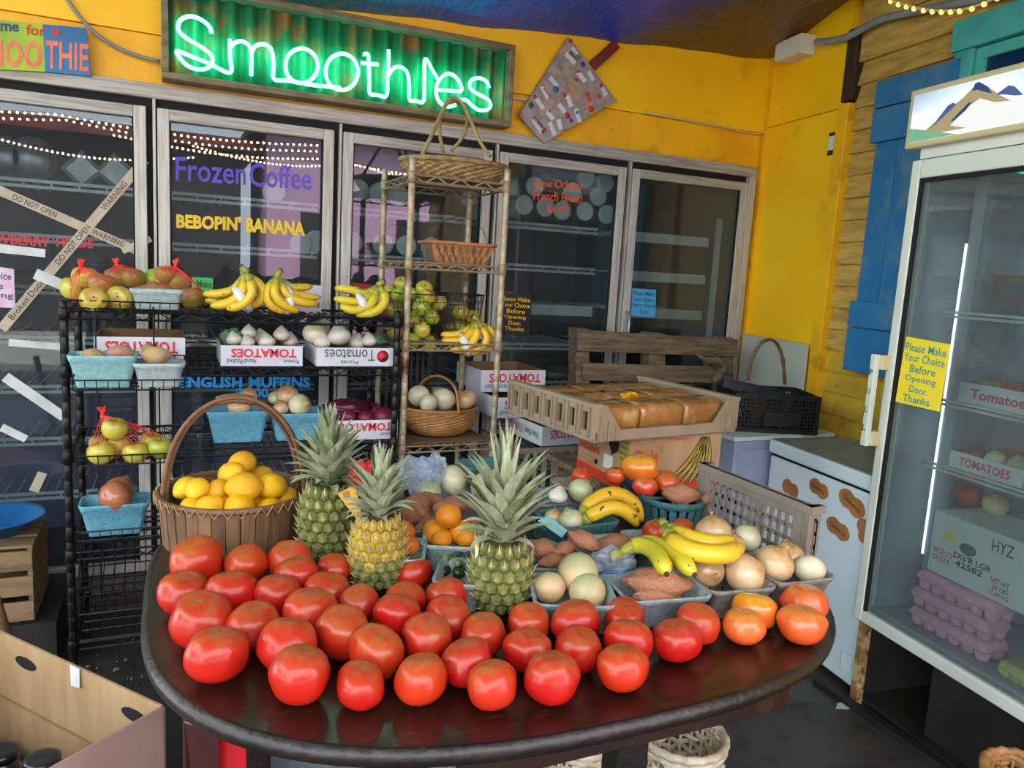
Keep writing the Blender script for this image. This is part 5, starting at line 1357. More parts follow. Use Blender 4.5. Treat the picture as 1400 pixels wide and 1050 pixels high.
MB().slab(lft+rgt[::-1], bk_).part('leg', 'maroon', tb, .004)
rb = thing('red_board', 'bright red board standing under the left end of the table', 'board', ((q1.x+q2.x)/2, q1.y+.06, 0))
sh_ = Vector((0, .035, 0))
MB().slab([q1+sh_+Vector((-.03, 0, 0)), q2+sh_, q2+sh_+Vector((.02, 0, -.598)), q1+sh_+Vector((-.03, 0, -.598))], bk_).part('panel', 'red_gloss', rb, .004)
MB().slab([q1+sh_*.9+Vector((.012, 0, -.04)), q1+sh_*.9+Vector((.018, 0, -.04)), q1+sh_*.9+Vector((.018, 0, -.59)), q1+sh_*.9+Vector((.012, 0, -.59))], -bk_*.2).part('rib', 'maroon', rb)

# ------------------------------------------------------------------ red tomatoes, row by row
rows = {
 'front row': [(297, 899, 82, 70), (410, 927, 85, 74), (493, 938, 72, 74), (576, 931, 77, 70), (672, 940, 73, 76), (754, 931, 77, 76), (851, 914, 74, 70)],
 'second row': [(276, 850, 86, 73), (393, 886, 86, 68), (512, 895, 77, 64), (583, 876, 72, 58), (639, 908, 74, 66), (721, 892, 66, 62), (790, 891, 67, 60), (859, 880, 67, 58), (925, 878, 66, 62)],
 'third row': [(254, 811, 68, 52), (346, 859, 74, 64), (471, 870, 79, 70), (542, 846, 69, 54), (614, 846, 68, 52), (660, 868, 67, 54), (722, 855, 62, 46), (787, 855, 69, 50), (853, 845, 62, 46), (954, 854, 63, 60)],
 'fourth row': [(312, 812, 71, 54), (423, 840, 77, 52), (491, 829, 58, 42), (553, 823, 60, 46), (610, 817, 58, 44)],
 'fifth row': [(269, 769, 73, 46), (380, 816, 64, 48), (447, 810, 64, 46)],
 'back row': [(337, 771, 61, 50), (397, 768, 62, 46), (406, 792, 66, 46), (457, 781, 50, 44), (566, 784, 50, 46)],
}
TOMS = []; _hold[0] = True
for rn, lst in rows.items():
    for i, (x, y, w_, h_) in enumerate(lst):
        p = WZ(x, y, TZ+.04)
        for _ in range(3):
            r_ = w_/2*depth(p)/F_PX*.97; p = WZ(x, y+ (2 if h_ < 60 else 0), TZ+r_*.80)
        TOMS.append([p, r_, 'large red tomato in the %s on the table, %s' % (rn, ordn(i, len(lst)))])
for it in range(30):                       # let touching neighbours settle apart
    for i in range(len(TOMS)):
        for j in range(i):
            a, ra = TOMS[i][0], TOMS[i][1]; b, rb_ = TOMS[j][0], TOMS[j][1]
            d = Vector((a.x-b.x, a.y-b.y, 0)); mn = (ra+rb_)*.93
            if 1e-6 < d.length < mn:
                s_ = d.normalized()*(mn-d.length)*.5; TOMS[i][0] = a+s_; TOMS[j][0] = b-s_
for p, r_, lab in TOMS:
    o = fruit('tomato', p, r_, lab, 'red tomatoes spread on the table', tilt=(rnd.uniform(-16, 16), rnd.uniform(-16, 16)))
    zz = min((o.rotation_euler.to_matrix() @ (v.co*r_)).z for v in o.data.vertices); o.location.z = TZ-zz+.0005
for x, y, w_, k_, lab in ((1016, 857, 61, 'heirloom', 'orange ribbed tomato in front of the onion baskets at the right end'), (1032, 837, 62, 'gold', 'golden orange ribbed tomato tucked behind the front orange one'), (1096, 854, 66, 'heirloom', 'orange ribbed tomato nearest the right edge of the table'), (1099, 825, 64, 'heirloom', 'orange ribbed tomato against the far right basket')):
    p = WZ(x, y, TZ+.035)
    r_ = w_/2*depth(p)/F_PX*.97; p = WZ(x, y+1, TZ+r_*.75)
    o = fruit(k_, p, r_, lab, 'orange tomatoes at the right end'); zz = min((o.rotation_euler.to_matrix() @ (v.co*r_)).z for v in o.data.vertices); o.location.z = TZ-zz+.0005

_hold[0] = False
# ------------------------------------------------------------------ lemon basket
bx_, by_ = .143, 1.925
LB = thing('bark_basket', 'round bark splint basket with tall hoop handle full of lemons', 'basket', (bx_, by_, TZ))
LR, LH = .168, .118
mb = MB().lathe([(LR*.9, .002), (LR*.93, .01), (LR*.975, LH-.006), (LR*.95, LH-.006), (LR*.9, .012), (.001, .012)], 40, Matrix.Translation((bx_, by_, TZ))); mb.part('liner', 'bark', LB)
n = 34; spm = MB(); hw = PI*LR/n*.97
spm.loops([[Vector((0, -hw*.92, 0)), Vector((.006, -hw*.92, 0)), Vector((.007, hw*.92, 0)), Vector((0, hw*.92, 0))], [Vector((LR*.06, -hw, LH)), Vector((LR*.06+.006, -hw, LH)), Vector((LR*.06+.007, hw, LH)), Vector((LR*.06, hw, LH))]])
spm = spm.mesh('splint', 'bark')
for k in range(n):
    inst('splint', spm, LB, Matrix.Rotation(2*PI*k/n, 4, 'Z') @ Matrix.Translation((LR*.935, 0, rnd.uniform(-.0, .003))) @ Matrix.Rotation(R(rnd.uniform(-1.5, 1.5)), 4, 'X'))
MB().tube([(bx_+(LR+.006)*math.cos(2*PI*i/48), by_+(LR+.006)*math.sin(2*PI*i/48), TZ+LH) for i in range(48)], .0075, 8, closed=True).part('rim', 'bark_handle', LB)
mb = MB(); pts = []
for i in range(80):
    a = 2*PI*i/80; rr = LR+.014; pts.append((bx_+rr*math.cos(a), by_+rr*math.sin(a), TZ+LH+(.006 if i % 2 else -.014)))
mb.tube(pts, .0018, 5, closed=True); mb.part('lacing', 'reed', LB)
zap = WY(322, 542, by_).z
for dy, dx, kk in ((-.012, 0, 1.0), (.0, .007, .985), (.012, -.004, .97)):
    pts = []
    for i in range(25):
        a = PI*i/24
        pts.append((bx_+dx-(LR-.004)*math.cos(a)*kk, by_+dy+.0, TZ+LH-.05+(zap-TZ-LH+.05)*kk*math.sin(a)**.8))
    MB().tube(pts, .0055, 7).part('handle_hoop', 'bark_handle', LB)
MB().tube([(bx_-(LR-.004)*math.cos(PI*i/24)*.985, by_, TZ+LH-.05+(zap-TZ-LH+.05)*.985*math.sin(PI*i/24)**.8) for i in (10, 11, 12, 13, 14)], .0125, 10).part('handle_wrap', 'bark_handle', LB)
lem = [(254, 667, 34, 1.90, 'leftmost in the upper tier'), (270, 669, 36, 1.87, 'second in the upper tier'), (297, 671, 34, 1.88, 'third in the upper tier'), (317, 649, 41, 1.92, 'just below the topmost one'), (331, 634, 40, 1.96, 'topmost of the pile'), (334, 666, 47, 1.85, 'large one in the middle of the pile'), (356, 650, 30, 1.98, 'at the back right under the topmost'), (371, 665, 42, 1.88, 'upper right of the pile'), (390, 681, 34, 1.90, 'rightmost against the rim'), (261, 694, 34, 1.84, 'leftmost along the front rim'), (284, 696, 42, 1.82, 'second along the front rim'), (327, 694, 46, 1.815, 'large one at the front middle'), (368, 697, 38, 1.83, 'right along the front rim'), (308, 690, 30, 1.87, 'half hidden between the two front ones'), (350, 690, 36, 1.90, 'half hidden behind the front right')]
_hold[0] = True
for x, y, w_, Y, lab in lem: at_y('lemon', x, y, w_, Y, 'yellow lemon in the hoop handled basket, '+lab, 'lemons in the bark basket', tilt=(rnd.uniform(-60, 60), rnd.uniform(-40, 40)))

_hold[0] = False
# ------------------------------------------------------------------ pineapples
def eye_mesh(name, m_):
    mb = MB(); vs = []
    for r_, z in ((1.04, -.10), (.90, .14), (.50, .42)):
        for k in range(6):
            a = PI/6+k*PI/3; vs.append(Vector((r_*math.cos(a)*.98, r_*math.sin(a)*1.08, z)))
    vs.append(Vector((0, .05, .40)))
    mb.add(vs, [(i, (i+1) % 6, 6+(i+1) % 6, 6+i) for i in range(6)]+[(6+i, 6+(i+1) % 6, 12+(i+1) % 6, 12+i) for i in range(6)], False)
    mb.mi = 2; mb.add(vs[12:], [(i, (i+1) % 6, 6) for i in range(6)], False); mb.mi = 1
    mb.add([(-.22, -.28, .36), (.22, -.28, .36), (0, .95, .95), (0, .15, .30)], [(0, 1, 2), (0, 3, 1), (1, 3, 2), (0, 2, 3)], False)
    return mb.mesh(name, [m_, 'pine_spike', 'pine_mid'])
EYE = {m_: eye_mesh('eye', m_) for m_ in ('pine_eye_green', 'pine_eye_gold')}
def leaf_mesh(curl, m_, wd=.085):
    mb = MB(); vs = []; fs = []; n = 7; p = Vector((0, 0, 0)); a = 0
    for i in range(n+1):
        t = i/n; w_ = wd*(1-t**2.2)*(.75+.5*min(1, t*3)) if t < 1 else .0015
        ex = Vector((math.cos(a), 0, -math.sin(a)))          # outward side normal
        vs += [p+Vector((0, -w_, 0))+ex*-.3*w_, p+ex*.22*w_, p+Vector((0, w_, 0))+ex*-.3*w_, p+ex*.22*w_+ex*.012*(1-t)]
        d = Vector((math.sin(a), 0, math.cos(a))); p = p+d/n; a += curl/n
    for i in range(n):
        b = i*4
        fs += [(b, b+1, b+5, b+4), (b+1, b+2, b+6, b+5), (b+2, b+3, b+7, b+6), (b+3, b, b+4, b+7)]
    mb.add(vs, fs, False); return mb.mesh('leaf', m_)
LEAF = [[leaf_mesh(c_, m_) for c_ in (.15, .7, 1.3)] for m_ in ('pine_leaf', 'leaf_dark')]
def pineapple(label, xb, yb, wpx, hpx, cpx, m_, nl=46, seed=1, spread=1.0, lean=(0, 0)):
    g_ = random.Random(seed)
    base = WZ(xb, yb, TZ); s_ = depth(base)/F_PX
    Rm = wpx/2*s_*1.0*.94
    base = WZ(xb, yb-wpx*.16, TZ)+Vector((0, 0, .007)); s_ = depth(base)/F_PX
    H = hpx*s_*.97; CH = cpx*s_*1.02
    t = thing('pineapple', label, 'pineapple', base); t.rotation_euler = (R(lean[0]), R(lean[1]), g_.uniform(0, 6))
    rad = lambda v: Rm*(1-.30*max(0, (.35-v)/.35)**2.2-.42*max(0, (v-.55)/.45)**2.2)
    prof = [(.001, 0.0)]+[(rad(k/14)*.93, .001+H*k/14) for k in range(15)]+[(.001, H)]
    MB().lathe(prof, 24).part('core', 'pine_core', t, world=False)
    n = 15; pit = 2*PI*Rm/n; rowh = pit*.84; nr = int(H/rowh)
    for j in range(nr):
        v = (j+.5)/nr; r_ = rad(v)*.955; sl = (rad(v+.02)-rad(v-.02))/(.04*H)
        for i in range(n):
            a = 2*PI*(i+.5*(j % 2))/n
            Mx = Matrix.Rotation(a, 4, 'Z') @ Matrix.Translation((r_, 0, H*v)) @ Matrix.Rotation(math.atan(sl), 4, 'Y') @ Matrix(((0, 0, 1, 0), (1, 0, 0, 0), (0, 1, 0, 0), (0, 0, 0, 1))) @ Matrix.Diagonal((pit*.57*r_/Rm, rowh*.62, pit*.62, 1))
            inst('eye', EYE[m_ if not (m_ == 'pine_eye_gold' and v < .25+g_.random()*.2) else 'pine_eye_green'], t, Mx)
    for k in range(nl):
        u = k/(nl-1)                                   # 0 outer .. 1 inner
        a = k*2.39996; inc = R((74*(1-u)**1.15+11)*spread)*g_.uniform(.85, 1.1)
        ln = CH*(.40+.64*u**.75)*g_.uniform(.88, 1.05)
        lm = LEAF[0 if g_.random() < .75 else 1][0 if u > .75 else (1 if u > .3 or g_.random() < .5 else 2)]
        wsc = min(1.9, .115*Rm/.066/ln*1.75)
        Mx = Matrix.Rotation(a, 4, 'Z') @ Matrix.Translation((Rm*.16*(1-u), 0, H-.010+.30*CH*u*(1-.45*u))) @ Matrix.Rotation(inc*.75, 4, 'Y') @ Matrix.Diagonal((ln, ln*wsc*.9, ln, 1)) @ Matrix.Rotation(R(-10), 4, 'Y')
        inst('leaf', lm, t, Mx)
    return t
p1 = pineapple('green pineapple with an orange tag beside the lemon basket', 447, 776, 84, 104, 100, 'pine_eye_green', 74, 3)
p2 = pineapple('golden pineapple standing among the tomatoes, middle of the three', 515, 813, 82, 98, 92, 'pine_eye_gold', 66, 5)
p3 = pineapple('green pineapple with the widest crown standing at the table centre', 682, 846, 92, 96, 142, 'pine_eye_green', 70, 11, .9)
a = WZ(478, 700, TZ+.14)
dd = depth(p1.location)-.07
pt = lambda x, y: CAM+ray(x, y)*dd
tg = thing('fruit_tag', 'orange yellow cardboard tag hanging on the left pineapple', 'tag', pt(482, 690))
MB().slab([pt(461, 675), pt(485, 663), pt(494, 696), pt(487, 709)], FWD*.001).part('card', 'tag_yellow', tg)
MB().slab([pt(468, 674), pt(477, 670), pt(479, 681), pt(471, 684)], FWD*-.0008).part('emblem', 'kraft', tg)
dd = depth(p3.location)-.05
tg = thing('fruit_tag', 'narrow white and yellow tag standing by the central pineapple', 'tag', pt(653, 752))
MB().slab([pt(649, 728), pt(653, 738), pt(655, 752), pt(650, 762), pt(649, 748)], FWD*.001).part('card', 'tag_yellow', tg)
MB().slab([pt(650, 745), pt(653, 750), pt(654, 757), pt(650, 764)], FWD*-.001).part('strip', 'tag_white', tg)

# ------------------------------------------------------------------ produce baskets on the table
RZ = TZ+.066
place_basket((733, 826), (846, 829), RZ, .150, TZ, 'pulp_grey', 'grey pulp basket of three round squash right of the central pineapple')
for x, y, w_, z, lab in ((751, 803, 47, .815, 'pale round squash at the left of the squash basket'), (790, 784, 60, .835, 'largest round squash at the back of the squash basket'), (803, 809, 54, .812, 'round squash at the front right of the squash basket')):
    at_z('melon', x, y, w_, z, lab, 'round squash in the grey basket', tilt=(rnd.uniform(-30, 30), 20))
place_basket((862, 823), (975, 815), RZ, .155, TZ, 'pulp_grey', 'grey pulp basket of long sweet potatoes at the front of the table')
long_z('sweet', (851, 794), (948, 802), .828, 'longest sweet potato lying across the front basket', fat=.92, var=2)
long_z('sweet', (866, 815), (932, 817), .808, 'sweet potato low along the front rim of the front basket', fat=.9, var=1)
long_z('sweet', (905, 790), (960, 806), .80, 'sweet potato behind the longest one in the front basket', fat=.9, var=3)
place_basket((975, 810), (1063, 803), RZ, .15, TZ, 'pulp_brown', 'brownish pulp basket of two tan onions under the bananas')
at_z('onion_tan', 968, 780, 47, .835, 'tan onion with dark core end at the left of the brownish basket', tilt=(80, 0), yaw=R(-10))
at_z('onion_tan', 1018, 785, 58, .832, 'big pale tan onion at the right of the brownish basket', tilt=(60, 30), yaw=R(60))
place_basket((1068, 798), (1143, 789), RZ+.004, .165, TZ, 'pulp_brown', 'grey brown pulp basket of onions at the far right of the table')
at_z('onion_tan', 1059, 770, 55, .845, 'tan onion at the left of the far right basket', tilt=(20, 20))
at_z('onion_tan', 1077, 762, 46, .840, 'tan onion behind in the far right basket')
at_z('onion_white', 1107, 778, 43, .835, 'pale onion at the right of the far right basket', tilt=(50, -30))
place_basket((592, 796), (660, 801), RZ, .135, TZ, 'pulp_grey', 'grey pulp basket of dark zucchini left of the central pineapple')
zu1 = long_z('zucchini', (604, 784), (640, 752), .80, 'dark zucchini at the left of the zucchini basket', fat=.52)
zu2 = long_z('zucchini', (624, 786), (652, 752), .80, 'dark zucchini with its cut stem forward in the zucchini basket', fat=.56)
for zu, x, y in ((zu1, 610, 763), (zu2, 626, 770)):
    p = WZ(x, y, .818); MB().tube([p, p+Vector((-.004, -.012, .004)), p+Vector((-.006, -.022, .01))], [.008, .006, .009], 7).part('stalk', 'zucchini_stem', zu)
place_basket((576, 745), (650, 749), RZ, .13, TZ, 'pulp_pale', 'pale pulp basket of bright oranges behind the zucchini')
for k_, x, y, w_, z, lab in (('orange', 613, 705, 36, .868, 'single orange on top of the orange pile'), ('orange', 595, 727, 37, .83, 'orange at the left of the pile'), ('orange', 631, 728, 36, .83, 'orange at the right of the pile'), ('orange', 604, 737, 30, .815, 'small orange at the front left of the pile'), ('orange', 637, 736, 28, .82, 'yellowish orange at the front right of the pile')):
    at_z(k_, x, y, w_, z, lab, 'oranges in the pale basket')
place_basket((516, 764), (578, 766), RZ, .13, TZ, 'pulp_teal', 'blue grey pulp basket of oranges behind the golden pineapple')
at_z('orange_deep', 551, 728, 34, .845, 'deep orange fruit at the back of the basket behind the golden pineapple')
at_z('orange_deep', 559, 746, 30, .83, 'deep orange fruit at the front of the basket behind the golden pineapple')
# long tray of potatoes behind the oranges
place_basket((560, 726), (668, 722), TZ+.05, .24, TZ, 'pulp_brown', 'wide shallow brown tray of sweet potatoes behind the oranges', slots=False)
for a, b, z, f_, lab in (((563, 678), (612, 690), .84, 1, 'sweet potato at the back left of the wide tray'), ((592, 694), (642, 690), .85, 1.1, 'large sweet potato across the middle of the wide tray'), ((638, 692), (667, 686), .84, 1.4, 'short sweet potato at the right of the wide tray'), ((556, 688), (586, 706), .83, 1.3, 'rough tan sweet potato at the left of the wide tray'), ((568, 722), (604, 712), .815, 1.1, 'dark sweet potato left behind the oranges'), ((628, 712), (656, 720), .815, 1.2, 'dark sweet potato right behind the oranges')):
    long_z('sweet', a, b, z, lab, 'sweet potatoes in the wide tray', fat=f_)
# back row: onions, bag, green tray
place_basket((566, 682), (680, 680), TZ+.05, .14, TZ, 'pulp_grey', 'grey tray of pale onions at the back of the table', slots=False)
at_z('onion_white', 620, 657, 44, .86, 'large white onion beside the plastic bag at the back', tilt=(70, 20), yaw=1)
at_z('onion_green', 586, 672, 36, .835, 'pale green onion under the plastic bag at the back')
at_z('onion_green', 663, 668, 46, .855, 'green tinged onion behind the central pineapple crown', tilt=(60, -10))
at_z('onion_green', 683, 648, 30, .86, 'pale green onion in front of the green tray')
place_basket((641, 640), (706, 636), TZ+.125, .10, TZ+.05, 'pulp_dark', 'dark green pulp tray standing at the back of the table', slots=False)
def zbag(name, label, x, y, z, sx, sy, sz, mat_, seed, cat='bag'):
    c = WZ(x, y, z)
    me = blob(name, mat_, lambda t, p: Vector((sx*math.cos(p)*math.cos(t), sy*math.cos(p)*math.sin(t), sz*math.sin(p)))*(1+.55*noise.noise(Vector((math.cos(p)*math.cos(t)*2.6+seed, math.cos(p)*math.sin(t)*2.6, math.sin(p)*2.6)))), 34, 24)
    for pl_ in me.polygons: pl_.use_smooth = False
    o = inst(name, me); o.location = c; return tag(o, label, cat)
zbag('plastic_bag', 'crumpled bluish plastic bag at the back left of the table', 572, 652, .875, .055, .05, .045, 'bag_plastic', 3)
zbag('plastic_bag', 'second crumpled plastic bag behind the first one', 592, 643, .89, .04, .035, .04, 'bag_plastic', 8)
# left back: onion in blue basket behind the first pineapple
by(403, 690, 440, 690, 2.02, TZ+.0, .10, 'pulp_blue', 'blue pulp basket partly behind the left pineapple')
at_y('onion_tan', 416, 671, 32, 2.07, 'tan onion in the blue basket behind the left pineapple')
zbag('net_sack', 'red netted sack glimpsed between the two left pineapples', 500, 655, .86, .05, .04, .045, 'net_red', 6)
# centre back
place_basket((708, 776), (772, 778), TZ+.055, .17, TZ, 'pulp_grey', 'grey pulp basket of small sweet potatoes behind the squash')
for a, b, z, f_, lab in (((722, 745), (762, 754), .835, 1.2, 'sweet potato at the back left of the small sweet potato basket'), ((752, 755), (788, 746), .835, 1.1, 'sweet potato in the middle of the small sweet potato basket'), ((736, 770), (772, 764), .82, 1.1, 'sweet potato at the front of the small sweet potato basket')):
    long_z('sweet', a, b, z, lab, 'small sweet potatoes', fat=f_)
long_z('sweet', (776, 727), (822, 752), .865, 'pointed sweet potato standing tilted behind the squash', fat=1.05, z2=.835, var=2)
place_basket((800, 760), (872, 757), TZ+.06, .13, TZ, 'pulp_grey', 'pale grey pulp tray with one sweet potato behind the plastic bag', slots=False)
long_z('sweet', (814, 744), (868, 742), .825, 'flat sweet potato in the pale tray behind the plastic bag', fat=.9)
place_basket((768, 722), (848, 713), TZ+.085, .14, TZ, 'pulp_dark', 'dark teal pulp box under the spotted bananas', slots=False)
hand('pair of spotted ripe bananas arching over the dark teal box', WY(795, 714, 1.60), [
    ([WY(x, y, Y) for x, y, Y in ((793, 713, 1.62), (806, 690, 1.63), (836, 675, 1.64), (864, 687, 1.64), (877, 712, 1.63))], .0205), ([WY(x, y, Y) for x, y, Y in ((792, 716, 1.60), (810, 704, 1.585), (836, 694, 1.58), (858, 701, 1.58), (871, 718, 1.585))], .0195)], 'banana_spot')
zb_ = zbag('zip_bag', 'clear plastic zip bag with a blue seal beside the green banana', 838, 768, .832, .05, .035, .03, 'bag_plastic', 12)
a = WZ(824, 783, .828); b = WZ(893, 773, .828); MB().tube([a, (a+b)/2+Vector((0, 0, -.003)), b], .0035, 6).part('seal', 'blue_plastic', zb_)
def zp(l): return [WZ(x, y, z) for x, y, z in l]
hand('green yellow banana pair lying over the sweet potato basket', WZ(846, 757, .855), [
    (zp([(848, 757, .855), (872, 745, .872), (893, 752, .877), (905, 770, .872), (911, 784, .862)]), .0195), (zp([(850, 755, .86), (885, 742, .872), (914, 752, .876), (935, 770, .872), (949, 785, .862)]), .019)], 'banana_green')
hand('yellow banana pair with dark tips lying over the onion baskets', WZ(908, 717, .892), [
    (zp([(909, 720, .89), (924, 743, .893), (957, 756, .893), (993, 757, .89), (1013, 747, .887)]), .0215), (zp([(910, 719, .893), (938, 733, .90), (972, 742, .898), (1003, 739, .893)]), .018)], 'banana')
# red tomatoes and onions under those bananas
place_basket((884, 756), (950, 752), TZ+.06, .15, TZ, 'pulp_grey', 'grey pulp basket of red tomatoes behind the yellow bananas')
at_z('tomato', 898, 728, 40, .835, 'red tomato left in the basket behind the yellow bananas', 'tomatoes behind the bananas')
at_z('tomato', 933, 726, 38, .832, 'red tomato right in the basket behind the yellow bananas', 'tomatoes behind the bananas')
place_basket((958, 766), (1050, 760), TZ+.06, .15, TZ, 'pulp_teal', 'teal grey pulp basket of onions behind the banana tips')
at_z('onion_tan', 975, 727, 50, .848, 'pale tan onion above the yellow bananas', tilt=(15, 10))
at_z('onion_white', 1021, 736, 40, .84, 'white onion right of the banana tips', tilt=(40, 20))
at_z('onion_tan', 1003, 745, 36, .825, 'tan onion half hidden by the banana tips')
# centre back right: onions and torn box
place_basket((742, 722), (800, 720), TZ+.06, .13, TZ, 'pulp_dark', 'dark teal pulp basket of white onions left of the spotted bananas')
at_z('onion_white', 780, 711, 34, .84, 'white onion beside the spotted bananas', tilt=(10, 20))
at_z('onion_tan', 757, 707, 26, .84, 'tan onion left of the white onion by the spotted bananas')
a = [WZ(x, y, z) for x, y, z in ((735, 712, .85), (750, 704, .865), (776, 725, .85), (768, 735, .83))]
MB().slab(a, (.002, .003, -.002)).top('pulp_flap', 'pulp_teal', 'torn teal pulp flap left of the dark teal box', 'torn flap')
place_basket((742, 690), (812, 686), TZ+.065, .15, TZ, 'pulp_grey', 'grey pulp tray of onions and garlic at the back right')
at_z('onion_green', 794, 671, 36, .865, 'green onion with dry stem at the back right tray', tilt=(0, 50), yaw=.3, var=1)
at_z('garlic', 763, 678, 26, .86, 'dry garlic bulb at the left of the back right tray')
at_z('tomato', 794, 651, 28, .895, 'red tomato behind the green onion by the banana carton')
place_basket((776, 668), (816, 664), .872, .10, TZ+.06, 'pulp_brown', 'brown tray holding the red tomato by the banana carton', slots=False)
# heirloom tomatoes in a teal basket, potatoes in a dark slatted till
a = WZ(866, 678, TZ+.075); b = WZ(905, 680, TZ+.075)
place_basket(a, b+(b-a)*.35, TZ+.075, .22, TZ, 'pulp_dark', 'teal pulp basket heaped with orange heirloom tomatoes', skew=4)
for k_, x, y, w_, z, lab in (('heirloom', 842, 650, 30, .865, 'orange tomato at the left of the teal heirloom basket'), ('gold', 876, 640, 47, .90, 'large two lobed golden orange tomato on top of the heirloom heap'), ('heirloom', 882, 665, 36, .855, 'orange tomato at the front of the heirloom heap'), ('heirloom', 911, 659, 38, .86, 'orange tomato at the right of the heirloom heap')):
    at_z(k_, x, y, w_, z, lab, 'heirloom tomatoes in the teal basket')
a = WZ(906, 690, TZ+.085); b = WZ(977, 686, TZ+.085); c = (a+b)/2+Vector((.0, .07, 0)); r_ = (b-a).length/2*1.04
tl_b = thing('till_basket', 'dark green slatted basket of sweet potatoes by the grey crate', 'basket', (c.x, c.y, TZ))
n = 20
for k in range(n):
    an = 2*PI*k/n; sw = 2*PI*r_/n*.36
    M_ = Matrix.Translation((c.x, c.y, TZ)) @ Matrix.Rotation(an, 4, 'Z')
    MB().loops([[M_ @ Vector((r_*.8+q, s_*sw*.85, .0)) for q, s_ in ((0, -1), (.003, -1), (.003, 1), (0, 1))], [M_ @ Vector((r_+q, s_*sw, .075)) for q, s_ in ((0, -1), (.003, -1), (.003, 1), (0, 1))]]).part('slat', 'pulp_dark', tl_b)
for rr, z in ((r_*1.0, .078), (r_*.82, .008)):
    MB().lathe([(rr+.005, z-.010), (rr+.006, z+.008), (rr-.002, z+.008), (rr-.003, z-.010), (rr+.005, z-.010)], 32, Matrix.Translation((c.x, c.y, TZ))).part('hoop', 'pulp_dark', tl_b)
MB().lathe([(r_*.8, .002), (r_*.8, .005), (.001, .005)], 24, Matrix.Translation((c.x, c.y, TZ))).part('base', 'pulp_dark', tl_b)
long_z('sweet', (904, 672), (959, 678), .862, 'long sweet potato on top of the dark slatted basket', fat=.95, var=3)
at_z('potato_pink', 966, 683, 26, .85, 'round pinkish potato at the right of the dark slatted basket')
at_z('potato_pink', 930, 687, 30, .835, 'potato low at the front of the dark slatted basket')
# ------------------------------------------------------------------ chest freezer (right wall frame)
def PR(name, mat_, parent, lo, hi, bev=0): return MB().box(lo, hi).xf(RW).part(name, mat_, parent, bev)
FS0, FS1, FY = .955, 1.56, -.455
fz = thing('chest_freezer', 'pale blue white chest freezer with brown peanut stickers', 'freezer', RW @ Vector(((FS0+FS1)/2, FY/2, 0)), RW_A)
PR('body', 'freezer_white', fz, (FS0, FY, .03), (FS1, -.06, .745), .01)
PR('plinth', 'dark_metal', fz, (FS0+.02, FY+.03, 0), (FS1-.02, -.08, .03))
PR('seal', 'gap', fz, (FS0+.004, FY+.006, .745), (FS1-.004, -.062, .757))
PR('lid', 'freezer_white', fz, (FS0-.004, FY-.01, .757), (FS1+.004, -.055, .812), .008)
PR('lid_top', 'freezer_top', fz, (FS0+.004, FY, .812), (FS1-.004, -.06, .816))
def plane_poly(pts, yl): return [RW @ RP(x, y, yl) for x, y in pts]
def peanut(cx, cy, l, w_, ang, txt=None):
    w_ *= 1.25
    c = RP(cx, cy, FY-.001); s_ = depth(RW @ c)/F_PX; pts = []
    for i in range(28):
        a = 2*PI*i/28; x = math.cos(a)*l/2*s_*1.15; y = math.sin(a)*w_/2*s_*(1-.32*math.exp(-(math.cos(a)/.32)**2))
        an = R(ang); pts.append(RW @ Vector((c.x+x*math.cos(an)-y*math.sin(an), FY-.001, c.z+x*math.sin(an)+y*math.cos(an))))
    n = RW.to_3x3() @ Vector((0, -.004, 0))
    o = MB().slab(pts, n).part('sticker', 'peanut', fz)
    if txt:
        mb = MB(); l2 = l*s_*.40; an = R(ang)
        f = lambda u, v: RW @ Vector((c.x+u*math.cos(an)-v*math.sin(an), FY-.005, c.z+u*math.sin(an)+v*math.cos(an)))
        text_add(mb, txt, f(-l2, -.008), f(l2, -.008), f(-l2, .012), .0, .001); mb.part('lettering', 'ink_black', o)
peanut(1081, 668, 30, 19, -12); peanut(1120, 668, 34, 20, -12, 'Greens'); peanut(1165, 688, 46, 25, -20, 'Greens'); peanut(1146, 723, 40, 22, -12, 'Greens'); peanut(1181, 726, 30, 20, -70)
a = RP(1160, 905, FY-.002); PR('drain_plug', 'freezer_white', fz, (a.x-.035, FY-.008, a.z-.04), (a.x+.02, FY, a.z+.03), .004)

# ------------------------------------------------------------------ glass door fridge
GS0, GS1, GYF = 1.59, 2.42, -.515
fr = thing('glass_fridge', 'upright glass door fridge with a lit mountain sign at the right edge', 'fridge', RW @ Vector(((GS0+GS1)/2, -.25, 0)), RW_A)
def fpt(x, y, yl): return RP(x, y, yl)
dz0, dz1 = .322, 1.872
PR('side_panel', 'fridge_white', fr, (GS0, GYF+.04, .36), (GS0+.035, -.03, 2.0))
PR('side_panel', 'fridge_white', fr, (GS1-.035, GYF+.04, .36), (GS1, -.03, 2.0))
PR('back_liner', 'fridge_in', fr, (GS0+.035, -.06, .36), (GS1-.035, -.03, 2.0))
PR('floor_liner', 'fridge_in', fr, (GS0+.035, GYF+.04, .345), (GS1-.035, -.06, .375))
PR('roof_liner', 'fridge_in', fr, (GS0, GYF+.04, 1.96), (GS1, -.03, 2.0))
PR('inner_side', 'fridge_in', fr, (GS0+.035, GYF+.05, .375), (GS0+.045, -.06, 1.96))
d = MB(); fw_ = .058
d.box((GS0, GYF, dz0), (GS0+fw_*.62, GYF+.035, dz1)); d.box((GS1-fw_, GYF, dz0), (GS1, GYF+.035, dz1)); d.box((GS0+fw_*.62, GYF, dz1-fw_), (GS1-fw_, GYF+.035, dz1)); d.box((GS0+fw_*.62, GYF, dz0), (GS1-fw_, GYF+.035, dz0+fw_*.7))
d = d.xf(RW).part('door', 'fridge_white', fr, .005)
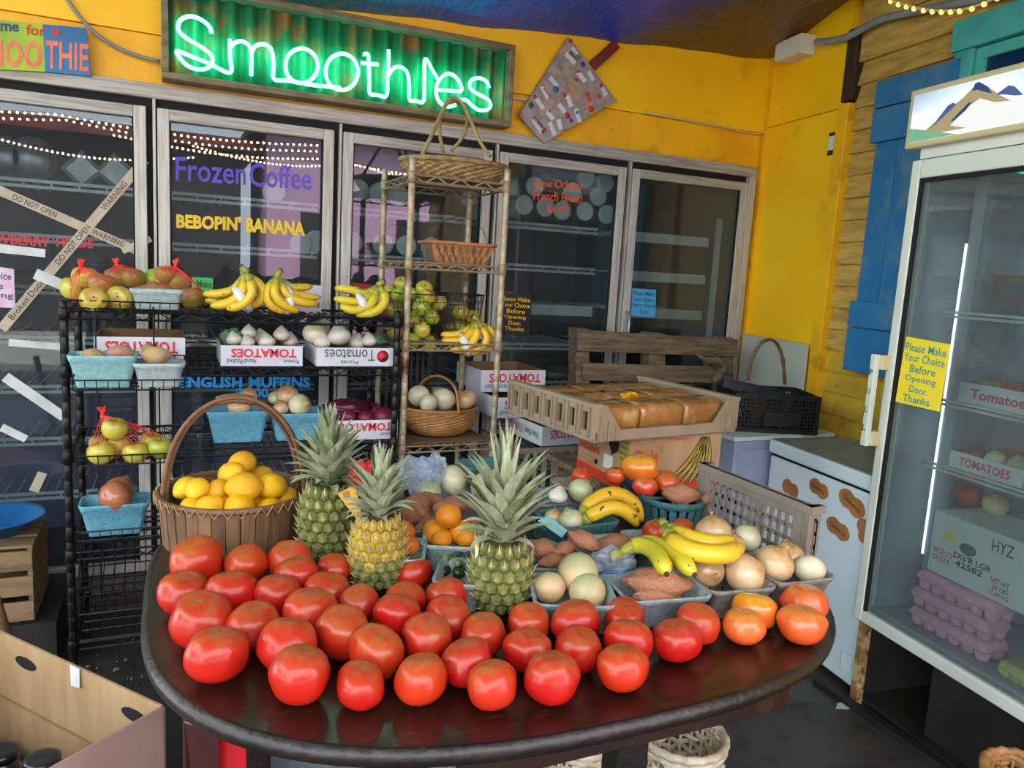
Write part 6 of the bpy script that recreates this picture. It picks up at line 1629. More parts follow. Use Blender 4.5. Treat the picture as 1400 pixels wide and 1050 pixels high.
PR('pane', 'fridge_glass', d, (GS0+fw_*.6, GYF+.014, dz0+fw_*.7), (GS1-fw_+.002, GYF+.02, dz1-fw_+.002))
PR('gasket', 'gap', d, (GS0+fw_*.62, GYF+.004, dz0+fw_*.7), (GS0+fw_*.62+.012, GYF+.014, dz1-fw_))
PR('gasket', 'gap', d, (GS0+fw_*.62, GYF+.004, dz1-fw_-.012), (GS1-fw_, GYF+.014, dz1-fw_))
a = fpt(1206, 485, GYF-.03); b = fpt(1190, 610, GYF-.03)
hd = MB(); hd.box((GS0-.012, GYF-.055, b.z+.0), (GS0+.012, GYF-.035, a.z)); hd = hd.xf(RW).part('handle', 'fridge_white', d, .003)
PR('handle_foot', 'wire_white', hd, (GS0-.010, GYF-.036, a.z-.05), (GS0+.02, GYF, a.z-.002), .003)
PR('handle_foot', 'wire_white', hd, (GS0-.010, GYF-.036, b.z+.002), (GS0+.02, GYF, b.z+.05), .003)
mb = MB()
for i, ch in enumerate('PULL'):
    z = a.z-.05-i*(a.z-b.z-.06)/4
    f = lambda u, v: RW @ Vector((GS0-.0125+0*u, GYF-.052+u, v))
    text_add(mb, ch, RW @ Vector((GS0-.007, GYF-.0555, z-.02)), RW @ Vector((GS0+.007, GYF-.0555, z-.02)), RW @ Vector((GS0-.007, GYF-.0555, z)), .01, .0012)
mb.part('lettering', 'ink_black', hd)
# legs and open base
for s_ in (GS0+.012, GS1-.03):
    PR('leg', 'rust', fr, (s_-.012, GYF+.03, 0), (s_+.016, GYF+.06, .345)); PR('leg', 'rust', fr, (s_-.012, -.07, 0), (s_+.016, -.04, .345))
PR('base_rail', 'rust', fr, (GS0, GYF+.035, .322), (GS1, GYF+.05, .36))
PR('compressor_panel', 'dark_metal', fr, (GS0+.26, GYF+.10, .02), (GS0+.60, GYF+.12, .33))
PR('base_pan', 'dark_metal', fr, (GS0, GYF+.06, .012), (GS1, -.04, .03))
PR('base_side', 'dark_metal', fr, (GS0+.002, GYF+.062, .03), (GS0+.012, -.06, .34)); PR('base_back', 'dark_metal', fr, (GS0, -.06, .03), (GS1, -.05, .34))
# light box sign
q0 = fpt(1269, 210, GYF-.04); q1 = fpt(1276, 128, GYF-.04)
lz0, lz1 = 1.905, 2.085
lb = PR('sign_box', 'wire_white', fr, (GS0-.01, GYF-.03, lz0), (GS1, GYF+.10, lz1), .005)
PR('sign_neck', 'white_paint', fr, (GS0+.03, GYF+.0, dz1+.002), (GS1, GYF+.08, lz0))
mt = pm('mountain_sky', '#8aa0b8', '#f2f4f4', 3, .4, emit='#ffffff', es=0)
nt = mt.node_tree; N = nt.nodes; b_ = N['Principled BSDF']
tc = N.new('ShaderNodeTexCoord'); sp_ = N.new('ShaderNodeSeparateXYZ'); nt.links.new(tc.outputs['Generated'], sp_.inputs[0])
rmp = N.new('ShaderNodeValToRGB'); rmp.color_ramp.elements[0].color = lin('#f4f7f6'); rmp.color_ramp.elements[1].color = lin('#7f97b4'); rmp.color_ramp.elements[0].position = .45
nt.links.new(sp_.outputs['Z'], rmp.inputs[0]); nt.links.new(rmp.outputs[0], b_.inputs['Emission Color']); b_.inputs['Emission Strength'].default_value = .20
fx = lambda u, v, e=0: RW @ Vector((GS0+.008+u*.62, GYF-.0312-e, lz0+.018+v*(lz1-lz0-.036)))
MB().slab([fx(0, 0), fx(1.28, 0), fx(1.28, 1), fx(0, 1)], RW.to_3x3() @ Vector((0, -.001, 0))).part('sign_face', mt, lb)
emitmat('mtn_blue', '#5a78a8', .2); emitmat('mtn_tan', '#c9b58a', .2); emitmat('mtn_white', '#f4f6f4', .27); emitmat('mtn_green', '#8fd0a8', .2); emitmat('mtn_dark', '#3d5a88', .2)
mts = [('mtn_tan', [(.06, .10), (.16, .35), (.22, .52), (.30, .70), (.38, .95), (.43, .82), (.50, .60), (.62, .30), (.70, .08)]), ('mtn_blue', [(.16, .35), (.22, .62), (.25, .66), (.27, .60), (.20, .40), (.12, .20)]), ('mtn_dark', [(.36, .93), (.38, .95), (.43, .82), (.46, .66), (.41, .74), (.38, .80), (.35, .80)]), ('mtn_blue', [(.48, .62), (.54, .74), (.57, .70), (.62, .50), (.58, .52), (.53, .58)]), ('mtn_white', [(.25, .20), (.34, .50), (.40, .62), (.48, .48), (.62, .42), (.86, .38), (1.2, .42), (1.2, .05), (.4, .03)]), ('mtn_green', [(.0, .0), (.0, .30), (.05, .26), (.14, .16), (.26, .04), (.30, .0)]), ('mtn_dark', [(.30, .45), (.34, .58), (.36, .58), (.33, .44), (.27, .28), (.25, .28)])]
for i, (m_, pl_) in enumerate(mts):
    MB().slab([fx(u, v, .0012+.0003*i) for u, v in pl_], RW.to_3x3() @ Vector((0, -.0002, 0))).part('mountain_print', m_, lb)
mb = MB(); text_add(mb, 'C', fx(.93, .55), fx(1.00, .55), fx(.93, .88), .0, .004); mb.part('lettering', 'mtn_white', lb)
# notice on the fridge glass
tl, tr_, br, bl = [RW @ RP(x, y, GYF+.008) for x, y in ((1239, 460), (1299, 471), (1284, 563), (1224, 549))]
c = (tl+tr_+br+bl)/4
ny = thing('paper_sign', 'yellow notice with teal lettering on the fridge glass', 'sign', (c.x, c.y, bl.z), RW_A)
MB().slab([tl, tr_, br, bl], RW.to_3x3() @ Vector((0, .002, 0))).part('sheet', 'paper_yellow', ny)
ink = MB(); f = lambda u, v: (tl*(1-u)+tr_*u)*(1-v)+(bl*(1-u)+br*u)*v
for txt, u0, u1, v, h_ in PL: text_add(ink, txt, f(u0, v), f(u1, v), f(u0, v-h_), .01, .0015)
ink.part('lettering', 'ink_teal', ny)
# fridge interior
led0 = fpt(1327, 320, GYF+.18); led1 = fpt(1263, 735, GYF+.18)
PR('inner_post', 'fridge_in', fr, (led0.x+.004, GYF+.17, .375), (led0.x+.05, GYF+.20, 1.96))
PR('light_strip', 'led', fr, (led0.x-.002, GYF+.165, .58), (led0.x+.004, GYF+.172, 1.62))
sv = []
for z in (1.40, 1.115, .90):
    mb = MB()
    x0_, x1_ = led0.x-.02, GS1-.05
    for zz in (z, z-.014): mb.box((x0_, GYF+.14, zz-.004), (x1_, GYF+.147, zz+.004))
    for k in range(16): mb.box((x0_+(x1_-x0_)*k/15-.002, GYF+.147, z-.004), (x0_+(x1_-x0_)*k/15+.002, -.07, z))
    mb.xf(RW).part('shelf', 'white_rail', fr)
# egg cartons
def egg(label, s0, y0, z0, L=.29, D=.105, H=.062, m_='egg_pink'):
    t = thing('egg_carton', label, 'egg carton', RW @ Vector((s0+L/2, y0+D/2, z0)), RW_A, 'egg cartons in the fridge')
    T = lambda z, k, dx=0: [RW @ Vector((s0+L/2+v.x, y0+D/2+v.y, z0+z)) for v in rrect(L*k, D*k*(1.0), .014, 0)]
    MB().loops([T(H*.52, 1), T(H*.58, 1.02), T(H*.9, .95), T(H, .90)], True).part('lid', m_, t)
    for i in range(6):
        for j in range(2):
            c_ = RW @ Vector((s0+L*(i+.5)/6, y0+D*(j+.5)/2, z0))
            MB().lathe([(.014, 0), (.019, .006), (.0245, H*.54)], 12, Matrix.Translation(c_)).part('cup', m_, t)
    return t
ez = .377
p = fpt(1250, 815, GYF+.09)
for k in range(3):
    egg('pink egg carton in the fridge, %s of the stack of three' % ['bottom', 'middle', 'top'][k], p.x+[-.0, -.004, .012][k], GYF+.07, ez+k*.064)
egg('yellow egg carton at the right edge on the fridge floor', p.x+.34, GYF+.06, ez, .2, .1, .05, 'egg_yellow')
# white carton on top of the eggs
zc = ez+3*.064+.003
tl, tr_, br, bl = [RP(x, y, GYF+.085) for x, y in ((1284, 670), (1383, 714), (1368, 798), (1271, 749))]
wc = thing('white_carton', 'white printed produce carton with oval hand hole on the egg cartons', 'carton', RW @ Vector((bl.x+.12, GYF+.15, zc)), RW_A)
s0 = bl.x; L = .36; H = .20
mb = MB().box((s0, GYF+.085, zc), (s0+L, GYF+.30, zc+H)); mb.xf(RW).part('body', 'white_paint', wc, .003)
cpt = lambda u, v: RW @ Vector((s0+u*.30, GYF+.0845, zc+v*H))
MB().slab([cpt(.46+.10*math.cos(a_), .58+.09*math.sin(a_)) for a_ in [2*PI*i/18 for i in range(18)]], RW.to_3x3() @ Vector((0, -.001, 0))).part('hand_hole', 'pulp_dark', wc)
mb = MB(); text_add(mb, "5X6'R LGR", cpt(.30, .38), cpt(.75, .38), cpt(.30, .48), .02); mb.part('lettering', 'ink_black', wc); mb = MB(); text_add(mb, '42582', cpt(.34, .26), cpt(.66, .26), cpt(.34, .36), .02); mb.part('lettering', 'ink_black', wc); mb = MB(); text_add(mb, 'HYZ', cpt(.72, .72), cpt(.95, .72), cpt(.72, .90), 0); mb.part('lettering', 'ink_black', wc)
mb = MB(); text_add(mb, 'NET WT', cpt(.76, .26), cpt(.96, .26), cpt(.76, .34), .01); text_add(mb, '25 LBS', cpt(.78, .17), cpt(.96, .17), cpt(.78, .24), .01); text_add(mb, '11.34 KG', cpt(.76, .08), cpt(.97, .08), cpt(.76, .15), .01); text_add(mb, 'PRODUCE', cpt(.06, .33), cpt(.30, .33), cpt(.06, .42), .01); text_add(mb, 'OF U.S.A.', cpt(.06, .22), cpt(.28, .22), cpt(.06, .31), .01); mb.part('lettering', 'ink_red2', wc)
MB().slab([cpt(.12, .62), cpt(.20, .70), cpt(.18, .84), cpt(.26, .70), cpt(.36, .62), cpt(.24, .60)], RW.to_3x3() @ Vector((0, -.001, 0))).part('highlight_mark', 'paper_yellow', wc)
# shelves of cartons in the fridge
def fbox(label, s0, y0, z0, w_, d_, h_, txt=None, m_='card_white'):
    t = thing('produce_carton', label, 'carton', RW @ Vector((s0+w_/2, y0+d_/2, z0)), RW_A, 'cartons in the fridge')
    mb = MB(); open_box(mb, w_, d_, h_, .004, RW @ Matrix.Translation((s0, y0, z0))); b_ = mb.part('tray', [m_, 'kraft_in'], t)
    if txt:
        f = lambda u, v: RW @ Vector((s0+u*w_, y0-.001, z0+v*h_)); mb = MB(); text_add(mb, txt, f(.15, .25), f(.85, .25), f(.15, .75), .02); mb.part('lettering', 'ink_tomred', b_)
sx = led0.x+.06
fbox('white carton with a printed tomato on the middle fridge shelf', sx, GYF+.16, 1.118, .3, .25, .065, 'Tomatoes')
fbox('white carton with red lettering on the lower fridge shelf', sx, GYF+.16, .903, .26, .25, .055, 'TOMATOES')
fbox('dark carton at the top fridge shelf right side', sx+.06, GYF+.17, 1.403, .3, .22, .12, None, 'dark_metal')
for i, (ds, z, k_, r_, lab) in enumerate(((.05, .955, 'beet', .03, 'dark red root in the lower fridge carton'), (.12, .955, 'onion_white', .03, 'pale onion in the lower fridge carton'), (.2, .955, 'onion_green', .032, 'green onion in the lower fridge carton'), (.06, 1.175, 'apple_russet', .032, 'dull apple in the middle fridge carton'), (.14, 1.175, 'tomato', .035, 'dark tomato in the middle fridge carton'), (.22, 1.175, 'potato', .035, 'potato in the middle fridge carton'))):
    fruit(k_, RW @ Vector((sx+ds, GYF+.21, z)), r_, lab)
for i, (ds, r_, k_, lab) in enumerate(((.02, .04, 'tomato', 'dim red tomato low in the fridge above the white carton'), (.12, .04, 'onion_tan', 'dim tan onion low in the fridge above the white carton'))):
    fruit(k_, RW @ Vector((sx+ds, GYF+.24, zc+H+.035)), r_, lab)
lumpy = blob('plastic_bag', 'blue_plastic', lambda t, p: Vector((.10*math.cos(p)*math.cos(t), .08*math.cos(p)*math.sin(t), .05*math.sin(p)))*(1+.4*noise.noise(Vector((math.cos(p)*math.cos(t)*2.2, math.cos(p)*math.sin(t)*2.2, math.sin(p)*2.2)))))
o = inst('plastic_bag', lumpy); o.location = RW @ Vector((sx+.30, GYF+.26, .972)); tag(o, 'dark blue plastic bag on the lower fridge shelf', 'bag')

# ------------------------------------------------------------------ cabinet, black crate, white board in the corner
cbx = thing('storage_cabinet', 'low white cabinet with bluish shade painted in behind the freezer under the black crate', 'cabinet', (2.45, 2.72, 0))
MB().box((2.16, 2.455, .02), (2.70, 3.0, .80)).part('body', 'shaded_white', cbx, .006)
MB().box((2.14, 2.44, .80), (2.71, 3.02, .818)).part('top', 'white_paint', cbx, .003)
MB().box((2.18, 2.449, .06), (2.42, 2.456, .76)).part('door', 'shaded_white', cbx, .003)
A_ = WZ(1008, 591, .82); B_ = WZ(1124, 597, .82)
bc_ang = math.atan2(B_.y-A_.y, B_.x-A_.x); L = (B_-A_).length
A_ = A_+Vector((0, .03, 0))
BM = Matrix.Translation(A_) @ Matrix.Rotation(bc_ang, 4, 'Z')
bc = thing('black_crate', 'black perforated plastic crate holding a basket in the corner', 'crate', A_+(BM.to_3x3() @ Vector((L/2, .14, 0))), bc_ang)
H = WY(1010, 515, (A_.y+B_.y)/2).z-.82; H = .165
def lattice(mb, M_, w_, h_, nx_, nz_, bar=.005, t_=.006):
    for i in range(nx_+1): mb.box((w_*i/nx_-bar/2, 0, 0), (w_*i/nx_+bar/2, t_, h_), M_)
    for i in range(nz_+1): mb.box((0, 0, h_*i/nz_-bar/2), (w_, t_, h_*i/nz_+bar/2), M_)
D = .28
for nm, M_, w_ in (('front_wall', BM, L), ('back_wall', BM @ Matrix.Translation((0, D, 0)), L), ('side_wall', BM @ Matrix.Rotation(PI/2, 4, 'Z') @ Matrix.Translation((0, -.006, 0)), D), ('side_wall', BM @ Matrix.Translation((L, 0, 0)) @ Matrix.Rotation(PI/2, 4, 'Z'), D)):
    mb = MB(); lattice(mb, M_, w_, H, int(w_/.016), int(H/.016)); mb.box((0, -.004, H-.014), (w_, .010, H), M_); mb.box((0, -.003, 0), (w_, .009, .012), M_); mb.part(nm, 'crate_black', bc)
MB().box((0, 0, .0), (L, D, .006), BM).part('floor', 'crate_black', bc)
MB().box((L*.35, -.006, .03), (L*.78, -.003, .09), BM).part('label_panel', 'crate_black', bc)
for u in (0, 1):
    for v in (0, 1): MB().box((u*(L-.014)-.002, v*(D-.012)-.002, 0), (u*(L-.014)+.016, v*(D-.012)+.014, H+.002), BM).part('corner_post', 'crate_black', bc)
ib = thing('handled_basket', 'dark basket with a twisted brown handle inside the black crate', 'basket', BM @ Vector((L*.45, D*.5, .008)), bc_ang)
MB().lathe([(.075, 0), (.095, .12), (.098, .13), (.09, .13), (.07, .006), (.001, .006)], 24, BM @ Matrix.Translation((L*.45, D*.5, .008))).part('bowl', 'bark', ib)
hp = [(1022, 520), (1028, 490), (1040, 470), (1052, 464), (1062, 470), (1070, 490), (1073, 525)]
hpts = spline([WY(x, y, (BM @ Vector((L*.45, D*.5, 0))).y) for x, y in hp], 6)
for s_ in (0, 1):
    tw = [p+Vector((.004*math.cos(i*.9+s_*PI), .004*math.sin(i*.9+s_*PI), .002*math.sin(i*.9+s_*PI))) for i, p in enumerate(hpts)]
    MB().tube(tw, .006, 7).part('handle_strand', 'bark_handle', ib)
fl = thing('grey_lid', 'dark grey plastic lid lying tilted on the black crate', 'lid', BM @ Vector((.07, .10, H)))
MB().box((-.03, .0, 0), (.24, .13, .006), BM @ Matrix.Translation((-.02, .03, H+.05)) @ Matrix.Rotation(R(9), 4, 'Y') @ Matrix.Rotation(R(-18), 4, 'X')).part('panel', 'dark_junk', fl, .003)
MB().box((-.03, -.004, -.035), (.24, .0, .006), BM @ Matrix.Translation((-.02, .03, H+.05)) @ Matrix.Rotation(R(9), 4, 'Y') @ Matrix.Rotation(R(-18), 4, 'X')).part('lip', 'dark_junk', fl)
tl, tr_, br, bl = [RP(x, y, -.04) for x, y in ((1026, 458), (1118, 465), (1110, 520), (1022, 520))]
MB().box((.06, -.05, .83), (.595, -.038, tl.z)).xf(RW).top('white_board', 'board_white', 'plain white board standing in the corner behind the black crate', 'board', bev=.002)

# ------------------------------------------------------------------ pallet
pl = thing('wood_pallet', 'grey weathered wooden pallet leaning against the last glass doors', 'pallet', (2.1, 3.0, 0))
Yp = 3.02
def quad_board(name, pts, Y, t_, mat_='pallet'):
    MB().slab([WY(x, y, Y) for x, y in pts], (0, t_, 0)).part(name, mat_, pl, .003)
quad_board('slat', [(790, 451), (1009, 464), (1008, 488), (790, 480)], Yp, .02)
quad_board('slat', [(797, 496), (988, 502), (986, 524), (797, 520)], Yp, .02)
quad_board('slat', [(797, 540), (985, 548), (985, 572), (797, 565)], Yp, .02)
for a, b in ((788, 806), (888, 910), (986, 1003)): quad_board('stringer', [(a, 449+(a-788)*.06), (b, 449+(b-788)*.06), (b, 640), (a, 640)], Yp+.021, .08)
c0 = WY(985, 490, Yp-.01)
MB().tube(spline([WY(x, y, Yp-.03) for x, y in ((952, 484), (966, 492), (978, 492), (990, 500), (982, 515), (975, 522))], 4), [.003, .006, .008, .011, .014, .019, .016, .021, .024, .019, .024, .020, .025, .018, .024, .02, .026, .02, .024, .018, .016], 7).top('driftwood', 'pallet', 'gnarled piece of driftwood hanging at the right end of the pallet', 'wood')

# ------------------------------------------------------------------ bench, banana carton, bread tray
bn = thing('plank_bench', 'plain plank bench hidden behind the produce holding the banana carton', 'bench', (1.6, 2.35, 0))
for k in range(3): MB().box((1.33, 2.16+k*.135, .735), (1.74, 2.285+k*.135, .759)).part('plank', 'pallet', bn, .003)
for x in (1.38, 1.69):
    for y in (2.19, 2.52): MB().box((x-.03, y-.025, 0), (x+.03, y+.025, .735)).part('leg', 'pallet', bn)
X0, X1, Y0, Y1, Z0b, Z1b = 1.335, 1.70, 2.0, 2.33, .7615, .955
bb = thing('banana_carton', 'brown cardboard banana carton with a printed yellow banana bunch', 'carton', ((X0+X1)/2, (Y0+Y1)/2, Z0b))
MB().box((X0, Y0, Z0b), (X1, Y1, Z1b)).part('box', 'kraft_box', bb, .003)
MB().box((X0-.001, Y0-.001, Z0b), (X1+.001, Y1, Z0b+.035)).part('red_band', 'ink_red', bb)
SF = lambda u, v: Vector((X0-.0015, Y1-u*(Y1-Y0), Z0b+v*(Z1b-Z0b)))       # left side face, u from far to near
FF = lambda u, v: Vector((X0+u*(X1-X0), Y0-.0015, Z0b+v*(Z1b-Z0b)))
MB().slab([SF(.05, .62), SF(.05, 1), SF(.42, 1), SF(.42, .68), SF(.32, .60), SF(.12, .58)], (-.001, 0, 0)).part('logo_panel', 'kraft', bb)
mb = MB(); text_add(mb, 'Dole', SF(.09, .70), SF(.38, .70), SF(.09, .96), .03, .002); text_add(mb, 'BANANAS', SF(.04, .44), SF(.46, .44), SF(.04, .58), .02, .001)
for k in range(3): text_add(mb, 'Premium bananas', SF(.05, .33-k*.06), SF(.34, .33-k*.06), SF(.05, .36-k*.06), 0, .001)
mb.part('lettering', 'ink_red', bb)['kind'] = 'stuff'
MB().slab([SF(.56, .88), SF(.82, .80), SF(.80, .66), SF(.70, .55)], (-.001, 0, 0)).part('hand_hole', 'gap', bb)
MB().slab([SF(.40+.035*math.cos(t), .30+.05*math.sin(t)) for t in [2*PI*i/14 for i in range(14)]], (-.001, 0, 0)).part('hand_hole', 'gap', bb)
MB().slab([SF(.55, .28), SF(.72, .28), SF(.72, .52), SF(.55, .52)], (-.001, 0, 0)).part('label', 'tag_white', bb)
MB().slab([SF(.84, .22), SF(1.0, .22), SF(1.0, .94), SF(.84, .94)], (-.001, 0, 0)).part('label', 'print_label', bb)
mb = MB()
for k in range(6): text_add(mb, 'Handle with care', SF(.86, .84-k*.1), SF(.98, .84-k*.1), SF(.86, .89-k*.1), 0, .002)
mb.part('lettering', 'ink_black', bb)
MB().slab([FF(.03, .40), FF(.04, .80), FF(.10, .86), FF(.30, .86), FF(.36, .78), FF(.34, .55), FF(.26, .40)], (0, -.0005, 0)).part('logo_panel', 'kraft', bb)
mb = MB(); text_add(mb, 'Dole', FF(.06, .52), FF(.30, .52), FF(.06, .74), .02, .002); text_add(mb, 'Premium', FF(.42, .88), FF(.62, .88), FF(.42, .94), .0, .001); mb.part('lettering', 'ink_red', bb)
for k, (u0, v0, u1, v1, bul) in enumerate(((.78, .92, .40, .16, .10), (.79, .93, .48, .12, .10), (.80, .93, .57, .10, .09), (.81, .93, .66, .10, .07), (.82, .93, .75, .14, .05), (.83, .92, .84, .22, .04))):
    pts_l = []; pts_r = []
    for i in range(9):
        t = i/8; u = u0+(u1-u0)*t+bul*.5*math.sin(PI*t); v = v0+(v1-v0)*t-.04*math.sin(PI*t); w_ = .034*math.sin(PI*(t*.86+.10))**.6
        pts_l.append(FF(u-w_, v)); pts_r.append(FF(u+w_, v))
    MB().slab(pts_l+pts_r[::-1], (0, -.0006-.0002*k, 0)).part('printed_banana', 'print_banana', bb)
    mb = MB()
    for pq in (pts_l, pts_r): mb.tube([p+Vector((0, -.0014-.0002*k, 0)) for p in pq], .0012, 4)
    mb.part('printed_outline', 'ink_black', bb)
# bread tray
ZT0 = .958; ZT1 = 1.075
fl_ = WZ(816, 553, ZT1); fr_ = WZ(1010, 543, ZT1); bl_ = WZ(741, 526, ZT1)
tw_ = (fr_-fl_).length; ang = math.atan2(fr_.y-fl_.y, fr_.x-fl_.x); td_ = .50
TM_ = Matrix.Translation((fl_.x, fl_.y, ZT0)) @ Matrix.Rotation(ang, 4, 'Z')
TH = ZT1-ZT0
bt = thing('bread_tray', 'taupe plastic bread tray of wrapped loaves on the banana carton', 'tray', TM_ @ Vector((tw_/2, td_/2, 0)), ang)
MB().box((.012, .012, 0), (tw_-.012, td_-.012, .008), TM_).part('floor', 'crate_taupe', bt)
MB().box((0, 0, 0), (tw_, .016, .034), TM_).part('front_wall', 'crate_taupe', bt, .003)
MB().box((0, td_-.016, 0), (tw_, td_, .05), TM_).part('back_wall', 'crate_taupe', bt, .003)
for s_, x in ((0, 0), (1, tw_)):
    mb = MB(); t_ = .012; xa = x if s_ == 0 else x-t_; n = 7
    mb.box((xa, 0, 0), (xa+t_, td_, .03), TM_); mb.box((xa, 0, TH-.03), (xa+t_, td_, TH-.008), TM_)
    mb.box((xa-.008, -.002, TH-.012), (xa+t_+.008, td_, TH), TM_)
    for k in range(n+1):
        y = (td_-.03)*k/n
        mb.box((xa, y, .03), (xa+t_, y+.034, TH-.03), TM_)
        xo = xa-.007 if s_ == 0 else xa+t_
        mb.box((xo, y+.002, .012), (xo+.007, y+.008, TH-.01), TM_); mb.box((xo, y+.024, .012), (xo+.007, y+.030, TH-.01), TM_)
    mb.part('side_wall', 'crate_taupe', bt)
    xg = 0 if s_ == 0 else tw_; sg_ = 1 if s_ == 0 else -1
    MB().slab([TM_ @ Vector(v) for v in ((xg, .001, 0), (xg+sg_*.105, .001, .0), (xg+sg_*.105, .001, .03), (xg+sg_*.04, .001, TH-.004), (xg, .001, TH-.004))], TM_.to_3x3() @ Vector((0, .012, 0))).part('corner_gusset', 'crate_taupe', bt, .002)
    for k in (.02, .05, .08):
        MB().box((xg+sg_*k-.003, -.006, .002), (xg+sg_*k+.003, .002, .03+max(0, (.105-k)/.065)*.04), TM_).part('rib', 'crate_taupe', bt)
def loaf_mesh(L, W, H):
    mb = MB(); loops = []
    for i, (x, k) in enumerate(((-.5, .90), (-.485, .97), (-.40, 1), (-.2, .985), (0, 1), (.2, .985), (.40, 1), (.485, .97), (.5, .90))):
        pr_ = []
        for j in range(16):
            a = 2*PI*j/16; c_ = math.cos(a); s_ = math.sin(a)
            y = W/2*math.copysign(abs(c_)**.5, c_)*k; z = H/2+H/2*math.copysign(abs(s_)**.55, s_)*k
            if s_ > .2: y *= 1.06
            pr_.append(Vector((x*L, y, z)))
        loops.append(pr_)
    mb.loops(loops, True); return mb.mesh('bread_loaf', 'bread')
cw = (tw_-.04)/3; cd = (td_-.05)/3
LF = loaf_mesh(cw*.97, cd*.92, TH*.80)
wrp = LF.copy(); wrp.name = 'plastic_wrap'; wrp.materials[0] = MATS['wrap']
for v in wrp.vertices: v.co = Vector((v.co.x*1.012, v.co.y*1.02+.0015*math.sin(v.co.x*90+v.co.z*60), v.co.z*1.012+.0015*math.sin(v.co.x*120)))
for j in range(3):
    for i in range(3):
        o = inst('bread_loaf', LF, None, TM_ @ Matrix.Translation((.02+cw*(i+.5), .03+cd*(j+.5), .0085)) @ Matrix.Rotation(R(rnd.uniform(-1.5, 1.5)), 4, 'Z'))
        tag(o, 'wrapped sandwich loaf in the bread tray, %s row, %s' % (['front', 'middle', 'back'][j], ['left', 'centre', 'right'][i]), 'bread', 'loaves in the bread tray')
        inst('plastic_wrap', wrp, o)
p = TM_ @ Vector((.02+cw*1.35, .03+cd*1.0, TH*.86))
mb = MB(); g_ = random.Random(2)
for k in range(7): mb.tube([p, p+Vector((g_.uniform(-.035, .035), g_.uniform(-.02, .02), .004)), p+Vector((g_.uniform(-.05, .05), g_.uniform(-.03, .03), .012))], [.006, .009, .004], 5)
mb.top('bag_twist', 'tag_yellow', 'yellow gathered end of a bread bag in the middle of the tray', 'bag end')

# ------------------------------------------------------------------ tomato cartons on slatted crates
def slat_crate(label, x0, y0, z0, w_, d_, h_, lying=False):
    t = thing('slatted_crate', label, 'crate', (x0+w_/2, y0+d_/2, z0), 0, 'grey slatted plastic crates')
    MB().box((x0, y0, z0), (x0+w_, y0+d_, z0+.012)).part('floor', 'crate_taupe', t)
    for lo, hi in (((x0, y0, z0+h_-.02), (x0+w_, y0+.012, z0+h_)), ((x0, y0+d_-.012, z0+h_-.02), (x0+w_, y0+d_, z0+h_)), ((x0, y0, z0+h_-.02), (x0+.012, y0+d_, z0+h_)), ((x0+w_-.012, y0, z0+h_-.02), (x0+w_, y0+d_, z0+h_)), ((x0, y0, z0), (x0+w_, y0+.012, z0+.05)), ((x0, y0, z0), (x0+.012, y0+d_, z0+.05))):
        MB().box(lo, hi).part('rail', 'crate_taupe', t)
    n = int(w_/.04)
    for k in range(n+1):
        x = x0+(w_-.012)*k/n; MB().box((x, y0-.004, z0+.03), (x+.012, y0+.010, z0+h_-.01)).part('slat', 'crate_taupe', t)
    n = int(d_/.05)
    for k in range(n+1):
        y = y0+(d_-.012)*k/n; MB().box((x0-.004, y, z0+.03), (x0+.010, y+.012, z0+h_-.01)).part('slat', 'crate_taupe', t)
slat_crate('lower grey slatted crate standing on the floor by the beige rack', 1.215, 2.60, 0, .50, .36, .385)
slat_crate('upper grey slatted crate under the leaning tomato cartons', 1.215, 2.60, .386, .50, .36, .385)
lug('lowest tomato carton of the leaning stack, turned with its corner forward', (1.335, 2.62, .773), .37, .30, .078, 4, [('TOMATOES', .10, .55, .35, .8, 'ink_tomred', .01), ('TOMATOES', .60, 1.0, .35, .8, 'ink_tomred', .01)], [('TOMATOES', .05, .48, .3, .75, 'ink_tomred', 0), ('Vine Ripe', .55, .92, .3, .75, 'ink_green', 0)])
lug('middle tomato carton of the leaning stack beside the beige rack', (1.205, 2.80, .853), .34, .32, .085, 2, TMs())
lug('topmost tomato carton of the leaning stack beside the beige rack', (1.190, 2.93, .940), .30, .30, .092, 0, TMs())

# ------------------------------------------------------------------ grey perforated crates beside the table
def perf_crate(label, x0, y0, z0, w_, d_, h_):
    t = thing('perforated_crate', label, 'crate', (x0+w_/2, y0+d_/2, z0), 0, 'grey perforated crates beside the table')
    for nm, M_, L in (('side_wall', Matrix.Translation((x0+.008, y0, z0)) @ Matrix.Rotation(PI/2, 4, 'Z'), d_), ('end_wall', Matrix.Translation((x0, y0, z0)), w_), ('end_wall', Matrix.Translation((x0, y0+d_-.008, z0)), w_)):
        mb = MB(); k_ = .05 if L > .1 else .012; a0, a1, b0, b1 = k_, L-k_, .02, h_-.036
        nx_ = max(1, int((a1-a0)/.024)); nz_ = int((b1-b0)/.027)
        for i in range(nx_+1): mb.box((a0+(a1-a0)*i/nx_-.0042, 0, b0), (a0+(a1-a0)*i/nx_+.0042, .006, b1), M_)
        for i in range(nz_+1): mb.box((a0, 0, b0+(b1-b0)*i/nz_-.005), (a1, .006, b0+(b1-b0)*i/nz_+.005), M_)
        mb.box((0, 0, 0), (a0, .008, h_), M_); mb.box((a1, 0, 0), (L, .008, h_), M_); mb.box((a0, 0, 0), (a1, .008, b0), M_); mb.box((a0, 0, b1), (a1, .008, h_), M_)
        mb.box((-.004, -.010 if nm == 'side_wall' else -.008, h_-.018), (L+.004, .014, h_), M_)
        mb.part(nm, 'crate_grey', t)
    for x in (x0-.004,):
        for y in (y0-.004, y0+d_-.02): MB().box((x, y, z0), (x+.016, y+.024, z0+h_-.003)).part('corner_post', 'crate_grey', t, .003)
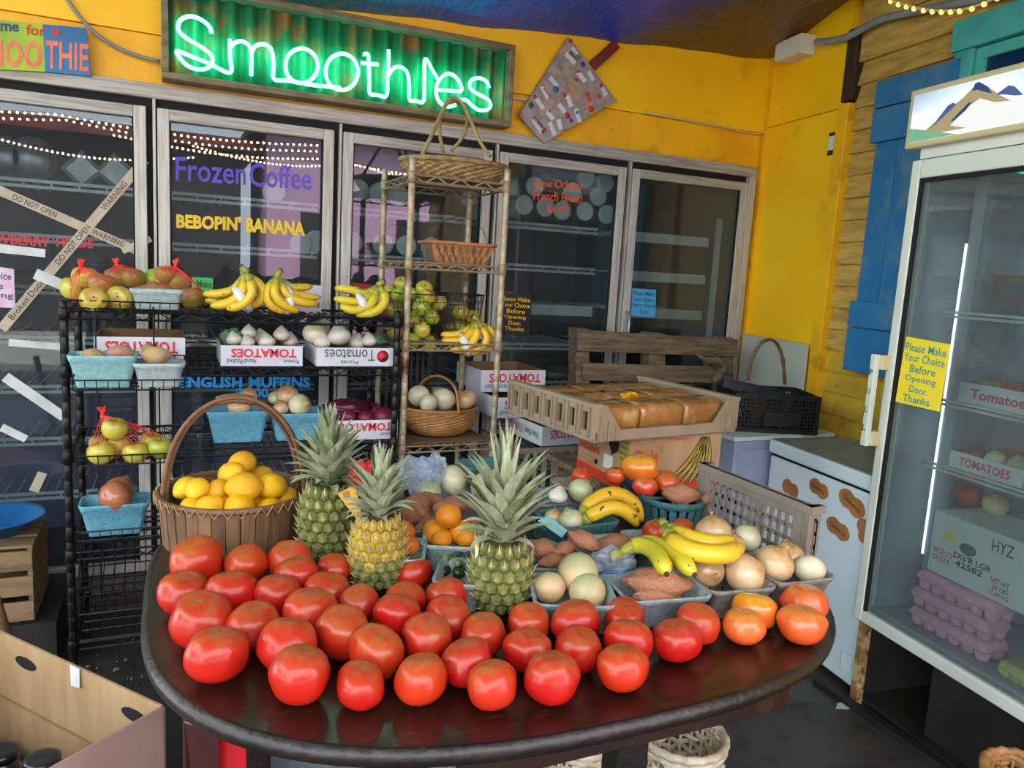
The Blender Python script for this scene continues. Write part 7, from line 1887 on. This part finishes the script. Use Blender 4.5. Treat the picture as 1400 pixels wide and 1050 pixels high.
perf_crate('grey perforated plastic tray standing on edge at the right end of the table', 1.362, 1.27, TZ+.001, .035, .41, .186)

# ------------------------------------------------------------------ floor things
# cardboard box at lower left
zr = .42
c1 = WZ(226, 966, zr); c0 = WZ(0, 862, zr); c2 = WZ(108, 1052, zr)
d1 = (c0-c1).normalized(); d2 = (c2-c1).normalized(); d2 = (d2-d1*d2.dot(d1)).normalized()
w1, w2 = .74, .50
cb_ = thing('cardboard_box', 'large open cardboard box of dark bottles at the lower left', 'box', (c1+d1*w1/2+d2*w2/2)-Vector((0, 0, zr)))
base = Vector((c1.x, c1.y, .002))
def wall(a, b, mt_, name, notch=None):
    n = (b-a).cross(Vector((0, 0, 1))).normalized(); mid = base+d1*w1/2+d2*w2/2
    if n.dot(mid-a) < 0: n = -n
    MB().slab([a, b, b+Vector((0, 0, zr)), a+Vector((0, 0, zr))], n*.006).part(name, mt_, cb_)
wall(base, base+d1*w1, 'kraft_box', 'far_wall'); wall(base, base+d2*w2, 'kraft_pink', 'near_wall'); wall(base+d1*w1, base+d1*w1+d2*w2, 'kraft_box', 'end_wall'); wall(base+d2*w2, base+d2*w2+d1*w1, 'kraft_pink', 'front_wall')
MB().slab([base, base+d1*w1, base+d1*w1+d2*w2, base+d2*w2], (0, 0, .005)).part('floor', 'kraft_in', cb_)
MB().slab([base+d2*.007+Vector((0, 0, zr*.55)), base+d2*.007+d1*w1+Vector((0, 0, zr*.55)), base+d2*.009+d1*w1+Vector((0, 0, zr*.57)), base+d2*.009+Vector((0, 0, zr*.57))], d2*.002).part('crease', 'kraft', cb_)
tp = base+d1*.30+Vector((0, 0, zr+.002))+d2*.008; MB().slab([tp, tp+d1*.038, tp+d1*.03+Vector((0, 0, -.052))+d2*.004, tp-d1*.004+Vector((0, 0, -.048))+d2*.004], d2*.0015).part('tape_tab', 'tape_white', cb_)
for u in (.10, .53):
    hp_ = base+d1*u+d2*.0075+Vector((0, 0, zr*.87)); MB().slab([hp_+d1*(.045*math.cos(t))+Vector((0, 0, .016*math.sin(t))) for t in [2*PI*i/16 for i in range(16)]], d2*.001).part('hand_hole', 'gap', cb_)
bgm = blob('black_bag', 'dark_junk', lambda t, p: Vector((.30*math.cos(p)*math.cos(t), .17*math.cos(p)*math.sin(t), .09*math.sin(p)))*(1+.4*noise.noise(Vector((math.cos(p)*math.cos(t)*2.4+5, math.cos(p)*math.sin(t)*2.4, math.sin(p)*2.4)))), 34, 22)
o = inst('black_bag', bgm); o.location = base+d1*.40+d2*.22+Vector((0, 0, .11)); o.rotation_euler = (0, 0, math.atan2(d1.y, d1.x)); tag(o, 'crumpled black plastic bag lying in the cardboard box', 'bag')
for i, (x, y, r_, h_) in enumerate(((58, 1040, .05, .30), (128, 1032, .042, .26), (2, 1030, .05, .28))):
    p = WZ(x, y, h_); p.z = .0075
    t = thing('dark_jar', 'dark glass jar inside the cardboard box, '+['middle one at the bottom edge', 'right one near the far wall', 'left one at the photo edge'][i], 'jar', p, 0, 'jars in the cardboard box')
    MB().lathe([(r_*.9, 0), (r_, .01), (r_, h_*.75), (r_*.7, h_*.86), (r_*.7, h_*.95), (.001, h_*.95)], 18, Matrix.Translation(p)).part('jar', 'dark_junk', t)
    MB().lathe([(r_*.74, h_*.93), (r_*.76, h_), (r_*.6, h_+.002), (.001, h_*.99)], 18, Matrix.Translation(p)).part('lid', 'dark_junk', t)
q = [WZ(x, y, .05) for x, y in ((330, 1008), (548, 1016), (560, 1075), (330, 1085))]
MB().slab(q, (0, 0, -.049)).top('stone_slab', 'stone', 'pale grey stone slab on the floor under the front of the table', 'slab', bev=.006)
q = [WZ(x, y, .05) for x, y in ((585, 1012), (790, 1000), (800, 1075), (590, 1085))]
MB().slab(q, (0, 0, -.049)).top('stone_slab', 'stone', 'second grey stone slab left of the dark table leg', 'slab', bev=.006)
# wooden crate and blue bowl on a plinth at far left
MB().box((-2.2, 2.82, 0), (-.36, BY-.04, .19)).top('trim_3', 'dark_metal', 'dark low step along the foot of the cooler at far left', None, kind='structure')
wc_ = thing('wooden_crate', 'slatted wooden crate on the dark step at the far left', 'crate', (-.66, 3.02, .191))
x0, x1, y0, y1, z0, z1 = -.95, -.425, 2.84, 3.18, .191, .445
for k in range(3): MB().box((x0, y0, z0+.005+k*.088), (x1, y0+.012, z0+.072+k*.088)).part('slat', 'box_wood', wc_, .002); MB().box((x0, y1-.012, z0+.005+k*.088), (x1, y1, z0+.072+k*.088)).part('slat', 'box_wood', wc_, .002)
for k in range(3): MB().box((x0, y0+.015+k*.11, z1), (x1, y0+.105+k*.11, z1+.01)).part('slat', 'box_wood', wc_, .002)
for x in (x0, x1-.016): MB().box((x, y0+.012, z0), (x+.016, y1-.012, z1)).part('end_board', 'box_wood', wc_, .002)
p = WZ(2, 716, .50); bw = thing('blue_bowl', 'blue plastic bowl on top of the wooden crate', 'bowl', (p.x-.02, 3.0, z1+.0105))
MB().lathe([(.06, 0), (.075, .004), (.13, .055), (.15, .062), (.148, .066), (.125, .06), (.07, .010), (.001, .010)], 32, Matrix.Translation((p.x-.02, 3.0, z1+.0105))).part('bowl', 'blue_plastic', bw)
a = WZ(46, 886, .20)+Vector((0, -.05, -.188)); b = WY(-30, 745, a.y-.06)
MB().tube([a, (a+b)/2, b+(b-a)*.6], .013, 9).top('broom_handle', 'bark_handle', 'brown wooden pole leaning at the far left behind the box', 'pole')
# wicker baskets under the table
def round_wicker(label, x, y, r_, h_, z=0, mt_='wicker_white'):
    t = thing('wicker_basket', label, 'basket', (x, y, z))
    mb = MB(); nst = 22; nr_ = max(5, int(h_/.017))
    for k in range(nr_):
        v = (k+.5)/nr_; rr = r_*(.80+.20*math.sin(v*PI/2))
        mb.tube([(x+(rr+.0055*(1 if (i//2+k) % 2 else -1))*math.cos(2*PI*i/(nst*2)), y+(rr+.0055*(1 if (i//2+k) % 2 else -1))*math.sin(2*PI*i/(nst*2)), z+h_*v+.003*math.sin(i*1.7+k)) for i in range(nst*2)], .0062, 5, closed=True)
    mb.part('woven_strands', mt_, t)['kind'] = 'stuff'
    for k in range(nst):
        a = 2*PI*(k*2+.5)/(nst*2)
        MB().tube([(x+r_*.80*math.cos(a), y+r_*.80*math.sin(a), z+.002), (x+r_*.94*math.cos(a), y+r_*.94*math.sin(a), z+h_*.5), (x+r_*math.cos(a), y+r_*math.sin(a), z+h_)], .0045, 5).part('stake', mt_, t)
    MB().lathe([(r_*.80, .001), (r_*.80, .008), (.001, .008)], 28, Matrix.Translation((x, y, z))).part('base', mt_, t)
    for dz_, rr in ((h_, .011), (h_-.02, .008)): MB().tube([(x+(r_+.004)*math.cos(2*PI*i/36)*(1+.015*(i % 2)), y+(r_+.004)*math.sin(2*PI*i/36)*(1+.015*(i % 2)), z+dz_+.004*(i % 2)) for i in range(36)], rr, 7, closed=True).part('rim', mt_, t)
p = WZ(933, 1005, .28); round_wicker('pale wicker basket on the floor under the right of the table', p.x, p.y, .105, .28)
p = WZ(800, 1022, .26); round_wicker('white wicker basket under the table left of its dark leg', p.x+.02, p.y+.05, .09, .26)
p = RP(1400, 1045, -.66); q_ = RW @ Vector((p.x+.02, -.66, 0)); round_wicker('brown basket at the lower right corner below the fridge', q_.x, q_.y, .095, max(.05, p.z-.02), 0, 'wicker')
# kerb by the fridge and a fallen leaf
a = WZ(1115, 935, 0); b = WZ(1300, 1060, 0)
MB().bar(a+Vector((0, 0, .012)), b+(b-a)*.4+Vector((0, 0, .012)), .03, .024).top('trim_4', 'dark_metal', 'dark kerb strip on the floor in front of the fridge', None, kind='structure')
p = WZ(1154, 966, .004); MB().slab([p+Vector(v) for v in ((-.04, 0, 0), (-.01, .02, .004), (.03, .015, 0), (.04, -.005, .003), (.0, -.02, 0))], (0, 0, .001)).top('paper_scrap', 'pulp_pale', 'pale crumpled scrap on the floor by the freezer corner', 'scrap')
# litter under the rack
mb = MB(); g_ = random.Random(9)
for k in range(120):
    x = g_.uniform(-.28, .3); y = g_.uniform(2.45, 3.0); s_ = g_.uniform(.004, .012); a = g_.uniform(0, 6); mb.mi = g_.choice((0, 0, 0, 1, 1, 2))
    M_ = Matrix.Translation((x, y, .001)) @ Matrix.Rotation(a, 4, 'Z') @ Matrix.Rotation(g_.uniform(-.5, .5), 4, 'X')
    mb.add([M_ @ Vector(v) for v in ((-s_, -s_*.5, 0), (s_, -s_*.6, .004), (s_*.7, s_*.5, .008), (-s_*.8, s_*.6, .003), (0, 0, .012))], [(0, 1, 4), (1, 2, 4), (2, 3, 4), (3, 0, 4)])
mb.top('floor_litter', ['dark_junk', 'pulp_brown', 'beet'], 'dark bits of litter and onion skins on the floor under the rack', 'litter', kind='stuff')

# ------------------------------------------------------------------ let heaped fruit settle: touching pieces slide apart along the line of sight
off = [0.0]*len(FR); P_ = [f[0].location.copy() for f in FR]
for it in range(14):
    for i in range(len(FR)):
        for j in range(i):
            d = P_[i]-P_[j]; mn = (FR[i][1]+FR[j][1])*.90
            if abs(d.x) > mn or abs(d.y) > mn or d.length >= mn: continue
            ra = (P_[i]-CAM).normalized(); rb_ = (P_[j]-CAM).normalized()
            sg_ = 1 if (P_[i]-CAM).length > (P_[j]-CAM).length else -1
            st = min(.006, (mn-d.length)*.5)
            for q, rr, s_ in ((i, ra, sg_), (j, rb_, -sg_)):
                if abs(off[q]+s_*st) < .012: P_[q] = P_[q]+rr*s_*st; off[q] += s_*st
for f, p in zip(FR, P_): f[0].location = p
